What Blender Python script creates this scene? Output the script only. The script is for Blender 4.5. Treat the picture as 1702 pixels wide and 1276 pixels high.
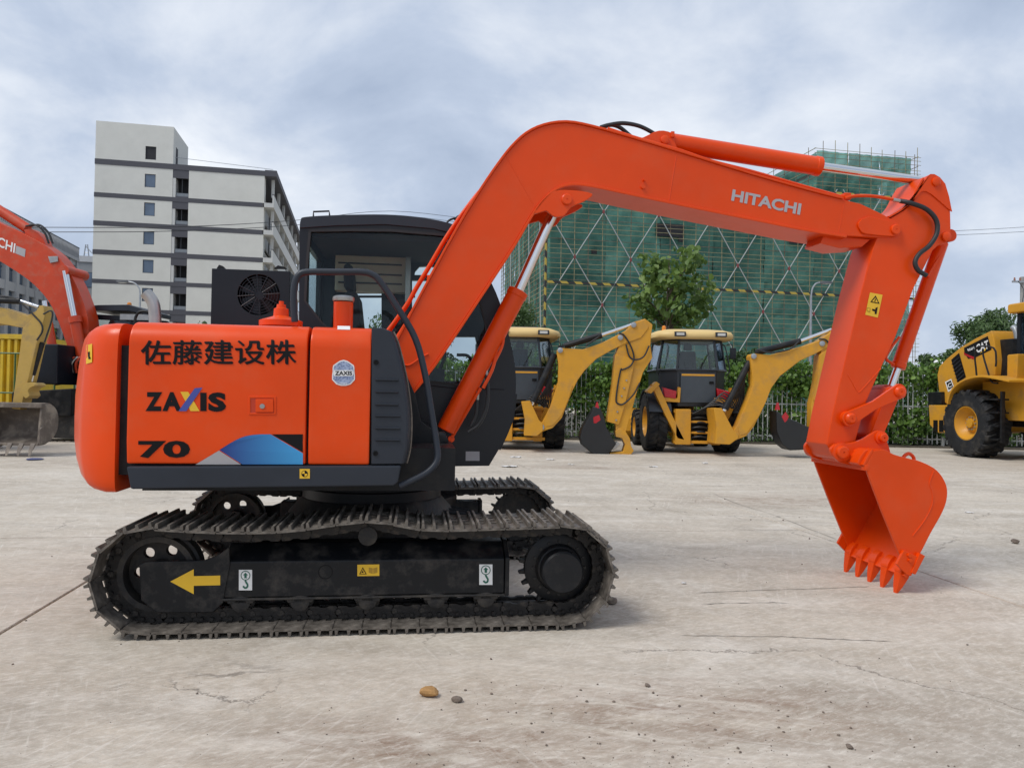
import bpy, bmesh, math, random
import numpy as np
from mathutils import Vector, Matrix, Quaternion
from mathutils.geometry import tessellate_polygon

sc = bpy.context.scene
for _o in list(bpy.data.objects):
    bpy.data.objects.remove(_o)
COL = sc.collection
R = math.radians
random.seed(7)

# ---------------------------------------------------------------- camera
FPX, CX, CY = 1240.0, 851.0, 638.0          # focal length and centre in photo pixels
CAM_H, PITCH, ROLL = 1.297, math.atan(17 / 1240), 0.0175
cam_d = bpy.data.cameras.new('camera')
cam = bpy.data.objects.new('camera', cam_d)
COL.objects.link(cam)
CAM_R = Matrix.Rotation(math.pi / 2 + PITCH, 3, 'X') @ Matrix.Rotation(ROLL, 3, 'Z')
cam.matrix_world = Matrix.Translation((0, 0, CAM_H)) @ CAM_R.to_4x4()
cam_d.sensor_width = 36.0
cam_d.lens = FPX / 1702 * 36
cam_d.clip_start = 0.05
cam_d.clip_end = 3000
sc.camera = cam

# ---------------------------------------------------------------- world, sun, exposure
SUN_EL, SUN_AZ = R(54), R(236)               # azimuth clockwise from +Y
world = bpy.data.worlds.new('World')
sc.world = world
world.use_nodes = True
wn, wl = world.node_tree.nodes, world.node_tree.links
wn.clear()


def N(nodes, t, **kw):
    n = nodes.new(t)
    for k, v in kw.items():
        if k in n.inputs:
            n.inputs[k].default_value = v
        else:
            setattr(n, k, v)
    return n


out = N(wn, 'ShaderNodeOutputWorld')
bg = N(wn, 'ShaderNodeBackground', Strength=1.0)
sky = N(wn, 'ShaderNodeTexSky', sky_type='NISHITA', sun_disc=False, sun_elevation=SUN_EL,
        sun_rotation=SUN_AZ, air_density=1.0, dust_density=2.0, ozone_density=1.5)
skys = N(wn, 'ShaderNodeMixRGB', blend_type='MULTIPLY', Fac=1.0, Color2=(.08, .08, .08, 1))
wl.new(sky.outputs[0], skys.inputs[1])
tc = N(wn, 'ShaderNodeTexCoord')
sep = N(wn, 'ShaderNodeSeparateXYZ')
wl.new(tc.outputs['Generated'], sep.inputs[0])
zz = N(wn, 'ShaderNodeMath', operation='MAXIMUM'); zz.inputs[1].default_value = 0.0
wl.new(sep.outputs['Z'], zz.inputs[0])
zd = N(wn, 'ShaderNodeMath', operation='ADD'); zd.inputs[1].default_value = 0.75
wl.new(zz.outputs[0], zd.inputs[0])
dv = N(wn, 'ShaderNodeVectorMath', operation='DIVIDE')
cmb = N(wn, 'ShaderNodeCombineXYZ')
for i in range(3):
    wl.new(zd.outputs[0], cmb.inputs[i])
wl.new(tc.outputs['Generated'], dv.inputs[0]); wl.new(cmb.outputs[0], dv.inputs[1])
mp = N(wn, 'ShaderNodeMapping'); mp.inputs['Location'].default_value = (-5, 1.3, 3)
wl.new(dv.outputs[0], mp.inputs[0])
n1 = N(wn, 'ShaderNodeTexNoise', Scale=3.6, Detail=9.0, Roughness=.57, Distortion=.25)
n2 = N(wn, 'ShaderNodeTexNoise', Scale=1.5, Detail=3.0, Roughness=.5)
wl.new(mp.outputs[0], n1.inputs['Vector']); wl.new(mp.outputs[0], n2.inputs['Vector'])
ad = N(wn, 'ShaderNodeMath', operation='MULTIPLY_ADD'); ad.inputs[1].default_value = .6
wl.new(n2.outputs[0], ad.inputs[0])
sc1 = N(wn, 'ShaderNodeMath', operation='MULTIPLY'); sc1.inputs[1].default_value = .62
wl.new(n1.outputs[0], sc1.inputs[0]); wl.new(sc1.outputs[0], ad.inputs[2])
cr = N(wn, 'ShaderNodeValToRGB')
cr.color_ramp.elements[0].position = .47; cr.color_ramp.elements[0].color = (.265, .322, .425, 1)
cr.color_ramp.elements[1].position = .78; cr.color_ramp.elements[1].color = (.65, .675, .71, 1)
e = cr.color_ramp.elements.new(.60); e.color = (.37, .427, .527, 1)
wl.new(ad.outputs[0], cr.inputs[0])
mx = N(wn, 'ShaderNodeMixRGB', Fac=.92)
wl.new(skys.outputs[0], mx.inputs[1]); wl.new(cr.outputs[0], mx.inputs[2])
wl.new(mx.outputs[0], bg.inputs[0]); wl.new(bg.outputs[0], out.inputs[0])

sun_d = bpy.data.lights.new('sun', 'SUN')
sun_d.energy = 1.5
sun_d.angle = R(22)
sun_d.color = (1, .965, .91)
sun = bpy.data.objects.new('sun', sun_d)
COL.objects.link(sun)
sd = Vector((math.sin(SUN_AZ) * math.cos(SUN_EL), math.cos(SUN_AZ) * math.cos(SUN_EL), math.sin(SUN_EL)))
sun.rotation_euler = sd.to_track_quat('Z', 'Y').to_euler()
sun.location = sd * 50

vs = sc.view_settings
sc.display_settings.display_device = 'sRGB'
vs.view_transform = 'Standard'
vs.look = 'None'
vs.exposure = 0.6
vs.gamma = 1.0
vs.use_curve_mapping = False
sc.cycles.max_bounces = 8
sc.cycles.transparent_max_bounces = 24
sc.cycles.caustics_reflective = False
sc.cycles.caustics_refractive = False

# ---------------------------------------------------------------- helpers


class Frame:
    """A place to build in: origin on the ground and a heading; pick() gives the (x, z) of a sight line on a local plane y."""
    def __init__(self, x, y, yaw, z=0.0):
        self.o = Vector((x, y, z)); self.yaw = yaw
        self.m = Matrix.Rotation(yaw, 3, 'Z')

    def pick(self, px, py, y):
        d = CAM_R @ Vector(((px - CX) / FPX, -(py - CY) / FPX, -1))
        d = self.m.transposed() @ d
        c = self.m.transposed() @ (Vector((0, 0, CAM_H)) - self.o)
        t = (y - c.y) / d.y
        p = c + d * t
        return p.x, p.z

    def poly(self, pts, y):
        return [self.pick(a, b, y) for a, b in pts]

    def p3(self, px, py, y):
        x, z = self.pick(px, py, y)
        return Vector((x, y, z))

    def root(self, name, label, cat, group=None):
        o = bpy.data.objects.new(name, None)
        COL.objects.link(o)
        o.location = self.o; o.rotation_euler = (0, 0, self.yaw)
        o.empty_display_size = .2
        return tag(o, label, cat, group)


def ground_pt(px, py, z=0.0):
    d = CAM_R @ Vector(((px - CX) / FPX, -(py - CY) / FPX, -1))
    t = (z - CAM_H) / d.z
    return Vector((d.x * t, d.y * t, z))


def at_depth(px, py, Y):
    d = CAM_R @ Vector(((px - CX) / FPX, -(py - CY) / FPX, -1))
    t = Y / d.y
    return Vector((d.x * t, Y, CAM_H + d.z * t))


def tag(o, label=None, cat=None, group=None, kind=None):
    if label: o['label'] = label
    if cat: o['category'] = cat
    if group: o['group'] = group
    if kind: o['kind'] = kind
    return o


def join(*geos):
    V, F = [], []
    for g in geos:
        if g is None: continue
        if isinstance(g, list):
            g = join(*g)
        v, f = g
        k = len(V)
        V += [tuple(p) for p in v]
        F += [tuple(i + k for i in q) for q in f]
    return V, F


def prism(poly, a0, a1, axis='y'):
    n = len(poly)
    def P(u, v, a):
        return (u, a, v) if axis == 'y' else ((a, u, v) if axis == 'x' else (u, v, a))
    V = [P(u, v, a0) for u, v in poly] + [P(u, v, a1) for u, v in poly]
    F = [tuple(range(n)), tuple(range(2 * n - 1, n - 1, -1))]
    F += [(i, (i + 1) % n, n + (i + 1) % n, n + i) for i in range(n)]
    return V, F


def holed(outer, holes, a0, a1, axis='y'):
    """plate with openings, thickness a0..a1"""
    loops = [outer] + list(holes)
    tri = tessellate_polygon([[Vector((u, v, 0)) for u, v in L] for L in loops])
    flat = [p for L in loops for p in L]
    n = len(flat)
    def P(u, v, a):
        return (u, a, v) if axis == 'y' else ((a, u, v) if axis == 'x' else (u, v, a))
    V = [P(u, v, a0) for u, v in flat] + [P(u, v, a1) for u, v in flat]
    F = [tuple(t) for t in tri] + [tuple(i + n for i in reversed(t)) for t in tri]
    k = 0
    for L in loops:
        m = len(L)
        F += [(k + i, k + (i + 1) % m, n + k + (i + 1) % m, n + k + i) for i in range(m)]
        k += m
    return V, F


def box(x0, x1, y0, y1, z0, z1):
    return prism([(x0, z0), (x1, z0), (x1, z1), (x0, z1)], y0, y1)


def basis(d):
    d = Vector(d).normalized()
    a = Vector((0, 0, 1)) if abs(d.z) < .9 else Vector((1, 0, 0))
    u = d.cross(a).normalized()
    return u, d.cross(u).normalized()


def lathe(prof, o, d, n=24, caps=True):
    """prof: (radius, distance along d)"""
    o = Vector(o); d = Vector(d).normalized(); u, w = basis(d)
    V, F = [], []
    for r, h in prof:
        for i in range(n):
            a = 2 * math.pi * i / n
            V.append(tuple(o + d * h + (u * math.cos(a) + w * math.sin(a)) * r))
    for k in range(len(prof) - 1):
        for i in range(n):
            F.append((k * n + i, k * n + (i + 1) % n, (k + 1) * n + (i + 1) % n, (k + 1) * n + i))
    if caps:
        F.append(tuple(range(n))); F.append(tuple(range(len(prof) * n - 1, (len(prof) - 1) * n - 1, -1)))
    return V, F


def cyl(a, b, r, r2=None, n=20):
    a, b = Vector(a), Vector(b)
    return lathe([(r, 0), (r if r2 is None else r2, (b - a).length)], a, b - a, n)


def curve(pts, k=6):
    """Catmull-Rom through the points"""
    P = [Vector(p) for p in pts]
    if len(P) < 3: return P
    P = [P[0] * 2 - P[1]] + P + [P[-1] * 2 - P[-2]]
    o = []
    for i in range(1, len(P) - 2):
        for j in range(k):
            t = j / k
            a, b, c, d = P[i - 1], P[i], P[i + 1], P[i + 2]
            o.append(.5 * ((2 * b) + (c - a) * t + (2 * a - 5 * b + 4 * c - d) * t * t + (3 * b - a - 3 * c + d) * t ** 3))
    o.append(P[-2])
    return o


def curve2(pts, k=5):
    return [(p.x, p.y) for p in curve([(a, b, 0) for a, b in pts], k)]


def tube(pts, r, n=10, smooth=6):
    P = curve(pts, smooth) if smooth else [Vector(p) for p in pts]
    V, F = [], []
    u = None
    for i, p in enumerate(P):
        t = (P[min(i + 1, len(P) - 1)] - P[max(i - 1, 0)]).normalized()
        if u is None: u, _ = basis(t)
        u = (u - t * u.dot(t)).normalized()
        w = t.cross(u)
        rr = r[min(i, len(r) - 1)] if isinstance(r, (list, tuple)) else r
        for j in range(n):
            a = 2 * math.pi * j / n
            V.append(tuple(p + (u * math.cos(a) + w * math.sin(a)) * rr))
    for k in range(len(P) - 1):
        for j in range(n):
            F.append((k * n + j, k * n + (j + 1) % n, (k + 1) * n + (j + 1) % n, (k + 1) * n + j))
    F.append(tuple(range(n))); F.append(tuple(range(len(P) * n - 1, (len(P) - 1) * n - 1, -1)))
    return V, F


def loft(rings, caps=True):
    n = len(rings[0]); V = [tuple(p) for r in rings for p in r]; F = []
    for k in range(len(rings) - 1):
        for i in range(n):
            F.append((k * n + i, k * n + (i + 1) % n, (k + 1) * n + (i + 1) % n, (k + 1) * n + i))
    if caps:
        F.append(tuple(range(n))); F.append(tuple(range(len(rings) * n - 1, (len(rings) - 1) * n - 1, -1)))
    return V, F


def offset_line(pts, d):
    o = []
    for i, p in enumerate(pts):
        a = Vector(pts[max(i - 1, 0)]); b = Vector(pts[min(i + 1, len(pts) - 1)])
        t = (b - a).normalized()
        o.append((p[0] - t.y * d, p[1] + t.x * d))
    return o


def strip(pts, d, y0, y1):
    """plate following a line in the xz plane, thickness d, width y0..y1"""
    q = offset_line(pts, d); n = len(pts)
    V = []
    for i in range(n):
        for (u, v) in (pts[i], q[i]):
            V.append((u, y0, v)); V.append((u, y1, v))
    F = [(0, 1, 3, 2), (4 * n - 4, 4 * n - 2, 4 * n - 1, 4 * n - 3)]
    for i in range(n - 1):
        a, b = 4 * i, 4 * i + 4
        F += [(a, b, b + 1, a + 1), (a + 2, a + 3, b + 3, b + 2), (a, a + 2, b + 2, b), (a + 1, b + 1, b + 3, a + 3)]
    return V, F


def mesh(name, geo, bevel=0.0, seg=2, smooth=38, minang=28):
    V, F = join(geo) if isinstance(geo, list) else geo
    me = bpy.data.meshes.new(name)
    me.from_pydata([tuple(v) for v in V], [], [tuple(f) for f in F])
    bm = bmesh.new(); bm.from_mesh(me)
    bmesh.ops.recalc_face_normals(bm, faces=bm.faces)
    if bevel:
        es = [e for e in bm.edges if len(e.link_faces) == 2 and e.calc_face_angle(0) > R(minang)]
        bmesh.ops.bevel(bm, geom=es, offset=bevel, segments=seg, profile=.5, affect='EDGES', clamp_overlap=True)
    for f in bm.faces: f.smooth = True
    bm.to_mesh(me); bm.free()
    me.set_sharp_from_angle(angle=R(smooth))
    return me


def build(name, geo, m, parent=None, bevel=0.0, seg=2, smooth=38, **tags):
    me = mesh(name, geo, bevel, seg, smooth)
    o = link(name, me, m, parent, **tags)
    if bevel:
        w = o.modifiers.new('weighted_normals', 'WEIGHTED_NORMAL'); w.keep_sharp = True; w.weight = 80
    return o


def link(name, me, m=None, parent=None, loc=None, rot=None, **tags):
    if m is not None and not me.materials: me.materials.append(m)
    o = bpy.data.objects.new(name, me)
    COL.objects.link(o)
    if parent is not None: o.parent = parent
    if loc is not None: o.location = loc
    if rot is not None: o.rotation_euler = rot
    return tag(o, **tags)


_tx = {}


def text2d(body, bold=0.0):
    """outline of a line of lettering, scaled to the unit square"""
    if (body, bold) in _tx: return _tx[(body, bold)]
    c = bpy.data.curves.new('lettering', 'FONT'); c.body = body; c.offset = bold; c.resolution_u = 3
    o = bpy.data.objects.new('lettering', c); COL.objects.link(o)
    bpy.context.view_layer.update()
    ev = o.evaluated_get(bpy.context.evaluated_depsgraph_get())
    me = ev.to_mesh()
    v = np.array([p.co[:2] for p in me.vertices]); f = [tuple(p.vertices) for p in me.polygons]
    ev.to_mesh_clear()
    bpy.data.objects.remove(o); bpy.data.curves.remove(c)
    v = (v - v.min(0)) / (v.max(0) - v.min(0))
    _tx[(body, bold)] = (v, f)
    return v, f


def flat(name, V, F, m, parent):
    me = bpy.data.meshes.new(name)
    me.from_pydata([tuple(v) for v in V], [], F)
    bm = bmesh.new(); bm.from_mesh(me)
    bmesh.ops.recalc_face_normals(bm, faces=bm.faces)
    bm.to_mesh(me); bm.free()
    return link(name, me, m, parent)


def letters(name, body, bl, br, tl, mp3, m, parent, bold=0.0):
    """flat lettering: photo corners bottom-left, bottom-right, top-left; mp3 maps a sight line to the surface"""
    v, f = text2d(body, bold)
    V = []
    for a, b in v:
        V.append(mp3(bl[0] + a * (br[0] - bl[0]) + b * (tl[0] - bl[0]), bl[1] + a * (br[1] - bl[1]) + b * (tl[1] - bl[1])))
    return flat(name, V, f, m, parent)


def decal(name, pts, mp3, m, parent):
    V = [mp3(a, b) for a, b in pts]
    tri = tessellate_polygon([[Vector((a, b, 0)) for a, b in pts]])
    return flat(name, V, [tuple(t) for t in tri], m, parent)


def circ(cx, cy, r, n=20, ry=None):
    return [(cx + r * math.cos(2 * math.pi * i / n), cy + (ry or r) * math.sin(2 * math.pi * i / n)) for i in range(n)]


# ---------------------------------------------------------------- materials
_m = {}


def material(name):
    m = bpy.data.materials.new(name); m.use_nodes = True
    m.node_tree.nodes.clear()
    return m, m.node_tree.nodes, m.node_tree.links


def paint(name, col, rough=.4, metal=0.0, var=.08, scale=6.0, coat=0.0, bump=0.0, bscale=80.0, dirt=None, damt=.4, dscale=4.0,
          dlo=.5, dhi=.65, spec=.5):
    """painted / cast / plastic surface: colour with slight mottling, optional dirt in patches, fine relief"""
    if name in _m: return _m[name]
    m, n, l = material(name)
    o = N(n, 'ShaderNodeOutputMaterial'); b = N(n, 'ShaderNodeBsdfPrincipled', Roughness=rough, Metallic=metal)
    b.inputs['Coat Weight'].default_value = coat; b.inputs['Coat Roughness'].default_value = .12
    b.inputs['Specular IOR Level'].default_value = spec
    l.new(b.outputs[0], o.inputs[0])
    t = N(n, 'ShaderNodeTexCoord')
    ns = N(n, 'ShaderNodeTexNoise', Scale=scale, Detail=5.0, Roughness=.6)
    l.new(t.outputs['Object'], ns.inputs['Vector'])
    r = N(n, 'ShaderNodeValToRGB')
    r.color_ramp.elements[0].position = .3; r.color_ramp.elements[1].position = .7
    r.color_ramp.elements[0].color = tuple(c * (1 - var) for c in col) + (1,)
    r.color_ramp.elements[1].color = tuple(min(1, c * (1 + var)) for c in col) + (1,)
    l.new(ns.outputs[0], r.inputs[0])
    src = r.outputs[0]
    rm = N(n, 'ShaderNodeMapRange'); rm.inputs['To Min'].default_value = max(.05, rough - .07); rm.inputs['To Max'].default_value = min(1, rough + .1)
    l.new(ns.outputs[0], rm.inputs[0])
    rsrc = rm.outputs[0]
    if dirt:
        nd = N(n, 'ShaderNodeTexNoise', Scale=dscale, Detail=8.0, Roughness=.68)
        l.new(t.outputs['Object'], nd.inputs['Vector'])
        dm = N(n, 'ShaderNodeMapRange'); dm.inputs['From Min'].default_value = dlo; dm.inputs['From Max'].default_value = dhi
        dm.inputs['To Max'].default_value = damt
        l.new(nd.outputs[0], dm.inputs[0])
        mx = N(n, 'ShaderNodeMixRGB', Color2=dirt + (1,))
        l.new(dm.outputs[0], mx.inputs[0]); l.new(src, mx.inputs[1]); src = mx.outputs[0]
        rr = N(n, 'ShaderNodeMixRGB', Color2=(.9, .9, .9, 1))
        l.new(dm.outputs[0], rr.inputs[0]); l.new(rsrc, rr.inputs[1]); rsrc = rr.outputs[0]
    l.new(src, b.inputs['Base Color']); l.new(rsrc, b.inputs['Roughness'])
    if bump:
        nb = N(n, 'ShaderNodeTexNoise', Scale=bscale, Detail=4.0)
        l.new(t.outputs['Object'], nb.inputs['Vector'])
        bp = N(n, 'ShaderNodeBump', Strength=bump, Distance=.01)
        l.new(nb.outputs[0], bp.inputs['Height']); l.new(bp.outputs[0], b.inputs['Normal'])
    _m[name] = m
    return m


def glass_mat(name, tint, refl=1.0, rough=.02):
    if name in _m: return _m[name]
    m, n, l = material(name)
    o = N(n, 'ShaderNodeOutputMaterial'); t = N(n, 'ShaderNodeBsdfTransparent', Color=tint + (1,))
    g = N(n, 'ShaderNodeBsdfGlossy', Roughness=rough, Color=(.9, .95, 1, 1)); fr = N(n, 'ShaderNodeFresnel', IOR=1.5)
    ns = N(n, 'ShaderNodeTexNoise', Scale=3.0); mu = N(n, 'ShaderNodeMath', operation='MULTIPLY'); mu.inputs[1].default_value = refl
    mr = N(n, 'ShaderNodeMapRange'); mr.inputs['To Min'].default_value = rough; mr.inputs['To Max'].default_value = rough + .04
    l.new(ns.outputs[0], mr.inputs[0]); l.new(mr.outputs[0], g.inputs['Roughness'])
    l.new(fr.outputs[0], mu.inputs[0])
    x = N(n, 'ShaderNodeMixShader')
    l.new(mu.outputs[0], x.inputs[0]); l.new(t.outputs[0], x.inputs[1]); l.new(g.outputs[0], x.inputs[2]); l.new(x.outputs[0], o.inputs[0])
    _m[name] = m
    return m


def leaf_mat(name, c0, c1, trans=.35):
    m, n, l = material(name)
    o = N(n, 'ShaderNodeOutputMaterial'); b = N(n, 'ShaderNodeBsdfPrincipled', Roughness=.5); tr = N(n, 'ShaderNodeBsdfTranslucent')
    at = N(n, 'ShaderNodeAttribute', attribute_name='tone')
    r = N(n, 'ShaderNodeValToRGB'); r.color_ramp.elements[0].color = c0 + (1,); r.color_ramp.elements[1].color = c1 + (1,)
    l.new(at.outputs['Fac'], r.inputs[0]); l.new(r.outputs[0], b.inputs['Base Color']); l.new(r.outputs[0], tr.inputs['Color'])
    x = N(n, 'ShaderNodeMixShader', Fac=trans)
    l.new(b.outputs[0], x.inputs[1]); l.new(tr.outputs[0], x.inputs[2]); l.new(x.outputs[0], o.inputs[0])
    return m


ORANGE = paint('orange_paint', (.74, .062, .002), rough=.33, var=.08, scale=1.6, coat=.06, bump=.035, bscale=9, spec=.26, dirt=(.55, .16, .08), damt=.22, dscale=3.0, dlo=.5, dhi=.8)
ORANGE_IN = paint('dark_orange_paint', (.50, .036, .006), rough=.5, var=.1, scale=5, bump=.05, bscale=30)  # darker orange for the handle recess and the link pins
ORANGE_OLD = paint('orange_paint_second_machine', (.56, .05, .008), rough=.42, var=.08, scale=3, dirt=(.3, .2, .14), damt=.25)
GREY = paint('charcoal_plastic', (.022, .027, .037), spec=.35, rough=.42, var=.1, scale=4, bump=.03, bscale=120)
BLACK = paint('black_paint', (.009, .010, .012), spec=.3, rough=.42, var=.2, scale=6, dirt=(.06, .052, .044), damt=.35, dscale=5)
BLACKCAB = paint('cab_black_paint', (.009, .011, .016), spec=.35, rough=.33, var=.15, scale=3, coat=.05)
FRAME_BLK = paint('black_frame_paint_dusty', (.007, .008, .010), spec=.3, rough=.42, var=.2, scale=5, dirt=(.11, .095, .08), damt=.6, dscale=5, dlo=.5, dhi=.72, bump=.05)
MUDDY = paint('muddy_black_steel', (.016, .015, .015), rough=.6, var=.3, scale=8, dirt=(.10, .085, .068), damt=.75, dscale=7, dlo=.45, dhi=.7, bump=.25, bscale=60)
SHOE = paint('worn_track_steel', (.095, .082, .07), rough=.45, metal=.4, var=.3, scale=9, dirt=(.31, .275, .235), damt=.8, dscale=7, dlo=.40, dhi=.68, bump=.25, bscale=70)
LINK = paint('oily_chain_steel', (.02, .018, .017), rough=.5, metal=.3, var=.3, scale=12, dirt=(.12, .1, .08), damt=.6, dscale=14, bump=.2, bscale=80)
CHROME = paint('chrome_rod', (.72, .72, .72), rough=.12, metal=1.0, var=.03, scale=20)
STEEL = paint('bare_steel', (.42, .41, .39), rough=.34, metal=.9, var=.1, scale=12)
RUBBER = paint('black_rubber_hose', (.016, .017, .019), rough=.55, var=.2, scale=20)
TYRE = paint('tyre_rubber', (.016, .017, .019), spec=.3, rough=.75, var=.25, scale=5, dirt=(.10, .09, .075), damt=.5, dscale=3, bump=.2, bscale=30)
CATY = paint('machine_yellow_paint', (.61, .295, .026), rough=.42, var=.06, scale=2, coat=.08, spec=.3, dirt=(.30, .19, .09), damt=.4, dscale=2.2)
CATROOF = paint('cream_yellow_roof', (.66, .47, .19), rough=.5, var=.05, scale=3)
YELLOW_OLD = paint('faded_yellow_paint', (.48, .31, .07), rough=.55, var=.12, scale=3, dirt=(.2, .15, .1), damt=.5, dscale=3)
BUCKET_OLD = paint('worn_bucket_steel', (.15, .122, .10), rough=.6, metal=.15, var=.3, scale=4, dirt=(.34, .29, .23), damt=.7, dscale=4, bump=.3, bscale=20)
INK = paint('black_print', (.006, .006, .007), spec=.2, rough=.5, var=.1)
WHITE = paint('white_print', (.78, .78, .77), rough=.45, var=.03)
SILVER = paint('silver_print', (.40, .39, .40), rough=.4, var=.05)
YEL = paint('yellow_print', (.78, .47, .025), rough=.45, var=.05)
BLUEP = paint('blue_print', (.055, .075, .32), rough=.45, var=.05)
GREENP = paint('green_print', (.01, .11, .07), rough=.45, var=.05)
RED = paint('red_lens', (.42, .012, .02), rough=.25, var=.1)
AMBER = paint('amber_lens', (.75, .25, .02), rough=.3, var=.05)
LAMPG = paint('lamp_glass', (.55, .55, .52), rough=.15, var=.1)
CREAM = paint('cream_plastic', (.66, .63, .47), rough=.5, var=.06)
FABRIC = paint('seat_fabric', (.02, .021, .024), rough=.85, var=.2, scale=30)
GLASS = glass_mat('cab_glass', (.85, .90, .89), .35)
GLASSD = glass_mat('tinted_glass', (.80, .86, .87), .9)
GALV = paint('galvanised_steel', (.36, .38, .40), rough=.45, metal=.6, var=.1, scale=8)
BARK = paint('bark', (.13, .10, .075), rough=.9, var=.3, scale=12, bump=.5, bscale=25)


def ray_on(f, obj, off=.002):
    """maps a sight line to the point where it meets a built part (frame coordinates), lifted by off"""
    from mathutils.bvhtree import BVHTree
    me = obj.data
    t = BVHTree.FromPolygons([v.co for v in me.vertices], [p.vertices for p in me.polygons])
    o = f.m.transposed() @ (Vector((0, 0, CAM_H)) - f.o)

    def g(px, py):
        d = f.m.transposed() @ (CAM_R @ Vector(((px - CX) / FPX, -(py - CY) / FPX, -1)))
        h, n, i, r = t.ray_cast(o, d.normalized())
        return h - d.normalized() * off if h else o + d
    return g


def surface_y(f, y0):
    return lambda px, py: f.p3(px, py, y0)

# ---------------------------------------------------------------- ground


def concrete(name, dark=1.0):
    m, n, l = material(name)
    o = N(n, 'ShaderNodeOutputMaterial'); b = N(n, 'ShaderNodeBsdfPrincipled', Roughness=.85)
    l.new(b.outputs[0], o.inputs[0])
    g = N(n, 'ShaderNodeNewGeometry')

    def noise(scale, detail=6.0, rough=.6, rot=None, sc_=None, dist=0.0, loc=None):
        nn = N(n, 'ShaderNodeTexNoise', Scale=scale, Detail=detail, Roughness=rough, Distortion=dist)
        src = g.outputs['Position']
        if rot is not None:
            mr = N(n, 'ShaderNodeMapping'); mr.inputs['Rotation'].default_value = (0, 0, R(rot))
            l.new(src, mr.inputs[0]); src = mr.outputs[0]
        mp_ = N(n, 'ShaderNodeMapping')
        if sc_: mp_.inputs['Scale'].default_value = sc_
        if loc: mp_.inputs['Location'].default_value = loc
        l.new(src, mp_.inputs[0]); l.new(mp_.outputs[0], nn.inputs['Vector'])
        return nn.outputs[0]

    def rng(s, a, b_, lo=0.0, hi=1.0):
        r = N(n, 'ShaderNodeMapRange')
        for k, v in zip(('From Min', 'From Max', 'To Min', 'To Max'), (a, b_, lo, hi)): r.inputs[k].default_value = v
        l.new(s, r.inputs[0]); return r.outputs[0]

    def mul(a, b_):
        k = N(n, 'ShaderNodeMath', operation='MULTIPLY'); l.new(a, k.inputs[0])
        if isinstance(b_, float): k.inputs[1].default_value = b_
        else: l.new(b_, k.inputs[1])
        return k.outputs[0]

    def mix(fac, c1, c2):
        x = N(n, 'ShaderNodeMixRGB'); l.new(fac, x.inputs[0])
        for i, c in ((1, c1), (2, c2)):
            if isinstance(c, tuple): x.inputs[i].default_value = c + (1,)
            else: l.new(c, x.inputs[i])
        return x.outputs[0]

    base = mix(rng(noise(.45, 7.0, .62), .33, .68), (.39 * dark, .338 * dark, .278 * dark), (.53 * dark, .475 * dark, .405 * dark))
    base = mix(rng(noise(1.7, 8.0, .7, dist=.6), .40, .75, 0, .55), base, (.54 * dark, .50 * dark, .45 * dark))
    # long soft smears left by tracks and washing
    base = mix(rng(noise(1.0, 5.0, .6, 12, (.35, 2.6, 1)), .50, .72, 0, .62), base, (.30 * dark, .265 * dark, .225 * dark))
    base = mix(rng(noise(1.0, 5.0, .6, -8, (.5, 3.4, 1), loc=(9, 4, 0)), .50, .72, 0, .7), base, (.62 * dark, .58 * dark, .53 * dark))
    # broad damp stains and scuffed lighter fields
    base = mix(rng(noise(.62, 6.0, .66, loc=(11, 6, 0), dist=.8), .50, .64, 0, .55), base, (.285 * dark, .25 * dark, .212 * dark))
    base = mix(rng(noise(.8, 7.0, .7, loc=(2, 14, 0), dist=.6), .54, .68, 0, .6), base, (.64 * dark, .61 * dark, .57 * dark))
    # mottling at hand size
    base = mix(rng(noise(6.5, 9.0, .74), .42, .72, 0, .55), base, (.30 * dark, .265 * dark, .22 * dark))
    base = mix(rng(noise(11.0, 8.0, .74, loc=(3, 3, 0)), .48, .74, 0, .6), base, (.60 * dark, .565 * dark, .52 * dark))
    # red-brown soil dropped where machines turned
    def blob(cx_, cy_, rx_, ry_):
        s = N(n, 'ShaderNodeVectorMath', operation='SUBTRACT'); l.new(g.outputs['Position'], s.inputs[0]); s.inputs[1].default_value = (cx_, cy_, 0)
        k = N(n, 'ShaderNodeVectorMath', operation='MULTIPLY'); l.new(s.outputs[0], k.inputs[0]); k.inputs[1].default_value = (1 / rx_, 1 / ry_, 0)
        q = N(n, 'ShaderNodeVectorMath', operation='LENGTH'); l.new(k.outputs[0], q.inputs[0])
        return rng(q.outputs['Value'], 1.0, .25)
    def mx_(a, b_):
        k = N(n, 'ShaderNodeMath', operation='MAXIMUM'); l.new(a, k.inputs[0]); l.new(b_, k.inputs[1]); return k.outputs[0]
    area = mx_(mx_(blob(.75, 3.05, 1.3, .55), blob(-.2, 2.75, 1.2, .4)), mx_(blob(3.6, 9.5, 2.2, .9), mx_(blob(1.2, 13.5, 1.6, .5), blob(-6.2, 12.6, 2.5, .7))))
    soil = mul(area, rng(noise(4.2, 9.0, .75, 5, (.7, 1.9, 1), .8), .40, .66))
    base = mix(mul(soil, .95), base, (.20, .128, .085))
    # pale scratches from steel tracks, two headings
    patch = rng(noise(.9, 4.0, .6, loc=(7, 1, 0)), .44, .62)
    s1 = mul(rng(noise(1.0, 4.0, .6, 62, (1.9, 34.0, 1), .15), .56, .70), patch)
    s2 = mul(rng(noise(1.0, 3.0, .6, 108, (2.0, 38.0, 1), .2, (3, 8, 0)), .57, .70), rng(noise(.8, 4.0, .6, loc=(1, 9, 0)), .46, .62))
    s3 = mul(rng(noise(1.0, 3.0, .6, 15, (2.0, 36.0, 1), .2, (5, 2, 0)), .57, .70), rng(noise(.7, 4.0, .6, loc=(4, 3, 0)), .48, .62))
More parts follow.
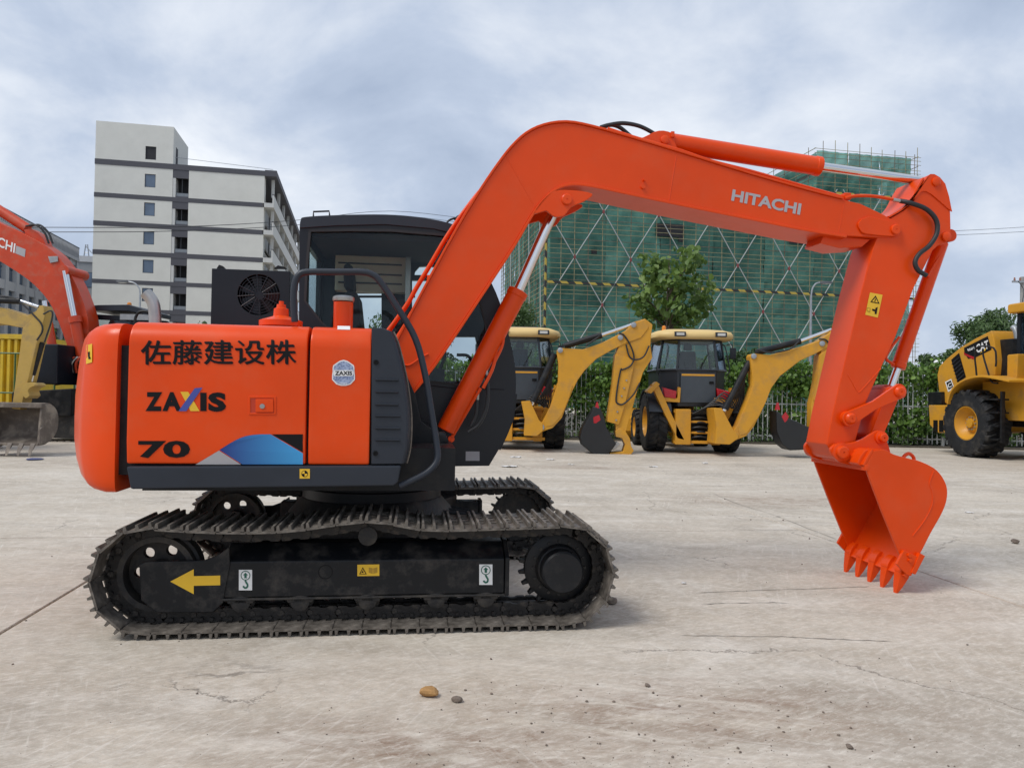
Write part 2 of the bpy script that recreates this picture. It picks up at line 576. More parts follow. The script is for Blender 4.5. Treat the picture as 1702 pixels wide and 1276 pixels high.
    base = mix(mul(s1, .5), base, (.70, .67, .63))
    base = mix(mul(s2, .45), base, (.70, .67, .64))
    base = mix(mul(s3, .42), base, (.66, .63, .59))
    # hair cracks
    vo = N(n, 'ShaderNodeTexVoronoi', feature='DISTANCE_TO_EDGE', Scale=.42)
    wp = N(n, 'ShaderNodeTexNoise', Scale=2.2, Detail=6.0, Roughness=.7); l.new(g.outputs['Position'], wp.inputs['Vector'])
    wa = N(n, 'ShaderNodeVectorMath', operation='MULTIPLY_ADD'); l.new(wp.outputs['Color'], wa.inputs[0]); wa.inputs[1].default_value = (.5, .5, 0); l.new(g.outputs['Position'], wa.inputs[2])
    l.new(wa.outputs[0], vo.inputs['Vector'])
    crk = mul(rng(vo.outputs['Distance'], .0042, .0015), rng(noise(.5, 3.0, .5, loc=(8, 2, 0)), .50, .56))
    base = mix(mul(crk, .7), base, (.12, .10, .085))
    # fine broken tone
    base = mix(rng(noise(30.0, 10.0, .82, 10, (.6, 1.3, 1)), .47, .72, 0, .6), base, (.27 * dark, .24 * dark, .205 * dark))
    base = mix(rng(noise(24.0, 10.0, .82, -30, (.5, 1.6, 1), loc=(5, 5, 0)), .49, .72, 0, .75), base, (.70 * dark, .665 * dark, .615 * dark))
    # grit
    base = mix(rng(noise(85.0, 4.0, .7), .60, .78, 0, .4), base, (.2, .175, .15))
    base = mix(rng(noise(48.0, 3.0, .6, loc=(4, 4, 4)), .64, .78, 0, .5), base, (.60, .57, .53))
    wm = N(n, 'ShaderNodeMixRGB', blend_type='MULTIPLY', Fac=1.0, Color2=(1.06, 1.032, .978, 1)); l.new(base, wm.inputs[1])
    l.new(wm.outputs[0], b.inputs['Base Color'])
    l.new(rng(noise(1.2, 5.0), .3, .7, .72, .95), b.inputs['Roughness'])
    bp = N(n, 'ShaderNodeBump', Strength=.35, Distance=.008)
    h = N(n, 'ShaderNodeMath', operation='MULTIPLY_ADD'); h.inputs[1].default_value = .5
    l.new(noise(40.0, 6.0, .7), h.inputs[0]); l.new(noise(7.0, 6.0, .65), h.inputs[2])
    l.new(h.outputs[0], bp.inputs['Height']); l.new(bp.outputs[0], b.inputs['Normal'])
    return m


CONC = concrete('yard_concrete')
JOINT = concrete('joint_dirt', .35)
ground = build('ground', prism([(-900, -60), (900, -60), (900, 1500), (-900, 1500)], -.6, -.018, 'z'), JOINT if False else CONC, kind='structure')
SY = R(8.5)                                   # heading of the slab grid
sx, sy = Vector((math.cos(SY), math.sin(SY), 0)), Vector((-math.sin(SY), math.cos(SY), 0))
S0 = Vector((3.22, 5.2, 0)) - sx * 60 - sy * 3.74
slab_me = mesh('concrete_slab', box(.008, 5.992, .008, 5.992, -.15, 0), bevel=.006, seg=1)
for i in range(20):
    for j in range(9):
        p = S0 + sx * (6 * i) + sy * (6 * j - 6.0)
        link('concrete_slab', slab_me, CONC, ground, loc=p, rot=(0, 0, SY))

# long shrinkage cracks that can be told apart
CRACK = paint('crack_dirt', (.15, .128, .106), rough=.95, var=.3, scale=12)
rc = random.Random(3)
for pts in ([(1155, 985.5), (1200, 983.5), (1250, 981.5), (1330, 979), (1400, 976.5), (1445, 975)], [(1165, 1004), (1200, 1002.5), (1240, 1002), (1280, 1001.5), (1312, 1002.5)],
            [(1128, 1056), (1180, 1056.5), (1250, 1057.5), (1300, 1058), (1350, 1060.5), (1420, 1063), (1482, 1066)],
            [(1180, 818), (1225, 837), (1275, 852), (1340, 877), (1392, 897)]):
    P = curve([ground_pt(a, b + rc.uniform(-.4, .4)) for a, b in pts], 5)
    V, F = [], []
    for i, p in enumerate(P):
        t = (P[min(i + 1, len(P) - 1)] - P[max(i - 1, 0)]).normalized(); nv_ = Vector((-t.y, t.x, 0))
        w_ = rc.uniform(.0012, .0042) * (1 if 0 < i < len(P) - 1 else .2)
        o_ = nv_ * rc.uniform(-.006, .006)
        V += [tuple(p + nv_ * w_ + o_ + Vector((0, 0, .003))), tuple(p - nv_ * w_ + o_ + Vector((0, 0, .003)))]
    flat('crack', V, [(2 * i, 2 * i + 1, 2 * i + 3, 2 * i + 2) for i in range(len(P) - 1)], CRACK, ground)

# ---------------------------------------------------------------- main excavator
E = Frame(-.935, 5.092, .1305)
exc = E.root('excavator', 'large orange crawler excavator in the foreground with black cab and bucket resting on teeth', 'excavator', 'excavators in the yard')


def e3(px, py, y):
    return E.p3(px, py, y)


# --- undercarriage
xi, xs = E.pick(268, 954, -.88)[0], E.pick(926, 945, -.88)[0]
WZ, WR = .303, .272                           # wheel centre height, radius to the shoe plate


def track_path():
    P = []
    for k in range(25):                       # sprocket end, bottom to top
        a = -math.pi / 2 + math.pi * k / 24
        P.append((xs + WR * math.cos(a), WZ + WR * math.sin(a)))
    top = curve2([(xs, WZ + WR), (xs - .35, .566), (xs - .75, .562), (xs - 1.08, .606), (xs - 1.5, .56), (xi + .35, .556), (xi, WZ + WR)], 8)
    P += top[1:-1]
    for k in range(25):
        a = math.pi / 2 + math.pi * k / 24
        P.append((xi + WR * math.cos(a), WZ + WR * math.sin(a)))
    return [Vector((a, b)) for a, b in P]


TP = track_path()
TL = [0]
for k in range(len(TP)):
    TL.append(TL[-1] + (TP[(k + 1) % len(TP)] - TP[k]).length)


def track_at(s):
    s %= TL[-1]
    for k in range(len(TP)):
        if TL[k + 1] >= s:
            a, b = TP[k], TP[(k + 1) % len(TP)]
            return a.lerp(b, (s - TL[k]) / (TL[k + 1] - TL[k]))


NS = 40
PITCH_T = TL[-1] / NS
hp = PITCH_T / 2
# a shoe: local x along the track, z outward; three grousers, mud holes between them
gr = []
for t, hgt in ((-hp + .012, .024), (0, .024), (hp - .016, .026)):
    gr.append(prism([(t - .010, -.004), (t + .010, -.004), (t + .006, hgt), (t - .006, hgt)], -.24, .24))
pl = []
for a, b in ((-.24, -.105), (-.065, -.02), (.02, .065), (.105, .24)):
    pl.append(prism([(-hp - .004, -.012), (hp - .012, -.012), (hp - .004, -.004), (hp - .004, .001), (-hp - .004, .0)], a, b))
for a, b in ((-.105, -.065), (-.02, .02), (.065, .105)):
    for u0, u1 in ((-hp - .003, -hp + .026), (-.016, .016), (hp - .03, hp - .005)):
        pl.append(prism([(u0, -.0115), (u1, -.0115), (u1, -.0005), (u0, -.0005)], a, b))
shoe_me = mesh('track_shoe', gr + pl)
lk = []
dumb = [(-.092, -.05), (-.07, -.083), (-.03, -.083), (-.012, -.075), (.012, -.075), (.03, -.083), (.07, -.083), (.092, -.05), (.075, -.02), (.05, -.013), (-.05, -.013), (-.075, -.02)]
for s in (-1, 1):
    lk.append(prism(dumb, s * .064 - .015, s * .064 + .015))
    for bx_ in (-.026, .026):
        lk.append(lathe([(.011, 0), (.011, .02)], (bx_, s * (.064 + .013), -.03), (0, s, 0), 6))
lk.append(cyl((-.07, -.086, -.052), (-.07, .086, -.052), .016, n=10))
link_me = mesh('track_link', lk)
shoe_me.materials.append(SHOE); link_me.materials.append(LINK)

for side in (-1, 1):
    yc = side * .875
    fy = lambda y: side * y                   # outward distance from the centre line
    # frame beam: vertical outer face, sloping top
    prof_out, prof_in = .985, .78
    lowL, lowR = E.pick(371, 994, -.985), E.pick(838, 985, -.985)
    midL, midR = E.pick(374, 937, -.985), E.pick(838, 925, -.985)
    topL, topR = E.pick(384, 908, -.86), E.pick(828, 893, -.86)
    zb, zm, zt = (lowL[1] + lowR[1]) / 2, (midL[1] + midR[1]) / 2, (topL[1] + topR[1]) / 2
    x0, x1 = lowL[0], lowR[0]
    prof = [(side * .985, zb), (side * .985, zm), (side * .86, zt), (side * .72, zt), (side * .72, zb)]
    beam = build('track_frame', [prism(prof, x0, x1, 'x')], FRAME_BLK, exc, bevel=.008)
    build('bottom_flange', box(x0 - .003, x1 + .005, side * .995, side * .72, zb - .014, zb - .002), MUDDY, beam, bevel=.004)
    build('end_plate', prism([(side * .997, zb - .012), (side * .997, zm + .006), (side * .868, zt + .01), (side * .71, zt + .01), (side * .71, zb - .012)], x1 + .002, x1 + .026, 'x'), FRAME_BLK, beam, bevel=.004)
    # oval access hole rim and top slot
    hx, hz = E.pick(541, 950, -.985)
    build('access_hole', lathe([(.04, 0), (.04, .004), (.034, .004), (.033, -.01)], (hx, side * .982, hz), (0, side, 0), 20), INK, beam)
    # idler yoke in front
    yk = E.poly([(372, 1000), (356, 1016), (262, 1016), (236, 996), (233, 937), (243, 932), (340, 930), (362, 922), (382, 908), (384, 936)], -.972)
    build('idler_yoke', prism(yk, side * .992, side * .966), FRAME_BLK, exc, bevel=.006)
    # idler wheel
    hub = Vector((xi, yc - side * .135, WZ))
    idl = build('idler_wheel', lathe([(.170, .03), (.200, .03), (.200, .085), (.216, .09), (.216, .16), (.200, .165), (.200, .22), (.170, .22), (.170, .03)], hub, (0, side, 0), 48, caps=False), MUDDY, exc, smooth=30)
    web = [circ(xi + .118 * math.cos(k * math.pi / 3 + .1), WZ + .118 * math.sin(k * math.pi / 3 + .1), .029, 16) for k in range(6)]
    yw = yc - side * .135 + side * .11
    build('wheel_web', holed(circ(xi, WZ, .1715, 48), web, yw - .02, yw + .02), MUDDY, idl)
    build('wheel_hub', lathe([(.03, .02), (.065, .02), (.065, .23), (.03, .24)], hub, (0, side, 0), 24), MUDDY, idl)
    # sprocket with teeth and final drive
    teeth = []
    nt = 21
    for k in range(nt):
        for da, rr in ((-.5, .195), (-.22, .195), (-.1, .230), (.1, .230), (.22, .195)):
            a = (k + da) * 2 * math.pi / nt
            teeth.append((xs + rr * math.cos(a), WZ + rr * math.sin(a)))
    spr = build('sprocket', prism(teeth, yc - .022, yc + .022), MUDDY, exc, bevel=.003, seg=1)
    drv = build('final_drive', lathe([(.19, -.02), (.198, .02), (.196, .04), (.165, .052), (.138, .053), (.132, .07), (.126, .085), (.118, .09), (.118, .175), (.108, .186), (.02, .186)], (xs, yc, WZ), (0, side, 0), 44), BLACK, exc, smooth=28)
    for k in range(16):
        a = 2 * math.pi * k / 16
        build('bolt', lathe([(.009, 0), (.009, .012)], (xs + .152 * math.cos(a), yc + side * .048, WZ + .152 * math.sin(a)), (0, side, 0), 6), MUDDY, drv)
    # rollers
    for px in (405, 502, 612, 724, 805):
        rx = E.pick(px, 1000, -.9)[0]
        build('track_roller', lathe([(.03, -.1), (.05, -.1), (.05, -.06), (.068, -.06), (.068, -.03), (.045, -.03), (.045, .03), (.068, .03), (.068, .06), (.05, .06), (.05, .105), (.03, .11)], (rx, yc, .148), (0, side, 0), 22), MUDDY, exc)
        build('roller_bracket', prism([(rx - .065, .145), (rx + .065, .145), (rx + .075, zb - .01), (rx - .075, zb - .01)], side * .962, side * .985), MUDDY, exc, bevel=.004)
    crx, crz = E.pick(612, 889, -.93)
    build('carrier_roller', lathe([(.025, -.1), (.045, -.09), (.045, .06), (.052, .065), (.052, .09), (.03, .095)], (crx, yc, crz), (0, side, 0), 20), MUDDY, exc)
    build('carrier_bracket', prism([(crx - .05, zt - .03), (crx + .05, zt - .03), (crx + .03, crz), (crx - .03, crz)], yc - side * .13, yc - side * .09), FRAME_BLK, exc, bevel=.004)
    # chain: one backbone, each link and shoe a piece of its own
    spine = [(p.x, yc, p.y) for p in [track_at(k * TL[-1] / 160) for k in range(161)]]
    cen = Vector((sum(p[0] for p in spine) / 161, 0, WZ))
    inner = []
    for k in range(160):
        a, b = Vector(spine[k]), Vector(spine[(k + 1) % 160])
        t = (b - a).normalized(); nrm = Vector((t.z, 0, -t.x))
        inner.append(Vector(spine[k]) - nrm * .062)
    trk = build('crawler_track', tube(inner + [inner[0]], .012, 6, 0), LINK, exc)
    for k in range(NS):
        s = (k + .35) * PITCH_T
        a, b = track_at(s - .03), track_at(s + .03)
        t = (b - a).normalized()
        ang = math.atan2(t.y, t.x)
        # local x along t, local z outward (t rotated by -90 deg)
        m = Matrix(((t.x, 0, t.y, 0), (0, 1, 0, 0), (t.y, 0, -t.x, 0), (0, 0, 0, 1)))
        xv, zv = Vector((t.x, 0, t.y)), Vector((t.y, 0, -t.x))
        yv = zv.cross(xv)
        p = track_at(s)
        M4 = Matrix((xv, yv, zv)).transposed().to_4x4(); M4.translation = (p.x, yc, p.y)
        for nm, me in (('track_shoe', shoe_me), ('track_link', link_me)):
            o = link(nm, me, None, trk)
            o.matrix_local = M4

# --- centre frame and swing bearing
cfz = .335
build('centre_frame', [prism([(-.62, -.75), (.62, -.75), (.42, -.3), (.42, .3), (.62, .75), (-.62, .75), (-.42, .3), (-.42, -.3)], cfz, cfz + .16, 'z'), lathe([(.56, cfz + .155), (.46, .60)], (0, 0, 0), (0, 0, 1), 32)], MUDDY, exc, bevel=.01)
build('swing_bearing', lathe([(.44, .595), (.46, .60), (.46, .66), (.43, .665), (.43, .69), (.45, .695), (.45, .735)], (0, 0, 0), (0, 0, 1), 40), BLACK, exc)
for k in range(3):
    build('hydraulic_hose', tube([(.35, -.2 + .12 * k, .52), (.65, -.3 + .1 * k, .50), (.9, -.55, .42)], .013, 8), RUBBER, exc)

# --- superstructure
YS = -1.08
zbelt = (E.pick(230, 773, YS)[1] + E.pick(600, 771, YS)[1]) / 2
zskirt = (E.pick(230, 813, YS)[1] + E.pick(650, 808, YS)[1]) / 2
ztop = E.pick(350, 538, YS + .1)[1]
zpan = E.pick(565, 544, YS + .1)[1]
xd0, xd1 = E.pick(210, 700, YS)[0], E.pick(508.5, 700, YS)[0]
xp0, xp1 = E.pick(512.5, 700, YS)[0], E.pick(615, 700, YS)[0]


def hood_profile(zt, r=.125, inn=-.12):
    p = [(YS + .012, zbelt), (YS, zbelt + .12), (YS, zt - r - .06)]
    for k in range(9):
        a = math.pi - k * math.pi / 16
        p.append((YS + r + .0 + r * math.cos(a), zt - r + r * math.sin(a)))
    return p + [(inn, zt + .012), (inn, zbelt)]


def panel_y(z, zt, r=.125):
    if z < zbelt + .12: return YS + .012 * (1 - (z - zbelt) / .12)
    if z <= zt - r: return YS
    dz = min(z - (zt - r), r * .999)
    return YS + r - math.sqrt(r * r - dz * dz)


def on_panel(zt, off=.0025):
    def f(px, py):
        y = YS
        for _ in range(4):
            x, z = E.pick(px, py, y); y = panel_y(z, zt)
        return Vector((x, y - off, z))
    return f


core = build('body_frame', [box(-1.28, xp1 + .05, YS + .06, 1.0, zskirt + .06, ztop - .13), box(-1.2, E.pick(736, 790, .9)[0], -.85, .95, .735, zskirt + .2)], BLACK, exc)
door = build('engine_door', prism(hood_profile(ztop), xd0, xd1, 'x'), ORANGE, exc, bevel=.012)
side_panel = build('side_panel', prism(hood_profile(zpan), xp0, xp1, 'x'), ORANGE, exc, bevel=.012)
# far-side hood so that the body is closed
build('engine_hood', prism([(y_ + 0, z_) for y_, z_ in [(-.115, zbelt), (-.115, ztop + .012), (.0, ztop + .012), (.86, ztop - .02), (1.0, ztop - .16), (1.0, zbelt)]], xd0, -.52, 'x'), ORANGE, exc, bevel=.012)

# counterweight, swept round the tail
zc0, zc1 = E.pick(203, 818, -1.05)[1], E.pick(190, 536, -1.0)[1]
RT = 1.765


def cw_ring(z, s, ins):
    pts = [(-1.262, -1.075 + ins)]
    a0 = math.asin(1.0 / RT)
    pts.append((-1.315, -1.072 + ins))
    for k in range(25):
        a = -a0 + 2 * a0 * k / 24
        x, y = -RT * math.cos(a), RT * math.sin(a)
        pts.append((-1.28 + (x + 1.28) * s, y * (1 - ins)))
    pts += [(-1.315, 1.072 - ins), (-1.262, 1.075 - ins)]
    return [(x, y, z) for x, y in pts]


H = zc1 - zc0
cw = build('counterweight', loft([cw_ring(zc0 + H * a, s, i) for a, s, i in ((0, .5, .035), (.012, .66, .018), (.035, .79, .010), (.08, .885, .004), (.17, .955, 0), (.29, .995, 0), (.42, 1.0, 0), (.56, .995, 0), (.74, .955, 0), (.86, .91, .004), (.915, .88, .012), (.95, .83, .026), (.975, .75, .045), (.993, .62, .075), (1.0, .45, .12))]), ORANGE, exc, smooth=50)
sx_px = [(143 + 10 * u, 574 - 3 * u + 31 * v) for v in (0, .25, .5, .75, 1) for u in (0, .34, .67, 1)]
cwm = ray_on(E, cw, .004)
flat('warning_sticker', [cwm(a, b) for a, b in sx_px], [(r_ * 4 + i_, r_ * 4 + i_ + 1, r_ * 4 + i_ + 5, r_ * 4 + i_ + 4) for r_ in range(4) for i_ in range(3)], YEL, cw)
cwm2 = ray_on(E, cw, .007)
flat('warning_mark', [cwm2(a, b) for a, b in ((146, 585), (149, 584), (149, 592), (151, 596), (147, 597), (146, 591))], [(0, 1, 2, 5), (5, 2, 3, 4)], INK, cw)

# lower skirt and grey corner cover
sk = E.poly([(209, 775), (667, 773.5), (662, 801), (655, 808), (216, 813)], YS - .012)
skirt = build('lower_skirt', prism(sk, YS - .012, YS + .3), GREY, exc, bevel=.012)
cv = E.poly([(617.5, 545), (636, 545), (646, 550), (654, 570), (663, 605), (670, 640), (675, 680), (676, 710), (674, 745), (668, 771), (617, 771.5)], YS)


def cover_loft():
    # the front edge wraps round the corner: rings stepping inward
    rings = []
    for dy, dx in ((0, 0), (.01, .012), (.05, .022), (.14, .026), (.3, .02)):
        rings.append([(x + (dx if x > cv[0][0] + .06 else 0), YS + dy, z) for x, z in cv])
    return loft(rings)


cover = build('corner_cover', cover_loft(), GREY, exc, bevel=.006, seg=2)
build('cover_seal', tube([(x + .026, YS + .06, z) for x, z in cv[2:10]], .006, 6), BUCKET_OLD, cover)
for py in (631, 651, 672, 691, 711.5, 731):
    a, b = e3(624, py, YS), e3(662 if py < 680 else 665, py, YS)
    build('louvre', prism([(YS + .004, a.z - .010), (YS - .010, a.z - .003), (YS - .012, a.z + .004), (YS + .004, a.z + .006)], a.x, b.x, 'x'), GREY, cover, bevel=.003)
for px, py in ((625, 602), (624, 753)):
    c = e3(px, py, YS)
    build('screw', lathe([(.014, .002), (.014, -.006), (.009, -.007), (.008, -.003)], c, (0, 1, 0), 14), INK, cover)

# door details
op = on_panel(ztop)
letters('lettering', '佐藤建设株', (235, 606), (492, 605), (235, 566), op, INK, door, .0)
letters('lettering', '佐藤建设株', (236, 606.8), (493, 605.8), (236, 566.8), on_panel(ztop, .0032), INK, door, .0)
letters('lettering', '佐藤建设株', (234.2, 605.4), (491.2, 604.4), (234.2, 565.4), on_panel(ztop, .0038), INK, door, .0)
letters('lettering', 'Z', (242, 683), (270, 683), (242, 651.5), op, INK, door, .055)
letters('lettering', 'A', (270, 683), (302, 683), (270, 651.5), op, INK, door, .055)
letters('lettering', 'I', (333, 683), (343.5, 683), (333, 652.5), op, INK, door, .03)
letters('lettering', 'S', (346, 684), (376, 684), (346, 652), op, INK, door, .055)
op2 = on_panel(ztop, .004)
decal('lettering_stroke', [(300, 651), (313, 651), (332, 683), (317, 683)], op, YEL, door)
decal('lettering_stroke', [(297, 683), (310, 683), (337, 644), (324, 645)], op2, BLUEP, door)
letters('lettering', '70', (230, 761), (316, 761), (230, 732), op, INK, door, .04)
grad, n_, l_ = material('blue_gradient_print')
o_ = N(n_, 'ShaderNodeOutputMaterial'); b_ = N(n_, 'ShaderNodeBsdfPrincipled', Roughness=.4); l_.new(b_.outputs[0], o_.inputs[0])
t_ = N(n_, 'ShaderNodeTexCoord'); s_ = N(n_, 'ShaderNodeSeparateXYZ'); l_.new(t_.outputs['Generated'], s_.inputs[0])
c_ = N(n_, 'ShaderNodeValToRGB'); c_.color_ramp.elements[0].color = (.012, .03, .22, 1); c_.color_ramp.elements[1].color = (.05, .36, .72, 1)
ck = N(n_, 'ShaderNodeTexChecker', Scale=150.0, Color1=(.92, .92, .92, 1), Color2=(1, 1, 1, 1)); l_.new(t_.outputs['Object'], ck.inputs['Vector'])
mm_ = N(n_, 'ShaderNodeMixRGB', blend_type='MULTIPLY', Fac=1.0)
l_.new(s_.outputs['X'], c_.inputs[0]); l_.new(c_.outputs[0], mm_.inputs[1]); l_.new(ck.outputs[0], mm_.inputs[2]); l_.new(mm_.outputs[0], b_.inputs['Base Color'])
decal('stripe_decal', curve2([(365, 747.5), (385, 735), (404, 726), (425, 722), (450, 721.5)], 4) + [(503.5, 753), (503.5, 771.5), (403, 771.5)], op, grad, door)
decal('stripe_decal', [(451.5, 721.5), (503.5, 721.5), (503.5, 751.5)], op, INK, door)
decal('stripe_decal', [(325, 771.8), (364, 748.5), (401, 771.8)], op, SILVER, door)
hb = E.poly([(413, 658), (459, 658), (459, 689), (413, 689)], YS)
rec = E.poly([(416.5, 661.5), (455.5, 661.5), (455.5, 686), (416.5, 686)], YS)
han = build('handle_surround', holed(hb, [rec], YS - .004, YS + .02), ORANGE, door, bevel=.0025)
build('handle_recess', prism(rec, YS - .001, YS + .004), ORANGE_IN, door)
build('latch_lever', prism(E.poly([(425, 663), (455, 663), (455, 685), (425, 685)], YS), YS - .008, YS), ORANGE, door, bevel=.004)
c = e3(436, 675, YS - .008)
build('lock_cylinder', lathe([(.013, .001), (.013, -.004), (.006, -.0045)], c, (0, 1, 0), 18), STEEL, door)

# badge on the side panel
opb, opb2, opb3 = on_panel(zpan), on_panel(zpan, .004), on_panel(zpan, .0055)
bx0, by0 = 571, 620
octo = [(0, -22), (6, -20.5), (10, -18), (17, -13), (18, -9), (18, -3), (19, 4), (19, 11), (12, 18.5), (4, 21), (-4, 21), (-12, 18.5), (-19, 11), (-19, 4), (-18, -3), (-18, -9), (-17, -13), (-10, -18), (-6, -20.5)]
decal('badge', [(bx0 + a, by0 + b) for a, b in octo], opb, WHITE, side_panel)
bm_, n_, l_ = material('badge_blue_print')
o_ = N(n_, 'ShaderNodeOutputMaterial'); b_ = N(n_, 'ShaderNodeBsdfPrincipled', Roughness=.4); l_.new(b_.outputs[0], o_.inputs[0])
t_ = N(n_, 'ShaderNodeTexCoord'); v_ = N(n_, 'ShaderNodeTexVoronoi', Scale=95.0); l_.new(t_.outputs['Object'], v_.inputs['Vector'])
c_ = N(n_, 'ShaderNodeValToRGB'); c_.color_ramp.elements[0].color = (.04, .07, .2, 1); c_.color_ramp.elements[1].color = (.35, .42, .58, 1); c_.color_ramp.elements[1].position = .7
l_.new(v_.outputs['Distance'], c_.inputs[0]); l_.new(c_.outputs[0], b_.inputs['Base Color'])
decal('badge', [(bx0 + a * .9, by0 + b * .9) for a, b in octo], opb2, bm_, side_panel)
decal('badge', [(bx0 + a, by0 + b) for a, b in ((-15, -5), (15, -5), (16.5, -1), (16.5, 2), (15, 5), (-15, 5), (-16.5, 2), (-16.5, -1))], opb3, WHITE, side_panel)
letters('lettering', 'ZAXIS', (557, 623.5), (585.5, 623.5), (557, 616.5), on_panel(zpan, .007), INK, side_panel, .03)
letters('lettering', 'HITACHI', (565, 638.5), (577, 638.5), (565, 636), on_panel(zpan, .007), WHITE, side_panel, .02)
decal('small_sticker', [(561, 541.5), (582, 542), (582, 548), (561, 547.5)], on_panel(zpan, .003), WHITE, side_panel)
sm = surface_y(E, YS - .015)
decal('balance_sticker', [(498, 779), (515, 779), (515, 795), (498, 795)], sm, YEL, skirt)
sm2, sm3 = surface_y(E, YS - .0165), surface_y(E, YS - .018)
decal('balance_mark', circ(506.3, 787, 5.4), sm2, INK, skirt)
for q in (0, 2):
    decal('balance_mark', [(506.3, 787)] + [(506.3 + 4.6 * math.cos(q * math.pi / 2 + k * math.pi / 12), 787 + 4.6 * math.sin(q * math.pi / 2 + k * math.pi / 12)) for k in range(7)], sm3, YEL, skirt)

# stickers on the near track frame
near_frame = [o for o in exc.children if o.name.startswith('track_frame')][0]
near_yoke = [o for o in exc.children if o.name.startswith('idler_yoke')][0]
ya = surface_y(E, -.9945)
decal('arrow', [(283, 966), (322, 945.5), (322, 957), (366, 956), (366, 972), (322, 973), (322, 987)], ya, YEL, near_yoke)
yb, yb2, yb3 = surface_y(E, -.988), surface_y(E, -.9895), surface_y(E, -.991)
for ox, oy in ((408, 963.5), (807.5, 954.5)):
    decal('lifting_sticker', [(ox - 11, oy - 17), (ox + 11, oy - 17), (ox + 11, oy + 17), (ox - 11, oy + 17)], yb, WHITE, near_frame)
    decal('lifting_mark', circ(ox, oy - 7.5, 8), yb2, GREENP, near_frame)
    decal('lifting_mark', circ(ox, oy - 7.5, 6.6), yb3, WHITE, near_frame)
    decal('lifting_mark', [(ox + a, oy - 7.5 + b) for a, b in ((0, -5), (4, -.5), (2, -.5), (2, 4.5), (-2, 4.5), (-2, -.5), (-4, -.5))], surface_y(E, -.9925), GREENP, near_frame)
    hook = [(ox - .5, oy + .5), (ox + 1.2, oy + 4), (ox + 3.4, oy + 8), (ox + 2.4, oy + 12), (ox - 1, oy + 13), (ox - 4, oy + 10)]
    hk = curve2(hook, 5)
    decal('lifting_mark', offset_line(hk, 1.5) + offset_line(hk, -1.5)[::-1], yb2, GREENP, near_frame)
decal('manual_sticker', [(594, 938), (630.5, 937.5), (630.5, 956.5), (594, 957)], yb, YEL, near_frame)
decal('manual_mark', [(597, 954), (603, 942), (609.5, 954)], yb2, INK, near_frame)
decal('manual_mark', [(599, 953), (603, 944.5), (607.5, 953)], yb3, YEL, near_frame)
decal('manual_mark', [(600.5, 951.5), (604, 946), (603.5, 950), (605.5, 951.5)], surface_y(E, -.9925), INK, near_frame)
for q in (-1, 1):
    decal('manual_mark', [(620 + q * .5, 944), (620 + q * 7, 942.5), (620 + q * 7, 951), (620 + q * .5, 953)], yb2, paint('ochre_print', (.42, .24, .02), .5), near_frame)

# hood fittings
p = [e3(a, b, -.93) for a, b in ((490, 535), (488, 500), (490, 472), (497, 457), (512, 452), (560, 452), (600, 452), (618, 456), (632, 468), (660, 510), (690, 562), (706, 620), (716, 680), (725, 735), (726, 762), (712, 780), (690, 792), (664, 803))]
for k in range(11, 18): p[k].y -= .03 * (k - 10) * .6
build('handrail', tube(p, .0185, 12, 5), GREY, exc)
c = e3(570, 545, -.8)
zt_ = E.pick(570, 502, -.8)[1] - c.z
build('air_precleaner', [lathe([(.055, -.02), (.055, zt_)], c, (0, 0, 1), 28)], ORANGE, exc, bevel=.004)
build('filler_cap', lathe([(.05, zt_ + .001), (.060, zt_ + .004), (.062, zt_ + .012), (.062, zt_ + .026), (.05, zt_ + .034), (.01, zt_ + .035)], c, (0, 0, 1), 28), STEEL, exc)
c = e3(467, 537, -.6)
build('oil_filler_turret', lathe([(.125, -.02), (.125, .012), (.11, .018), (.05, .038), (.045, .042), (.042, .085), (.028, .09), (.026, .11), (.014, .112), (.014, .13)], c, (0, 0, 1), 24), ORANGE, exc, smooth=28)
ex = [e3(a, b, -.35) for a, b in ((258, 545), (257.5, 522), (255, 505), (249, 494), (242, 487))]
build('exhaust_pipe', tube(ex, .036, 18, 6), STEEL, exc)
build('exhaust_mouth', tube([ex[-1] + (ex[-1] - ex[-2]).normalized() * .001, ex[-1] + (ex[-1] - ex[-2]).normalized() * .003], .031, 18, 0), INK, exc)
# condenser box with fan behind the hood
fb = E.poly([(352, 446), (482, 446), (482, 536), (352, 536)], .32)
xa, xb, za, zb_ = fb[0][0], fb[1][0], min(fb[2][1], ztop), fb[0][1]
fan_c = E.pick(430, 490, .32); fr_ = .145
cond = build('condenser_box', [holed([(xa, za - .02), (xb, za - .02), (xb, zb_), (xa, zb_)], [circ(fan_c[0], fan_c[1], fr_, 32)], .32, .34), box(xa, xb, .56, .6, za - .02, zb_), box(xa, xa + .02, .34, .56, za - .02, zb_), box(xb - .02, xb, .34, .56, za - .02, zb_), box(xa + .02, xb - .02, .34, .56, zb_ - .02, zb_), box(xa + .02, xb - .02, .34, .56, za - .02, za)], BLACKCAB, exc, bevel=.004)
fanb = [lathe([(.04, -.0), (.04, .03), (.02, .032)], (fan_c[0], .36, fan_c[1]), (0, -1, 0), 18)]
for k in range(7):
    a = k * 2 * math.pi / 7
    ca, sa = math.cos(a), math.sin(a)
    q = [(.03, -.02, .0), (.13, -.035, .012), (.135, .03, -.012), (.03, .02, -.0)]
    v = [(fan_c[0] + r_ * ca - w_ * sa, .37 + d_, fan_c[1] + r_ * sa + w_ * ca) for r_, w_, d_ in q]
    fanb.append((v + [(x, y + .004, z) for x, y, z in v], [(0, 1, 2, 3), (7, 6, 5, 4), (0, 4, 5, 1), (1, 5, 6, 2), (2, 6, 7, 3), (3, 7, 4, 0)]))
fan = build('fan_blades', fanb, BLACKCAB, cond)
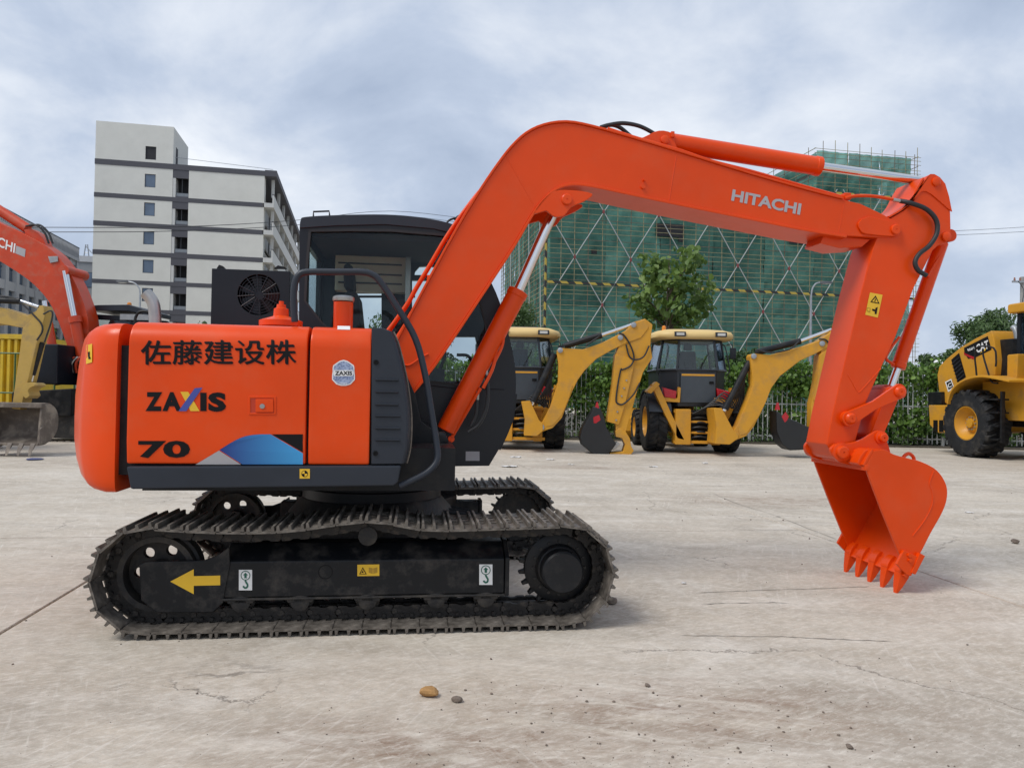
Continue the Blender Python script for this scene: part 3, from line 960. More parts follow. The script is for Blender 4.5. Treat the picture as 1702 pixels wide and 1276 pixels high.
for rr in (.05, .07, .09, .11, .13):
    ring = [(fan_c[0] + rr * math.cos(k * math.pi / 16), .318, fan_c[1] + rr * math.sin(k * math.pi / 16)) for k in range(33)]
    build('guard_ring', tube(ring, .0022, 5, 0), GREY, cond)
for k in range(12):
    a = k * math.pi / 6 + .1
    build('guard_spoke', cyl((fan_c[0] + .03 * math.cos(a), .316, fan_c[1] + .03 * math.sin(a)), (fan_c[0] + fr_ * math.cos(a), .316, fan_c[1] + fr_ * math.sin(a)), .0028, n=6), GREY, cond)
build('lifting_lug', prism(E.poly([(360, 446), (364, 440), (370, 442), (374, 446)], .36), .36, .40), BLACK, cond)
build('lifting_lug', prism(E.poly([(455, 446), (462, 441), (474, 444), (476, 446)], .36), .36, .40), BLACK, cond)

# step and boom bracket in front of the cover
build('step_plate', prism(E.poly([(655, 772), (706, 768), (714, 790), (712, 800), (650, 808)], -.80), -.80, -.62), BLACK, exc, bevel=.008)
build('tread_plate', prism(E.poly([(676, 757), (706, 756), (710, 767), (672, 769)], -.80), -.80, -.62), GREY, exc, bevel=.004)
for y0 in (-.40, -.03):
    build('boom_bracket', prism(E.poly([(640, 800), (625, 660), (640, 610), (665, 600), (690, 655), (700, 700), (722, 716), (740, 718), (746, 735), (738, 760), (728, 800)], -.40), y0, y0 + .03), BLACK, exc, bevel=.006)
for (px, py), r_ in (((732, 729), .042), ((657, 650), .055)):
    c = e3(px, py, -.40)
    build('pin_boss', lathe([(r_, .0), (r_, -.02), (r_ * .8, -.024), (r_ * .5, -.025)], c, (0, 1, 0), 24), BLACK, exc)

# --- cab
YC, YC2 = .08, 1.06
outer = curve2([(497, 560), (497, 470), (498, 378)], 3) + [(560, 372), (640, 370)] + curve2([(720, 378), (760, 388), (784, 405), (809, 454), (831, 503), (847.5, 564), (856.5, 613), (857, 654), (851.5, 695), (841, 721), (829, 747)], 3) + [(700, 747), (560, 747), (500, 747)]
win = curve2([(505, 500), (508, 440), (513, 381)], 3) + [(580, 380), (650, 381)] + curve2([(735, 388), (757, 395), (772, 420), (790, 470), (806, 530), (816, 585), (818, 612), (814, 640)], 3) + curve2([(765, 641), (720, 636), (680, 630), (640, 622), (570, 570), (532, 535)], 3)
oc, wc = E.poly(outer, YC), E.poly(win, YC)
cab = build('cab', [holed(oc, [wc], YC, YC + .05), holed(oc, [E.poly(h_, YC2 - .05) for h_ in ([(574, 487), (634, 487), (634, 575), (608, 588), (574, 560)], [(690, 451), (697, 443), (714, 442), (752, 450), (750, 457), (689, 457)], [(685, 466), (745, 466), (748, 520), (685, 520)], [(702, 560), (790, 560), (806, 632), (722, 634)])], YC2 - .05, YC2),
                    prism(E.poly([(500, 747), (829, 747), (813, 774), (725, 775), (500, 775)], YC), YC + .004, YC2)], BLACKCAB, exc, bevel=.008)
zcb = E.pick(600, 747, YC)[1]
build('window_seal', holed(wc, [offset_line(wc + [wc[0]], -.014)[:-1]] if False else [[(wcx + (sum(p_[0] for p_ in wc) / len(wc) - wcx) * .022, wcz + (sum(p_[1] for p_ in wc) / len(wc) - wcz) * .03) for wcx, wcz in wc]], YC - .003, YC + .02), RUBBER, cab)
build('side_window', prism(wc, YC + .022, YC + .026), GLASS, cab)
# roof
rf = E.poly(curve2([(498, 380), (500, 366), (508, 361), (560, 358), (640, 357), (700, 362), (755, 374), (790, 398)], 4) + [(770, 393), (720, 381), (640, 374), (560, 376)], YC)
build('roof', prism(rf, YC - .012, YC2 + .012), GREY, cab, bevel=.014, seg=3)
# rear wall with window, front glass
xr = E.pick(499, 450, YC)[0]
zr0, zr1 = zcb, E.pick(500, 376, YC)[1]
build('rear_wall', holed([(YC + .05, zr0), (YC2 - .05, zr0), (YC2 - .05, zr1), (YC + .05, zr1)], [[(YC + .16, zr0 + .62), (YC2 - .16, zr0 + .62), (YC2 - .16, zr1 - .1), (YC + .16, zr1 - .1)]], xr, xr + .04, 'x'), BLACKCAB, cab, bevel=.006)
build('rear_window', box(xr + .015, xr + .02, YC + .15, YC2 - .15, zr0 + .61, zr1 - .09), GLASS, cab)
fl = E.poly([(784, 405), (809, 454), (831, 503), (847.5, 564), (856.5, 613), (857, 654)], YC)
build('front_window', strip(fl, .006, YC + .052, YC2 - .052), GLASS, cab)
fl2 = E.poly([(857, 654), (851.5, 695), (841, 721), (829, 747)], YC)
build('front_panel', strip(fl2, .02, YC + .052, YC2 - .052), BLACKCAB, cab)
build('door_rail', cyl(e3(690, 493, YC2 - .1), e3(560, 493, YC2 - .1), .01, n=8), BLACKCAB, cab)
for pts in ([(672, 545), (672, 470), (648, 384)], [(560, 520), (556, 450), (560, 384)]):
    build('door_pillar', tube([e3(a, b, YC2 - .03) for a, b in pts], .022, 8), BLACKCAB, cab)
decal('data_plate', [(774, 750), (797, 750), (797, 765.5), (774, 765.5)], surface_y(E, YC - .002), SILVER, cab)
build('crease', tube([e3(a, b, YC - .001) for a, b in ((676, 631), (700, 638), (760, 645), (838, 647))], .004, 6), BLACKCAB, cab)
# interior
cushion = lambda x0, x1, y0, y1, z0, z1: box(x0, x1, y0, y1, z0, z1)
sx0, sz0 = E.pick(600, 600, .55)
build('seat', [box(sx0 - .05, sx0 + .42, .34, .82, sz0 - .12, sz0 + .02), prism([(sx0 - .08, sz0), (sx0 + .04, sz0), (sx0 - .02, sz0 + .5), (sx0 - .12, sz0 + .5)], .35, .81), prism([(sx0 - .13, sz0 + .52), (sx0 - .05, sz0 + .52), (sx0 - .07, sz0 + .72), (sx0 - .14, sz0 + .72)], .45, .71)], FABRIC, cab, bevel=.035, seg=3)
build('rear_console', [box(*[E.pick(557, 445, .8)[0], E.pick(675, 445, .8)[0]], .8, .9, E.pick(600, 484, .8)[1], E.pick(600, 410, .8)[1])], CREAM, cab, bevel=.008)
for py in (422, 438, 455, 470):
    build('console_rib', box(E.pick(562, py, .79)[0], E.pick(668, py, .79)[0], .788, .8, E.pick(600, py + 1.2, .79)[1], E.pick(600, py - 1.2, .79)[1]), GREY, cab)
build('console_bracket', box(E.pick(674, 445, .78)[0], E.pick(683, 445, .78)[0], .76, .84, E.pick(600, 500, .78)[1], E.pick(600, 406, .78)[1]), STEEL, cab, bevel=.004)
cx_, cz_ = E.pick(715, 610, .45)
build('control_console', [box(cx_ - .2, cx_ + .1, .22, .34, cz_ - .3, cz_ - .02), tube([(cx_ + .06, .28, cz_ - .04), (cx_ + .1, .28, cz_ + .08), (cx_ + .09, .28, cz_ + .14)], .014, 8), lathe([(.02, 0), (.028, .02), (.022, .06), (.008, .07)], (cx_ + .09, .28, cz_ + .13), (0, 0, 1), 12)], GREY, cab, bevel=.006)
build('monitor', box(cx_ + .36, cx_ + .40, .2, .36, cz_ - .02, cz_ + .14), GREY, cab, bevel=.01)
build('travel_lever', tube([(cx_ + .3, .5, cz_ - .35), (cx_ + .34, .5, cz_ - .1), (cx_ + .3, .5, cz_ + .08), (cx_ + .2, .5, cz_ + .1)], .012, 8), BLACK, cab)
build('headliner', box(xr + .06, E.pick(752, 390, .5)[0], YC + .06, YC2 - .06, zr1 - .06, zr1 - .02), FABRIC, cab)
# roof fittings
hp_ = [e3(a, b, .5) for a, b in ((521, 361), (521, 352), (547, 351), (548, 360))]
build('roof_handle', tube(hp_, .007, 8, 0), BLACK, cab)
lm = e3(764, 364, .2)
build('work_lamp', [lathe([(.02, -.025), (.032, 0), (.032, .03)], lm, (1, 0, .1), 16), tube([lm + Vector((-.11, 0, -.06)), lm + Vector((-.07, 0, -.01)), lm, lm + Vector((.02, 0, -.09))], .008, 6)], BLACK, cab)
build('mirror_arm', tube([e3(756, 366, .2), e3(770, 358, .15), e3(776, 352, .12)], .008, 6), BLACK, cab)

# --- boom
YB0, YB1 = -.345, -.025
YBC = (YB0 + YB1) / 2
top = curve2([(628, 628), (650, 588), (700, 492), (760, 382), (800, 316), (830, 272), (852, 244), (876, 222), (905, 208.5), (942, 203.5), (985, 211), (1060, 232), (1130, 253), (1250, 290), (1350, 318), (1402, 331)], 3)
bot = curve2([(684, 652), (722, 604), (790, 503), (850, 412), (880, 361), (900, 333), (922, 313), (948, 304), (985, 307), (1069, 325), (1180, 348), (1260, 364), (1340, 380), (1408, 391)], 3)
tip = [(1432, 338), (1470, 356), (1494, 370), (1499, 381), (1494, 391), (1470, 395)]
tl, bl_ = E.poly(top, YB0), E.poly(bot, YB0)
boom = build('boom', [prism(tl + E.poly(tip, YB0) + bl_[::-1], YB0 + .012, YB1 - .012)], ORANGE, exc, bevel=.004)
build('top_flange', strip(tl, .016, YB0, YB1), ORANGE, boom, bevel=.004)
build('bottom_flange', strip(bl_, -.018, YB0, YB1), ORANGE, boom, bevel=.004)
for yy, s in ((YB0 + .012, -1), (YB1 - .012, 1)):
    lug = E.poly(curve2([(884, 357), (900, 334), (920, 318), (950, 316), (985, 322), (972, 334), (950, 344), (938, 358), (922, 360), (908, 350)], 3), YB0)
    build('cylinder_lug', prism(lug, yy - .012, yy + .012), ORANGE, boom, bevel=.004)
    c = e3(942, 332, YB0); c.y = yy + s * .012
    build('pin', lathe([(.036, 0), (.036, .012), (.03, .016), (.006, .016), (.005, .012)], c, (0, s, 0), 24), ORANGE, boom, smooth=28)
    pill = E.poly(curve2([(1432, 364), (1426, 372), (1430, 383), (1440, 389), (1486, 393), (1496, 388), (1498, 379), (1492, 371), (1445, 360)], 3), YB0)
    build('tip_plate', prism(pill, yy, yy + s * .016), ORANGE, boom, bevel=.005)
    c = e3(1487.5, 382, YB0); c.y = yy + s * .014
    build('pin', lathe([(.036, 0), (.036, .014), (.03, .018), (.006, .018), (.005, .014)], c, (0, s, 0), 24), ORANGE, boom, smooth=28)
build('tip_block', prism(E.poly([(1376, 388), (1412, 391), (1455, 395), (1440, 408), (1402, 410), (1370, 402)], YB0), YB0 + .05, YB1 - .05), ORANGE, boom, bevel=.006)
letters('lettering', 'HITACHI', (1215, 333.5), (1329.5, 357.5), (1218, 314.5), surface_y(E, YB0 + .0095), SILVER, boom, .035)
build('weld_seam', tube([e3(1125, 253, YB0 + .013), e3(1112, 333, YB0 + .013)], .004, 6), ORANGE, boom)
build('weld_seam', tube([e3(1404, 334, YB0 + .013), e3(1394, 387, YB0 + .013)], .003, 6), ORANGE, boom)
build('weld_seam', tube([e3(840, 258, YB0 + .013), e3(892, 350, YB0 + .013)], .003, 6), ORANGE, boom)
build('drain_boss', [lathe([(.014, 0), (.014, -.015)], e3(1068, 311, YB0 + .012), (0, 1, 0), 10), lathe([(.008, 0), (.008, -.02)], e3(1070, 300, YB0 + .012), (0, 1, 0), 8)], ORANGE, boom)
build('grease_line', tube([e3(a, b, YB0 + .008) for a, b in ((668, 600), (672, 606), (682, 606), (700, 594), (712, 588))], .006, 8), ORANGE, boom)
# arm-cylinder bracket on top
for yy in (YBC - .075, YBC + .055):
    build('arm_cylinder_bracket', prism(E.poly(curve2([(1048, 232), (1070, 228), (1088, 219), (1103, 217), (1118, 222), (1121, 234), (1122, 252), (1060, 236)], 2), YBC - .075), yy, yy + .02), ORANGE, boom, bevel=.004)
c = e3(1105, 233, YBC - .075)
build('pin', lathe([(.03, 0), (.03, .012), (.024, .016), (.005, .016)], c, (0, -1, 0), 20), ORANGE, boom)
build('pin_retainer', box(c.x + .04, c.x + .065, YBC - .09, YBC + .07, c.z + .02, c.z + .06), ORANGE, boom, bevel=.004)
# hard lines
for dy, ext in ((0, 0), (.05, 3)):
    pts = [(648, 566 + ext), (668, 540), (690, 508), (702, 486), (726, 446), (752, 402), (779, 357), (806, 318), (832, 282), (852, 250)]
    build('hydraulic_pipe', tube([e3(a - 11 * min(1, (9 - k_) / 4) + 4 * (k_ > 7), b - 7 * min(1, (9 - k_) / 4) + 3 * (k_ > 7) + ext, YB0 + .06 + dy) for k_, (a, b) in enumerate(pts)], .0125, 10), ORANGE, boom)
    build('hydraulic_pipe', tube([e3(a, b + ext, YB0 + .06 + dy) for a, b in ((1010, 214), (1060, 230), (1130, 250), (1180, 267), (1250, 285), (1330, 308), (1402, 328))], .011, 10), ORANGE, boom)
build('hydraulic_pipe', tube([e3(a, b, YB0 + .04) for a, b in ((650, 578), (660, 560), (676, 535), (682, 522), (694, 505), (704, 488))], .0105, 8), ORANGE, boom)
for px, py in ((783, 352), (716, 464), (1403, 328)):
    c = e3(px, py, YB0 + .08)
    build('pipe_clamp', box(c.x - .025, c.x + .025, YB0 + .03, YB0 + .15, c.z - .028, c.z + .02), ORANGE, boom, bevel=.005)
build('hydraulic_pipe', tube([e3(a, b, YB0 + .03) for a, b in ((1404, 330), (1420, 326), (1450, 326), (1480, 331), (1496, 334))], .0115, 8), ORANGE, boom)
hs = [e3(a, b, YB0 - .012 - .02 * k / 9) for k, (a, b) in enumerate(((1496, 334), (1515, 338), (1540, 348), (1556, 366), (1557, 388), (1545, 408), (1528, 422), (1521, 436), (1526, 449), (1540, 458)))]
hs[0] = e3(1496, 334, YB0 + .03)
build('hose_fitting', cyl(e3(1484, 332, YB0 + .03), e3(1500, 335, YB0 + .025), .013, n=10), STEEL, boom)
build('hydraulic_hose', tube(hs, .0165, 12), RUBBER, boom)
build('hydraulic_hose', tube([e3(a, b, YBC - .03) for a, b in ((998, 212), (1012, 208), (1035, 205), (1060, 209), (1080, 218), (1095, 228))], .014, 10), RUBBER, boom)
build('hydraulic_hose', tube([e3(a, b, YBC + .04) for a, b in ((1000, 213), (1015, 208), (1030, 212), (1045, 224), (1055, 233))], .014, 10), RUBBER, boom)


def ram(name, a, b, c, rb, rr, parent=exc, m=None, y=YBC):
    """barrel from a to b, rod from b to c (sight lines on the plane y)"""
    a, b, c = e3(*a, y), e3(*b, y), e3(*c, y)
    L = (b - a).length
    o = build(name, lathe([(rb * .55, 0), (rb, .004), (rb, L - .045), (rb * 1.07, L - .042), (rb * 1.07, L - .004), (rb * .95, L), (rr * 1.02, L + .002)], a, b - a, 32), m or ORANGE, parent, bevel=.003)
    rod = build('piston_rod', cyl(b - (b - a).normalized() * .02, c, rr, n=24), CHROME, o)
    return o


bc = ram('boom_cylinder', (741, 716), (862, 483), (921, 350), .066, .036)
build('cylinder_foot', [cyl(e3(732, 729, YBC - .09), e3(732, 729, YBC + .09) if False else Vector((e3(732, 729, YBC).x, YBC + .09, e3(732, 729, YBC).z)), .045, n=20)], ORANGE, bc)
for a, b, r_ in (((838, 545), (822, 602), .010), ((826, 575), (803, 645), .012)):
    build('side_pipe', tube([e3(a[0], a[1], YBC - .02), e3((a[0] + b[0]) / 2 + 5, (a[1] + b[1]) / 2, YBC - .03), e3(b[0], b[1], YBC - .03)], r_, 8), ORANGE, bc)
build('side_pipe', tube([e3(a, b, YBC - .03) for a, b in ((799, 645), (790, 660), (752, 725), (748, 730))], .011, 8), ORANGE, bc)
build('pipe_block', lathe([(.022, -.02), (.022, .02)], e3(750, 729, YBC - .02), (0, 1, 0), 12), ORANGE, bc)
build('hydraulic_hose', tube([e3(a, b, YBC - .02) for a, b in ((808, 622), (811, 650), (808, 680), (796, 705), (778, 718))], .013, 8), RUBBER, bc)
build('hydraulic_hose', tube([e3(a, b, YBC - .02) for a, b in ((793, 662), (791, 690), (783, 708))], .011, 8), RUBBER, bc)
for a, b in (((807, 606), (808.5, 624)), ((794, 650), (793, 664))):
    build('hose_fitting', cyl(e3(*a, YBC - .025), e3(*b, YBC - .02), .013, n=8), STEEL, bc)
ac = ram('arm_cylinder', (1112, 237), (1363, 277), (1535, 301), .064, .031)

# --- arm
YA0, YA1 = -.325, -.045
arm_p = [(1384, 687), (1406, 593), (1429, 495), (1451, 413), (1462, 385), (1480, 363)] + curve2([(1502, 350), (1519, 334), (1530, 310), (1540, 294), (1552, 289), (1564, 296)], 3) + [(1572, 325), (1580, 352), (1581, 390), (1574, 404), (1560, 408), (1551, 416), (1519, 479), (1488, 562), (1464, 613), (1440, 668), (1421, 737), (1416, 757), (1400, 762), (1384, 756), (1374, 738)]
ap = E.poly(arm_p, YA0)
arm = build('arm', prism(ap, YA0, YA1), ORANGE, exc, bevel=.008)
build('back_flange', strip(E.poly(curve2([(1478, 362), (1500, 349), (1516, 333), (1527, 312), (1536, 297)], 3), YA0), .014, YA0 - .006, YA1 + .006), ORANGE, arm, bevel=.003)
build('reinforcing_plate', prism(E.poly(curve2([(1498, 348), (1520, 330), (1532, 318), (1548, 324), (1578, 350), (1580, 346), (1570, 306), (1552, 290), (1540, 294), (1528, 314), (1514, 336)], 2), YA0), YA0 - .008, YA0 + .002), ORANGE, arm, bevel=.003)
for px, py in ((1554, 303), (1571, 394)):
    c = e3(px, py, YA0)
    build('pin', lathe([(.032, 0), (.032, .014), (.026, .018), (.005, .018)], c + Vector((0, -.006, 0)), (0, -1, 0), 22), ORANGE, arm)
build('weld_seam', tube([e3(a, b, YA0 + .001) for a, b in ((1409, 622), (1424, 649), (1428, 651), (1434, 646), (1464, 612))], .0045, 6), ORANGE, arm)
build('pin_tube', [cyl(Vector((*[e3(1396, 750, YA0).x], YA0 - .06, e3(1396, 750, YA0).z)), Vector((e3(1396, 750, YA0).x, YA1 + .06, e3(1396, 750, YA0).z)), .06, n=28)], ORANGE, arm)
ya3 = surface_y(E, YA0 - .002)
decal('shock_sticker', [(1446, 486), (1467, 490), (1459, 528), (1438, 523)], ya3, YEL, arm)
ya4, ya5 = surface_y(E, YA0 - .0035), surface_y(E, YA0 - .005)
decal('shock_mark', [(1455.5, 491), (1462, 505), (1446.5, 502)], ya4, INK, arm)
decal('shock_mark', [(1455, 494.5), (1459.5, 503), (1449.5, 501)], ya5, YEL, arm)
decal('shock_mark', [(1454.5, 496.5), (1456, 496.5), (1454.8, 501.5), (1453.4, 501)], surface_y(E, YA0 - .0065), INK, arm)
decal('shock_mark', [(1450, 513), (1455, 514.5), (1455, 512), (1459, 510), (1457, 522), (1454, 522), (1454, 517.5), (1449.5, 516)], ya4, INK, arm)
decal('shock_mark', [(1441, 511), (1447, 512), (1446, 519), (1440.5, 517)], ya4, paint('ochre_print', (.42, .24, .02)), arm)
decal('shock_mark', [(1442, 512.5), (1446, 513), (1445.2, 517.6), (1441.5, 516)], ya5, YEL, arm)
# bucket cylinder and linkage
kc = ram('bucket_cylinder', (1565, 403), (1492, 612), (1481, 642), .047, .027)
build('cylinder_eye', cyl(Vector((e3(1571, 394, YBC).x, YBC - .06, e3(1571, 394, YBC).z)), Vector((e3(1571, 394, YBC).x, YBC + .06, e3(1571, 394, YBC).z)), .045), ORANGE, kc)
build('side_pipe', tube([e3(a, b, YBC - .04) for a, b in ((1566, 418), (1548, 448), (1542, 460))], .009, 8), ORANGE, kc)
build('side_pipe', tube([e3(a, b, YBC - .05) for a, b in ((1495, 560), (1478, 582), (1473, 596), (1486, 606))], .01, 8), ORANGE, kc)
lp, lq = (1413.5, 695.5), (1495, 651)
for yy in (YA0 - .05, YA1 + .022):
    A, B = E.pick(*lp, YA0 - .05), E.pick(*lq, YA0 - .05)
    d = Vector((B[0] - A[0], B[1] - A[1])); L = d.length; d /= L; nv = Vector((-d.y, d.x))
    out_ = []
    for k in range(9):
        a = math.pi / 2 + .35 + k * (math.pi - .7) / 8
        out_.append(Vector(A) + d * (.056 * math.cos(a)) + nv * (.056 * math.sin(a)))
    mid = [Vector(A) + d * (L * .5) - nv * .030]
    far = []
    for k in range(9):
        a = -math.pi / 2 + .35 + k * (math.pi - .7) / 8
        far.append(Vector(B) + d * (.056 * math.cos(a)) + nv * (.056 * math.sin(a)))
    mid2 = [Vector(A) + d * (L * .5) + nv * .030]
    rk = build('rocker_link', prism([tuple(v) for v in out_ + mid + far + mid2], yy, yy + .028), ORANGE, exc, bevel=.005)
    s = -1 if yy < YBC else 1
    for q in (A, B):
        yo = yy if s < 0 else yy + .028
        build('pin', lathe([(.04, 0), (.04, .01), (.032, .022), (.026, .026), (.006, .026), (.005, .02)], (q[0], yo, q[1]), (0, s, 0), 24), ORANGE, rk, smooth=28)
A, B = E.pick(*lp, YA0 - .05), E.pick(*lq, YA0 - .05)
build('link_pin', [cyl((B[0], YA0 - .04, B[1]), (B[0], YA1 + .04, B[1]), .04), cyl((B[0], YBC - .06, B[1]), (B[0], YBC + .06, B[1]), .052)], ORANGE_IN, exc)
build('link_pin', cyl((A[0], YA0 - .03, A[1]), (A[0], YA1 + .03, A[1]), .05), ORANGE, exc)
C_ = E.pick(1464, 727, YA0 - .05)
d = Vector((C_[0] - B[0], C_[1] - B[1])); L = d.length; d /= L; nv = Vector((-d.y, d.x))
lk = [Vector(B) + nv * .05 - d * .02, Vector(B) - nv * .05 - d * .02, Vector(B) - nv * .055 + d * .05, Vector(B) - nv * .05 + d * (L * .6), Vector(C_) - nv * .045, Vector(C_) + d * .045, Vector(C_) + nv * .045, Vector(B) + nv * .05 + d * (L * .6)]
build('bucket_link', prism([tuple(v) for v in lk], YA0 + .0, YA1 - .0), ORANGE, exc, bevel=.012)

# --- bucket
YK0, YK1 = -.525, .155
back = curve2([(1453, 749), (1470, 747), (1486, 755), (1508, 761), (1531, 767), (1557, 781), (1572, 803), (1574.5, 825), (1567, 850), (1547, 886), (1530, 919), (1508, 953)], 4)
front = [(1494, 918), (1465, 846), (1446, 796), (1438.5, 775)]
bk, ft = E.poly(back, YK0), E.poly(front, YK0)
bucket = build('bucket', prism(bk + ft, YK0, YK0 + .022), ORANGE, exc, bevel=.004)
build('side_plate', prism(bk + ft, YK1 - .022, YK1), ORANGE, bucket, bevel=.004)
build('bucket_wrapper', strip(bk, -.02, YK0 + .021, YK1 - .021), ORANGE, bucket, smooth=60)
tp = [ft[-1], bk[0]]
build('top_plate', strip([ft[-1], ((ft[-1][0] + bk[0][0]) / 2, (ft[-1][1] + bk[0][1]) / 2), bk[0]], .02, YK0 + .001, YK1 - .001), ORANGE, bucket, bevel=.004)
build('lip_reinforcement', prism([(ft[-1][0] - .006, ft[-1][1] - .03), (ft[-1][0] + .03, ft[-1][1] - .03), (ft[-1][0] + .03, ft[-1][1] + .012), (ft[-1][0] - .006, ft[-1][1] + .012)], YK0 - .003, YK1 + .003), ORANGE, bucket, bevel=.008)
build('torque_tube', prism(E.poly(curve2([(1438, 776), (1430, 770), (1440, 752), (1452, 747), (1470, 748), (1488, 757), (1470, 770), (1450, 774)], 3), YK0), YK0 + .03, YK1 - .03), ORANGE, bucket, bevel=.004)
for yy in (YA0 - .045, YA1 + .015):
    ear = E.poly(curve2([(1384, 758), (1381, 747), (1387, 739), (1396, 737), (1415, 736), (1434, 730), (1450, 720), (1461, 715), (1470, 719), (1474, 732), (1480, 750), (1478, 762), (1442, 777), (1415, 773), (1395, 768)], 3), YA0 - .045)
    build('bucket_ear', prism(ear, yy, yy + .03), ORANGE, bucket, bevel=.005)
    s = -1 if yy < YBC else 1
    for (px, py), r_ in (((1397, 751), .062), ((1464, 727), .045)):
        q = E.pick(px, py, YA0 - .045); yo = yy if s < 0 else yy + .03
        build('pin', lathe([(r_, 0), (r_, .012), (r_ * .72, .016), (r_ * .68, .04), (r_ * .55, .045), (.006, .045), (.005, .035)], (q[0], yo, q[1]), (0, s, 0), 28), ORANGE, bucket, smooth=28)
q = E.pick(1464, 727, YA0 - .045)
build('link_pin', cyl((q[0], YA0 - .02, q[1]), (q[0], YA1 + .02, q[1]), .038), ORANGE_IN, bucket)
c = e3(1510, 757, -.18)
build('lifting_eye', tube([c + Vector((-.045, 0, -.05)), c + Vector((-.038, 0, -.01)), c + Vector((0, 0, .015)), c + Vector((.038, 0, -.01)), c + Vector((.045, 0, -.06))], .013, 8), ORANGE, bucket)
build('weld_seam', tube([e3(a, b, YK0 - .001) for a, b in ((1552, 782), (1545, 802), (1549, 815), (1550, 835), (1538, 862), (1517, 890))], .004, 6), ORANGE, bucket)
# cutting edge, side cutters and teeth
le = bk[-1]; fe = ft[0]
dl = (Vector(le) - Vector(bk[-4])).normalized()
lipd = dl; lipn = Vector((-dl.y, dl.x))
lip0 = Vector(bk[-2])
build('cutting_edge', prism([tuple(lip0 + lipn * .006), tuple(Vector(le) + dl * .03 + lipn * .006), tuple(Vector(le) + dl * .03 - lipn * .022), tuple(lip0 - lipn * .026)], YK0 - .012, YK1 + .012), ORANGE, bucket, bevel=.004)
for yy, s in ((YK0, -1), (YK1, 1)):
    sc_ = E.poly([(1487, 936), (1499, 913), (1525, 925), (1511, 956), (1503, 953)], YK0)
    ys = (yy - .022, yy + .001) if s < 0 else (yy - .001, yy + .022)
    cut = build('side_cutter', prism(sc_, *ys), ORANGE, bucket, bevel=.004)
    b_ = E.poly([(1524, 917), (1533, 922), (1517, 953), (1510, 950)], YK0)
    build('wear_block', prism(b_, yy - (.03 if s < 0 else 0), yy + (0 if s < 0 else .03)), ORANGE, cut, bevel=.004)
    for px, py in ((1507, 921), (1508, 929)):
        c = e3(px, py, YK0); c.y = yy + s * .022
        build('bolt', lathe([(.014, 0), (.014, .014)], c, (0, s, 0), 6), ORANGE, cut)
tipp = ground_pt(1486, 989)
tl_ = E.m.transposed() @ (tipp - E.o)
base = Vector(le) + dl * .015
tdir = (Vector((E.pick(1488, 988, YK0 + .04))) - base); tl2 = tdir.length; tdir.normalize(); tn = Vector((-tdir.y, tdir.x))
for k in range(5):
    yc = YK0 + .045 + k * (YK1 - YK0 - .09) / 4
    def ring(t, h, w):
        p_ = base + tdir * t
        return [(p_.x + tn.x * h, yc - w, p_.y + tn.y * h), (p_.x + tn.x * h, yc + w, p_.y + tn.y * h), (p_.x - tn.x * h, yc + w, p_.y - tn.y * h), (p_.x - tn.x * h, yc - w, p_.y - tn.y * h)]
    th = build('bucket_tooth', loft([ring(-.07, .02, .03), ring(-.03, .034, .034), ring(.01, .034, .034), ring(tl2 * .6, .018, .026), ring(tl2 - .01, .006, .015), ring(tl2, .004, .013)]), ORANGE, bucket, bevel=.004)
    build('tooth_adapter', loft([ring(-.10, .010, .03), ring(-.07, .03, .036), ring(-.035, .039, .038), ring(-.005, .038, .037)]), ORANGE, th, bevel=.005)

# ---------------------------------------------------------------- white apartment-like block
WALLW = paint('cream_render_wall', (.66, .655, .605), rough=.85, var=.04, scale=.6, dirt=(.44, .43, .38), damt=.12, dscale=.35, bump=.05, bscale=8)
BAND = paint('dark_grey_band', (.085, .085, .098), rough=.8, var=.06, scale=1)
WPANE = paint('blue_window_pane', (.10, .14, .20), rough=.08, var=.25, scale=.4, spec=.8)
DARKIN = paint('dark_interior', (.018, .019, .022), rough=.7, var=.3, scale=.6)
WFRAME = paint('dark_window_frame', (.045, .048, .055), rough=.5)
SLABW = paint('white_balcony_paint', (.56, .56, .54), rough=.8, var=.05, scale=.8)
W = Frame(-48.7, 86.0, R(11.5))
wb = W.root('white_building', 'tall cream block with dark grey bands and a higher stair tower behind the cab', 'building')


def wx(px, py=300): return W.pick(px, py, 0)[0]


def wz(py, px=153): return W.pick(px, py, 0)[1]


xt1, xr0, xr1, xe = wx(287), wx(290), wx(314), wx(455, 290)
bands = [(263, 272), (319, 326.5), (366, 374), (414, 422), (463, 470), (511, 518)]
bz = [(wz(b), wz(a)) for a, b in bands]
FH = bz[1][0] - bz[2][0]
for _ in range(5):
    bz.append((bz[-1][0] - FH, bz[-1][1] - FH))
ztw = wz(200)
wins = [(243.5, 265.5, 1), (289.5, 311.5, 0), (337, 359, 0), (385, 406.5, 0), (432, 454, 0), (479, 501, 0)]
ww0, ww1 = wx(240.5, 300), wx(258.5, 300)
wr = [(wz(b, 250), wz(a, 250), d) for a, b, d in wins]
for k in range(1, 5):
    wr.append((wr[5][0] - FH * k, wr[5][1] - FH * k, 0))
holes = [[(ww0, a), (ww1, a), (ww1, b), (ww0, b)] for a, b, d in wr if a > .3]
build('tower_wall', holed([(0, 0), (xt1, 0), (xt1, ztw), (0, ztw)], holes, 0, .25), WALLW, wb)
dep = 41.0
build('tower_side_wall', [box(xt1 - .25, xt1, .25, 7.5, 0, ztw), box(0, .25, .25, 7.5, 0, ztw)], WALLW, wb)
build('tower_roof', [box(.25, xt1 - .25, .25, 7.5, ztw - .6, ztw - .4), box(.25, xt1 - .25, 7.25, 7.5, 0, ztw)], WALLW, wb)
build('roof_door', box(xt1 - .02, xt1 + .01, 1.2, 2.2, bz[0][1], bz[0][1] + 2.4), DARKIN, wb)
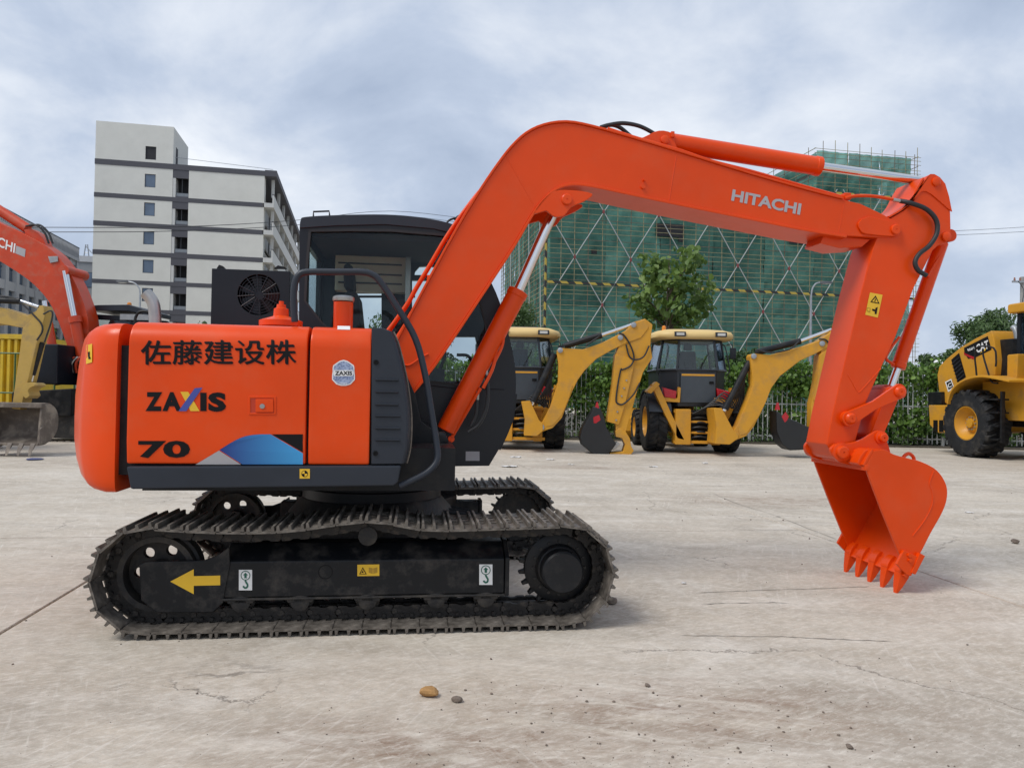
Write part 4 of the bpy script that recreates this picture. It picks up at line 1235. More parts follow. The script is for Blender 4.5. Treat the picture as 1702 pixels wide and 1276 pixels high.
for a, b, d in wr:
    if a < .3: continue
    f = build('window', holed([(ww0, a), (ww1, a), (ww1, b), (ww0, b)], [[(ww0 + .06, a + .06), (ww1 - .06, a + .06), (ww1 - .06, b - .06), (ww0 + .06, b - .06)]], .06, .14), WFRAME, wb)
    build('pane', box(ww0 + .05, ww1 - .05, .10, .12, a + .05, b - .05), DARKIN if d else WPANE, f)
zroof = bz[0][1]
for i, (a, b) in enumerate(bz):
    if b < 0: continue
    a = max(a, 0)
    build('floor_band', box(-.03, xe - (0 if i == 0 else 1.2) + .03, -.03 - (.0 if i else .02), .02 if i else -.003, a, b), BAND, wb)
    za = bz[i + 1][1] if i + 1 < len(bz) else 0
    za = max(za, 0)
    if a - za < .5: continue
    # right-hand wall panel of the storey and the open landing beside it
    build('wall_panel', box(xr1, xe - 1.3, 0, .25, za, a), WALLW, wb)
    build('corner_wall', box(xe - 1.3, xe - 1.05, 0.0, 1.4, za, a), WALLW, wb)
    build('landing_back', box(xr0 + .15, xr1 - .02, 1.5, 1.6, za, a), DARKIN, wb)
    build('landing_lintel', box(xt1 + .01, xr1 - .01, .005, .28, a - (a - za) * .30, a), BAND, wb)
    build('landing_jamb', box(xt1 + .02, xr0 + .14, .03, 1.5, za, a - (a - za) * .30), SLABW, wb)
    build('landing_floor', box(xr0 + .15, xr1 - .02, .05, 1.5, za, za + .15), BAND, wb)
    rl = build('landing_rail', box(xr0 + .2, xr1 - .04, .10, .13, za + .15, za + .55), paint('rail_glass', (.2, .22, .24), .2), wb)
    build('landing_post', box((xr0 + xr1) / 2, (xr0 + xr1) / 2 + .06, .2, .26, za + .15, a - (a - za) * .3), WFRAME, wb)
# long side: open corridor balconies, one slab and parapet per storey
for i, (a, b) in enumerate(bz):
    if b < 0.5: continue
    build('corridor_slab', box(xe - 1.02, xe + (.35 if i == 0 else .1), -.2 if i else -.06, dep, a, b if i else b + .1), BAND if i == 0 else SLABW, wb)
    if i:
        build('corridor_parapet', box(xe - .06, xe + .1, -.2, dep, b, b + 1.0), SLABW, wb)
        build('parapet_cap', box(xe - .10, xe + .14, -.24, dep, b + 1.002, b + 1.07), BAND, wb)
    zl = bz[i + 1][1] if i + 1 < len(bz) else 0
    build('corridor_wall', box(xe - 2.6, xe - 2.4, 1.4, dep, max(zl, 0), a), SLABW, wb)
    for k in range(7):
        y = 1.5 + k * 6.4
        build('corridor_column', box(xe - .4, xe - .07, y, y + .4, max(zl, 0) + (1.08 if zl > 0 else 0), a - .003), SLABW, wb)
        build('corridor_door', box(xe - 2.398, xe - 2.37, y + 2, y + 3.1, max(zl, 0) + .1, max(zl, 0) + 2.2), DARKIN, wb)
build('main_roof', box(xt1, xe - 1.1, .3, dep, zroof - .5, zroof - .05), BAND, wb)
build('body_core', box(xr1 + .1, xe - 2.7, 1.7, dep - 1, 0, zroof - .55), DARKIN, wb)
for px, top in ((342, 254), (439.5, 263)):
    x = wx(px, 270); build('lightning_rod', cyl((x, 2, zroof), (x, 2, wz(top) - .6), .05, n=6), GALV, wb)
rail = [(xt1, 1, zroof + 1.1), (xe - .2, 1, zroof + .5)]
build('roof_cable', cyl(*rail, .03, n=5), GALV, wb)
build('roof_vent', lathe([(.3, 0), (.3, .5), (.45, .55), (.1, .8)], (wx(324, 270), 3, zroof - .1), (0, 0, 1), 12), GALV, wb)

# ---------------------------------------------------------------- grey office building at the far left
GWALL = paint('pale_grey_stone', (.48, .49, .50), rough=.8, var=.05, scale=.5)
GDARK = paint('grey_louvre', (.16, .17, .18), rough=.7)
g0 = at_depth(129, 412, 112)
G = Frame(g0.x, g0.y, R(90 + 12.5))            # local x runs away from us along the facade, local y points left
gb = G.root('grey_building', 'long grey office block with tall narrow windows at the far left edge', 'building')
gh = g0.z
Lg = 62.0
rows, cols = 6, 21
fh, cw_ = (gh - 2.2) / rows, Lg / cols
build('core', box(-Lg + .1, -.1, .5, 24, 0, gh - 1.2), GDARK, gb)
build('end_wall', box(-.1, 0.0, .0, 24, 0, gh - .02), GWALL, gb)
for c in range(cols + 1):
    x = -Lg + c * cw_
    build('pilaster', box(x - .42 - (0 if c < cols else .1), x + (.42 if c < cols else -.002), -.12, .45, 0, gh - 1.7), GWALL, gb)
for r in range(rows + 1):
    z = r * fh
    build('spandrel', box(-Lg, -.003, .02, .44, z - .55 if r else 0, z + .55), GWALL if r % 2 == 0 or True else GDARK, gb)
build('parapet', box(-Lg, -.001, -.3, .6, gh - 2.1, gh - 1.65), GWALL, gb)
build('parapet_rail', box(-Lg, -.001, -.3, -.22, gh - .14, gh), GDARK, gb)
for k in range(124):
    x = -Lg + .3 + k * .5
    build('parapet_fin', box(x - .09, x + .09, -.28, -.10, gh - 1.65, gh - .14), GWALL, gb)
build('parapet_back', box(-Lg, -.01, .1, .2, gh - 1.64, gh - .3), GDARK, gb)
for c in range(cols):
    x = -Lg + c * cw_
    for r in range(rows):
        z = r * fh
        w = build('window', box(x + .44, x + cw_ - .44, .36, .40, z + .56, z + fh - .56), WPANE, gb)
        build('mullion', box(x + cw_ / 2 - .05, x + cw_ / 2 + .05, .30, .355, z + .56, z + fh - .56), WFRAME, w)
        build('transom', box(x + .44, x + cw_ - .44, .30, .357, z + fh * .62, z + fh * .62 + .1), WFRAME, w)
# lower block and statue-like mast beyond
g2a, g2b = at_depth(128, 430, 125), at_depth(160, 430, 125)
G2 = Frame(g2a.x, 125, R(8))
g2 = G2.root('annex_building', 'plain grey annex with a dark window between the grey office and cream block', 'building')
wd = g2b.x - g2a.x
build('wall', [box(0, wd + 3, 0, 10, 0, g2a.z)], paint('annex_grey', (.27, .28, .29), .85, var=.06, scale=.4), g2)
build('parapet', box(-.2, wd + 3.2, -.2, -.003, g2a.z - .5, g2a.z + .5), GWALL, g2)
for k in range(5):
    z = g2a.z - 4.8 - k * 4.2
    if z > 0:
        f = build('window', box(.5, wd - .3, -.04, -.003, z, z + 2.6), WFRAME, g2)
        build('pane', box(.6, wd - .4, -.06, -.045, z + .1, z + 2.5), WPANE, f)
md = at_depth(132, 430, 124)
ms = bpy.data.objects.new('roof_mast', None); COL.objects.link(ms); ms.location = (md.x, 126, g2a.z)
tag(ms, 'small pale lattice hoist mast standing on the grey annex roof', 'mast')
for s in (-1, 1):
    build('leg', cyl((s * .5, 0, 0), (s * .15, 0, 2.6), .09, n=6), GALV, ms)
build('jib', cyl((-.2, 0, 2.4), (.9, 0, 1.2), .08, n=6), GALV, ms)
build('tie', cyl((-.4, 0, 1.2), (.4, 0, 1.2), .06, n=6), GALV, ms)

# ---------------------------------------------------------------- scaffolded building under green net
NETM, n_, l_ = material('green_safety_net')
o_ = N(n_, 'ShaderNodeOutputMaterial')
d_ = N(n_, 'ShaderNodeBsdfDiffuse'); tl_m = N(n_, 'ShaderNodeBsdfTranslucent'); tr_ = N(n_, 'ShaderNodeBsdfTransparent', Color=(.75, .9, .85, 1))
t_ = N(n_, 'ShaderNodeTexCoord'); ns_ = N(n_, 'ShaderNodeTexNoise', Scale=.35, Detail=6.0, Roughness=.65)
l_.new(t_.outputs['Object'], ns_.inputs['Vector'])
c_ = N(n_, 'ShaderNodeValToRGB'); c_.color_ramp.elements[0].position = .32; c_.color_ramp.elements[1].position = .72
c_.color_ramp.elements[0].color = (.085, .225, .185, 1); c_.color_ramp.elements[1].color = (.20, .42, .345, 1)
oi_ = N(n_, 'ShaderNodeObjectInfo'); hv_ = N(n_, 'ShaderNodeHueSaturation'); vr_ = N(n_, 'ShaderNodeMapRange')
vr_.inputs['To Min'].default_value = .72; vr_.inputs['To Max'].default_value = 1.3
l_.new(oi_.outputs['Random'], vr_.inputs[0]); l_.new(vr_.outputs[0], hv_.inputs['Value'])
l_.new(ns_.outputs[0], c_.inputs[0]); l_.new(c_.outputs[0], hv_.inputs['Color']); l_.new(hv_.outputs[0], d_.inputs[0]); l_.new(hv_.outputs[0], tl_m.inputs[0])
a_ = N(n_, 'ShaderNodeMixShader', Fac=.3); l_.new(d_.outputs[0], a_.inputs[1]); l_.new(tl_m.outputs[0], a_.inputs[2])
n3 = N(n_, 'ShaderNodeTexNoise', Scale=.8, Detail=4.0); l_.new(t_.outputs['Object'], n3.inputs['Vector'])
mr_ = N(n_, 'ShaderNodeMapRange'); mr_.inputs['From Min'].default_value = .35; mr_.inputs['From Max'].default_value = .7
mr_.inputs['To Min'].default_value = .05; mr_.inputs['To Max'].default_value = .18
l_.new(n3.outputs[0], mr_.inputs[0])
x_ = N(n_, 'ShaderNodeMixShader'); l_.new(mr_.outputs[0], x_.inputs[0]); l_.new(a_.outputs[0], x_.inputs[1]); l_.new(tr_.outputs[0], x_.inputs[2]); l_.new(x_.outputs[0], o_.inputs[0])
POLE = paint('scaffold_tube_tan', (.30, .27, .15), rough=.5, metal=.2, var=.2, scale=1.5)
POLED = paint('scaffold_tube_rust', (.17, .13, .09), rough=.6, metal=.2, var=.2, scale=1.5)
BRACE = paint('scaffold_brace_white', (.36, .39, .385), rough=.5, var=.1, scale=1)
BRACEJ = paint('brace_red_joint', (.20, .05, .05), rough=.6)
RAWC = paint('raw_concrete', (.27, .265, .25), rough=.9, var=.15, scale=.6, dirt=(.16, .155, .145), damt=.5, dscale=.5)
STRIPE, n_, l_ = material('black_yellow_stripe_board')
o_ = N(n_, 'ShaderNodeOutputMaterial'); b_ = N(n_, 'ShaderNodeBsdfPrincipled', Roughness=.6); l_.new(b_.outputs[0], o_.inputs[0])
t_ = N(n_, 'ShaderNodeTexCoord'); w_ = N(n_, 'ShaderNodeTexWave', Scale=.42, wave_type='BANDS', bands_direction='DIAGONAL'); l_.new(t_.outputs['Object'], w_.inputs[0])
c_ = N(n_, 'ShaderNodeValToRGB'); c_.color_ramp.interpolation = 'CONSTANT'; c_.color_ramp.elements[0].color = (.02, .02, .02, 1); c_.color_ramp.elements[1].color = (.42, .31, .05, 1); c_.color_ramp.elements[1].position = .5
l_.new(w_.outputs[0], c_.inputs[0]); l_.new(c_.outputs[0], b_.inputs['Base Color'])

S = Frame(*at_depth(908, 500, 75).xy, R(11))
sb = S.root('scaffolded_building', 'unfinished building wrapped in green safety net and scaffold behind the tree', 'building')
HS = S.pick(908, 278, 0)[1]
XS1 = S.pick(1522, 560, 0)[0]
XT0 = S.pick(1357, 260, 0)[0]
HT = S.pick(1360, 243, 0)[1]
DL = 26.0
# frame of the building behind the net
for k in range(int(HS // 3.6) + 1):
    z = 1.5 + k * 3.6
    if z < HS - .5: build('floor_slab', box(1.6, XS1 - 1.2, 1.6, DL, z, z + .45), RAWC, sb)
for k in range(8):
    z = 1.5 + k * 3.6
    if HS - 2 < z < HT - 1: build('floor_slab', box(XT0 + 1.6, XS1 - 1.2, 1.6, DL, z, z + .4), RAWC, sb)
for k in range(9):
    x = 1.8 + k * (XS1 - 3.8) / 8
    build('column', box(x, x + .8, 1.62, 2.4, 0, HS - .6 if x < XT0 else HT - 1.2), RAWC, sb)
build('inner_wall', box(2.0, XS1 - 2, 3.4, 3.7, 0, HS - 1), paint('grey_block_wall', (.24, .245, .235), .9, var=.3, scale=.3), sb)  # mottled grey block, a little darker than the raw concrete
build('tower_wall', box(XT0 + 1.4, XS1 - 2.5, 3.4, 3.7, HS - 1, HT - 1.6), RAWC, sb)
build('side_wall', box(2.0, 2.3, 3.7, DL, 0, HS - 1), RAWC, sb)
build('roof_slab', prism([(2, 2), (XS1 - 1, 2), (XS1 - 1, DL), (2, DL)], HS - 1, HS - .7, 'z'), RAWC, sb)
build('tower_side', box(XT0 + 1.0, XT0 + 1.3, 1.5, DL, HS - .7, HT - .9), RAWC, sb)
# round standpipe columns that show pale through the net
for px in (935, 1400, 1395):
    pass


def net_panel(x0, x1, z0, z1, face, seed):
    """a sheet of net with sag and wrinkles; face 'f' front, 'l' left side, 't' tower side"""
    rnd = random.Random(seed)
    nx, nz = 16, 10
    ph = [rnd.uniform(0, 6.28) for _ in range(6)]
    V, F = [], []
    for j in range(nz + 1):
        for i in range(nx + 1):
            u, v = i / nx, j / nz
            sag = .16 * math.sin(math.pi * u) * (1 - v) + .09 * math.sin(9 * u + ph[0]) * math.sin(math.pi * v) + .08 * math.sin(5 * v + 4 * u + ph[1]) + .07 * math.sin(17 * u - 6 * v + ph[2]) + rnd.uniform(-.05, .05)
            a = x0 + (x1 - x0) * u; z = z0 + (z1 - z0) * v
            if face == 'f': V.append((a, .55 + sag, z))
            elif face == 'l': V.append((.55 + sag, a, z))
            else: V.append((XT0 + .5 + sag, a, z))
    for j in range(nz):
        for i in range(nx):
            k = j * (nx + 1) + i
            F.append((k, k + 1, k + nx + 2, k + nx + 1))
    me = bpy.data.meshes.new('net_panel'); me.from_pydata(V, [], F)
    for p in me.polygons: p.use_smooth = True
    return link('net_panel', me, NETM, sb)


seed = 1
nb = 7
gaps = {(2, 4), (4, 4)}
for r in range(7):
    z0, z1 = r * HS / 7, (r + 1) * HS / 7 - .02
    for c in range(nb):
        x0, x1 = .4 + c * (XS1 - .8) / nb, .4 + (c + 1) * (XS1 - .8) / nb - .03
        seed += 1
        net_panel(x0, x1, z0, z1, 'f', seed)
    for c in range(4):
        seed += 1
        net_panel(.6 + c * DL / 4, .6 + (c + 1) * DL / 4 - .03, z0, z1, 'l', seed)
for r in range(2):
    z0 = HS + r * (HT - HS) / 2; z1 = HS + (r + 1) * (HT - HS) / 2 - .02
    for c in range(3):
        seed += 1
        net_panel(XT0 + .4 + c * (XS1 - XT0 - .8) / 3, XT0 + .4 + (c + 1) * (XS1 - XT0 - .8) / 3 - .03, z0, z1 - .25, 'f', seed)
    seed += 1
    net_panel(.6, 12, z0, z1 - .4, 't', seed)
# solid dark slabs painting the shade seen through holes in the net
for px0, px1, py0, py1 in ((1090, 1137, 374, 392), (1312, 1342, 394, 405), (983, 992, 415, 422), (1128, 1136, 394, 402)):
    a, b = S.pick(px0, py1, .40), S.pick(px1, py0, .40)
    f = build('net_hole_shade', box(a[0], b[0], .36, .42, a[1], b[1]), DARKIN, sb)
# standards
nv = int(XS1 / 1.42)
for k in range(nv + 1):
    x = k * XS1 / nv
    tall = HT + random.uniform(.2, .9) if x > XT0 - .1 else HS + random.uniform(-.1, .4)
    build('scaffold_standard', cyl((x + random.uniform(-.08, .08), 0, 0), (x + random.uniform(-.12, .12), 0, tall), .034, n=6), POLE if k % 3 else POLED, sb)
for k in range(1, 19):
    build('scaffold_standard', cyl((0, k * DL / 18, 0), (0, k * DL / 18, HS + random.uniform(-.1, .5)), .034, n=6), POLED if k % 2 else POLE, sb)
for k in range(5):
    build('scaffold_standard', cyl((XT0, 1.5 + k * 2.4, HS), (XT0, 1.5 + k * 2.4, HT + .3), .034, n=6), POLED, sb)
for k in range(10):
    x = XS1 + .05
    build('scaffold_standard', cyl((x, .5 + k * 1.3, 0), (x, .5 + k * 1.3, HT + random.uniform(0, .6)), .034, n=6), POLED, sb)
# ledgers
z = .5; k = 0
while z < HT:
    m_ = POLED if k % 4 == 0 else POLE
    x0 = -.3 if z < HS else XT0 - .3
    dz = random.uniform(-.09, .09)
    build('scaffold_ledger', cyl((x0, -.06, z + dz), (XS1 + .4, -.06, z + dz + random.uniform(-.04, .04)), .026, n=6), m_, sb)
    if z < HS:
        build('scaffold_ledger', cyl((-.06, -.2, z), (-.06, DL, z), .038, n=6), m_, sb)
    elif k % 2 == 0:
        build('scaffold_ledger', cyl((XT0 - .06, 0, z), (XT0 - .06, 12, z), .038, n=6), m_, sb)
        build('scaffold_ledger', cyl((XS1 + .1, 0, z), (XS1 + .1, 12, z), .038, n=6), m_, sb)
    z += .50 if k % 4 else .58
    k += 1
# cross braces: big diamonds
cs = S.pick(957, 430, -.12), S.pick(1046, 430, -.12)
dx = S.pick(1048, 430, -.12)[0] - S.pick(955, 426, -.12)[0]
xA, zA = S.pick(955, 427, -.12)
hzb = S.pick(955, 427, -.12)[1] - S.pick(1000, 506, -.12)[1]
slope = hzb / (S.pick(1000, 506, -.12)[0] - xA)


def brace(x0, z0, sgn, zlo, zhi, y=-.13):
    xa, xb = x0 + sgn * (zlo - z0) / slope, x0 + sgn * (zhi - z0) / slope
    za, zb2 = zlo, zhi
    if xa < 0: za += (0 - xa) / (xb - xa) * (zb2 - za); xa = 0
    if xa > XS1: za += (XS1 - xa) / (xb - xa) * (zb2 - za); xa = XS1
    if xb < 0: zb2 = za + (0 - xa) / (xb - xa) * (zb2 - za); xb = 0
    if xb > XS1: zb2 = za + (XS1 - xa) / (xb - xa) * (zb2 - za); xb = XS1
    if zb2 - za > 1: build('scaffold_brace', cyl((xa + random.uniform(-.12, .12), y, za), (xb + random.uniform(-.12, .12), y, zb2), .05, n=6), BRACE, sb)


for k in range(-6, 14):
    brace(xA + k * dx, zA, 1, .3, HS, -.13)
    brace(xA + k * dx, zA, -1, .3, HS, -.20)
for k in range(8, 14):
    brace(xA + (k + .3) * dx, zA, 1, HS, HT - .1, -.13)
    brace(xA + (k + .3) * dx, zA, -1, HS, HT - .1, -.2)
for i in range(-1, 9):
    for j in range(-4, 5):
        x, z = xA + i * dx + (dx / 2 if j % 2 else 0), zA + j * slope * dx / 2
        if 0 < x < XS1 and .5 < z < HS:
            build('brace_coupler', box(x - .11, x + .11, -.28, -.06, z - .2, z + .2), BRACEJ, sb, bevel=.05)
for k in range(5):
    build('scaffold_brace', cyl((-.12, 1 + k * 5.4, 0.3), (-.12, 3.4 + k * 5.4, HS - .5), .06, n=6), BRACE, sb)
# striped toe boards and corner post
zs = S.pick(912, 468, -.2)[1]
for zz_ in (zs, S.pick(1400, 322, -.2)[1]):
    nseg = 6
    for k in range(nseg):
        build('striped_toe_board', box(k * XS1 / nseg + .02, (k + 1) * XS1 / nseg - .02, -.24, -.21, zz_ - .13, zz_ + .13), STRIPE, sb)
build('striped_corner_post', box(-.28, -.09, -.28, -.09, 0, HS), STRIPE, sb)

# ---------------------------------------------------------------- lamps, poles, cables
def lamp(px, pyt, Y, reach, label, H0=0):
    b = at_depth(px, pyt, Y)
    o = bpy.data.objects.new('street_lamp', None); COL.objects.link(o); o.location = (b.x, b.y, 0)
    tag(o, label, 'street lamp', 'street lamps behind the yard')
    build('base', lathe([(.16, 0), (.16, .04), (.1, .06), (.1, .5)], (0, 0, 0), (0, 0, 1), 12), GALV, o)
    build('pole', cyl((0, 0, .3), (0, 0, b.z), .075, .05, n=10), GALV, o)
    s = 1 if reach > 0 else -1
    build('arm', tube([(0, 0, b.z - .05), (s * .06, 0, b.z + .35), (reach * .5, 0, b.z + .62), (reach, 0, b.z + .7)], .04, 8), GALV, o)
    hd = build('lamp_head', loft([[(reach + s * t, -w, b.z + .70 - h), (reach + s * t, w, b.z + .70 - h), (reach + s * t, w, b.z + .70 + h), (reach + s * t, -w, b.z + .70 + h)] for t, w, h in ((0, .06, .04), (.15, .13, .06), (.5, .13, .05), (.62, .06, .03))]), paint('lamp_grey', (.12, .13, .14), .5), o)
    build('lens', box(min(reach + s * .15, reach + s * .5), max(reach + s * .15, reach + s * .5), -.1, .1, b.z + .62, b.z + .638), LAMPG, hd)
    return o


lamp(1348, 492, 38, .45, 'slim pale street lamp in front of the green scaffold net')
lamp(233, 490, 40, -.65, 'street lamp with dark head in front of the cream building')
up = at_depth(1699, 468, 48)
po = bpy.data.objects.new('utility_pole', None); COL.objects.link(po); po.location = (up.x, up.y, 0)
tag(po, 'utility pole with crossarm at the right edge above the loader', 'utility pole')
build('pole', cyl((0, 0, 0), (0, 0, up.z + .3), .16, .11, n=12), paint('pole_concrete', (.3, .3, .29), .85), po)
build('crossarm', box(-.75, .6, -.2, -.12, up.z - .1, up.z + .02), GALV, po)
for x in (-.6, -.25, .35):
    build('insulator', lathe([(.05, 0), (.07, .06), (.04, .1), (.06, .16), (.02, .22)], (x, -.16, up.z + .02), (0, 0, 1), 10), paint('porcelain', (.3, .14, .1), .3), po)
build('drop_cable', tube([(-.4, -.2, up.z), (-.1, -.3, up.z - .6), (-.15, -.25, up.z - 1.4), (-.05, -.2, up.z - 2)], .02, 6), RUBBER, po)
for k, (pts, lab) in enumerate((([(40, 378), (300, 377), (495, 366), (651, 351), (800, 366), (1000, 385), (1300, 392), (1582, 384), (1760, 374)], 'upper black overhead cable crossing the sky behind the buildings'),
                                ([(40, 386), (300, 384), (495, 374), (651, 358), (800, 374), (1000, 392), (1300, 400), (1582, 391), (1760, 382)], 'lower black overhead cable crossing the sky behind the buildings'))):
    P = [at_depth(a, b, 84) if a < 500 else at_depth(a, b, 128) for a, b in pts]
    P = [at_depth(a, b, 70 + (0 if a < 320 else 60 * min(1, (a - 320) / 480))) for a, b in pts]
    tag(build('overhead_cable', tube(P, .035, 5, 5), RUBBER), lab, 'cable', 'overhead cables')

# ---------------------------------------------------------------- wheels shared by the yellow machines


def tyre_geo(c, axis, r, w, rim, lugs=22, lug_h=.035, chevron=True):
    """tyre body and slanted tread lugs; c centre, axis outward"""
    axis = Vector(axis).normalized(); c = Vector(c)
    body = lathe([(rim, -w * .42), (rim + .02, -w * .47), (r * .80, -w * .5), (r * .93, -w * .47), (r - lug_h, -w * .38), (r - lug_h, w * .38), (r * .93, w * .47), (r * .80, w * .5), (rim + .02, w * .47), (rim, w * .42)], c, axis, 40, caps=False)
    u, v = basis(axis)
    lg = []
    for k in range(lugs):
        for s in (-1, 1):
            a0 = 2 * math.pi * (k + (.5 if s > 0 else 0)) / lugs
            da = 2 * math.pi / lugs
            P = []
            for (wf, af, wd) in ((.02, .55, .26), (.25, .32, .26), (.44, .12, .28), (.5, .06, .30)):
                P.append((s * wf * w, a0 + af * da, wd * da))
            ro, ri = r, r - lug_h - .01
            V, F = [], []
            for j, (ww, aa, dd) in enumerate(P):
                rt = ro if j < 3 else r * .93
                rb = ri if j < 3 else r * .86
                for rr, ang in ((rb, aa - dd), (rt, aa - dd * .8), (rt, aa + dd * .8), (rb, aa + dd)):
                    V.append(tuple(c + axis * ww + (u * math.cos(ang) + v * math.sin(ang)) * rr))
            for j in range(3):
                for i in range(4):
                    F.append((j * 4 + i, j * 4 + (i + 1) % 4, j * 4 + 4 + (i + 1) % 4, j * 4 + 4 + i))
            F += [(0, 1, 2, 3), (15, 14, 13, 12)]
            lg.append((V, F))
    return body, lg


def wheel(c, axis, r, w, rim, parent, rimmat, lugs=22, lug_h=.035):
    body, lg = tyre_geo(c, axis, r, w, rim, lugs, lug_h)
    wh = build('wheel_rim', lathe([(rim + .01, -w * .42), (rim + .012, w * .43), (rim - .02, w * .44), (rim - .05, w * .30), (rim * .62, w * .12), (rim * .55, w * .12), (rim * .45, w * .2), (rim * .28, w * .2), (rim * .26, w * .3), (rim * .1, w * .31)], c, axis, 36, caps=True), rimmat, parent, smooth=30)
    ty = build('tyre', body, TYRE, wh, smooth=40)
    build('tread', lg, TYRE, wh, smooth=30, kind='stuff')
    ax = Vector(axis).normalized(); u, v = basis(ax)
    for k in range(10):
        a = 2 * math.pi * k / 10
        p = Vector(c) + ax * (w * .2) + (u * math.cos(a) + v * math.sin(a)) * rim * .37
        build('wheel_nut', lathe([(.018, 0), (.018, .03)], p, ax, 6), GALV, wh)
    return wh


# ---------------------------------------------------------------- backhoe loaders
B2 = Frame(at_depth(1156, 700, 17.3).x, 17.3, 0.0)
B1 = Frame(at_depth(862, 700, 17.5).x, 17.5, 0.0)
CABG = paint('backhoe_cab_dark', (.02, .026, .034), rough=.35, var=.1, scale=2)
BKT = paint('backhoe_bucket_black', (.012, .013, .014), rough=.4, var=.2, scale=3)


def backhoe(F, label, poses):
    root = F.root('backhoe_loader', label, 'backhoe loader', 'backhoe loaders parked by the fence')
    D = B2                                    # dimensions read off the right-hand machine
    X = lambda px, y=0.0, py=650: D.pick(px, py, y)[0]
    Z = lambda py, y=0.0, px=1150: D.pick(px, py, y)[1]
    # cab: pillars, glass, lower panels
    z0, z1, z2 = Z(676), Z(616), Z(563)
    low = [(-.80, 1.75), (-.80, .42), (-.44, .02), (.50, .02), (.80, .42), (.80, 1.75)]
    f_top = .86
    P0 = [(x, y, z1) for x, y in low]
    P1 = [(x * f_top, .1 + (y - .0) * .9, z2) for x, y in low]
    Pb = [(x * (.97 if abs(x) > .6 else .9), y + .05, z0) for x, y in low]
    cab = build('cab', loft([Pb, [(x * .985, y + .01, z) for x, y, z in P0], [(x * .985, y + .01, z + .03) for x, y, z in P0]]), CABG, root, bevel=.02)
    for a, b in zip(P0, P1):
        build('pillar', tube([a, b], .032, 6, 0), CABG, cab)
    for i in range(6):
        j = (i + 1) % 6
        a, b, c, d = (Vector(v) for v in (P0[i], P0[j], P1[j], P1[i]))
        n_ = (b - a).cross(d - a).normalized() * .006
        s_ = .03
        q = [a.lerp(b, s_), b.lerp(a, s_), c.lerp(d, s_), d.lerp(c, s_)]
        V = [tuple(v + n_) for v in q] + [tuple(v - n_) for v in q]
        build('glass_pane', (V, [(0, 1, 2, 3), (7, 6, 5, 4), (0, 4, 5, 1), (1, 5, 6, 2), (2, 6, 7, 3), (3, 7, 4, 0)]), GLASSD, cab)
        build('window_bar', tube([a + Vector((0, 0, .02)), b + Vector((0, 0, .02))], .03, 6, 0), CABG, cab)
        build('window_bar', tube([d, c], .035, 6, 0), CABG, cab)
    build('inspection_panel', prism([(-.36, z0 + .1), (.46, z0 + .1), (.44, z1 - .06), (-.36, z1 - .06)], -.02, .0), paint('cab_panel_grey', (.045, .055, .066), .3), cab, bevel=.006)
    build('operator_seat', [box(-.22, .24, .5, .95, z0 + .2, z0 + .45), prism([(-.22, z0 + .45), (.24, z0 + .45), (.2, z1 + .5), (-.18, z1 + .5)], .85, 1.0), prism([(-.1, z1 + .52), (.12, z1 + .52), (.1, z1 + .7), (-.08, z1 + .7)], .86, .97)], FABRIC, cab, bevel=.04)
    build('steering_column', [tube([(0, 1.5, z0), (0, 1.25, z1 + .1)], .05, 8, 0), lathe([(.2, 0), (.22, .02), (.2, .04)], (0, 1.25, z1 + .12), (0, -.4, 1), 20)], CABG, cab)
    zr = Z(559)
    roof = build('roof', loft([[(x * s, .1 + (y - .1) * s2 + o, zr + h) for x, y in ((-.93, 1.9), (-.98, .5), (-.86, .06), (-.6, -.06), (.62, -.06), (.86, .06), (.98, .5), (.93, 1.9))] for s, s2, o, h in ((.93, .97, .02, -.06), (1.0, 1.0, 0, -.02), (1.0, 1.0, 0, .05), (.96, .97, .03, .11), (.80, .8, .2, .17), (.62, .6, .4, .20))]), CATROOF, root, smooth=50)
    for px in (1128, 1196):
        x = X(px)
        lm = build('work_lamp', box(x - .13, x + .13, -.10, .02, zr - .01, zr + .10), GREY, roof, bevel=.01)
        build('lamp_lens', box(x - .09, x + .09, -.108, -.102, zr + .015, zr + .075), LAMPG, lm)
    bx = X(1107)
    build('beacon', lathe([(.05, 0), (.05, .02), (.045, .12), (.02, .14)], (bx, .35, zr + .13), (0, 0, 1), 12), AMBER, roof)
    build('roof_hatch', box(-.25, .45, .5, 1.3, zr + .19, zr + .225), CABG, roof, bevel=.01)
    # wheels
    for s in (-1, 1):
        wheel((s * .86, .62, .70), (s, 0, 0), .70, .46, .36, root, CATY, 18, .04)
        wheel((s * .82, 2.75, .48), (s, 0, 0), .48, .34, .26, root, CATY, 18, .03)
        build('fender', loft([[(s * a, .62 + .80 * math.cos(t), .68 + .80 * math.sin(t)) for a in (.58, 1.1)] + [(s * a, .62 + .76 * math.cos(t), .68 + .76 * math.sin(t)) for a in (1.1, .58)] for t in [R(25 + k * 15) for k in range(10)]]), CABG, root)
        lx = s * .62
        tl = build('tail_lamp', loft([[(lx - .16, .02 + d, z1 - .40 + h - s * 0), (lx + .16, .02 + d, z1 - .48 + h * .6), (lx + .14, .02 + d, z1 - .66 + h), (lx - .12, .02 + d, z1 - .62)] for d, h in ((-.1, 0), (.1, .02))]), RED, root, bevel=.02)
        build('lamp_bracket', prism([(lx - .2, z1 - .72), (lx + .24, z1 - .74), (lx + .26, z1 - .40), (lx + .2, z1 - .38), (lx + .18, z1 - .64), (lx - .2, z1 - .62)], -.06, .25), CATY, root, bevel=.01)
    # chassis, rear frame, stabilisers
    build('chassis', [box(-.42, .42, .3, 3.4, .45, .95)], BLACK, root, bevel=.02)
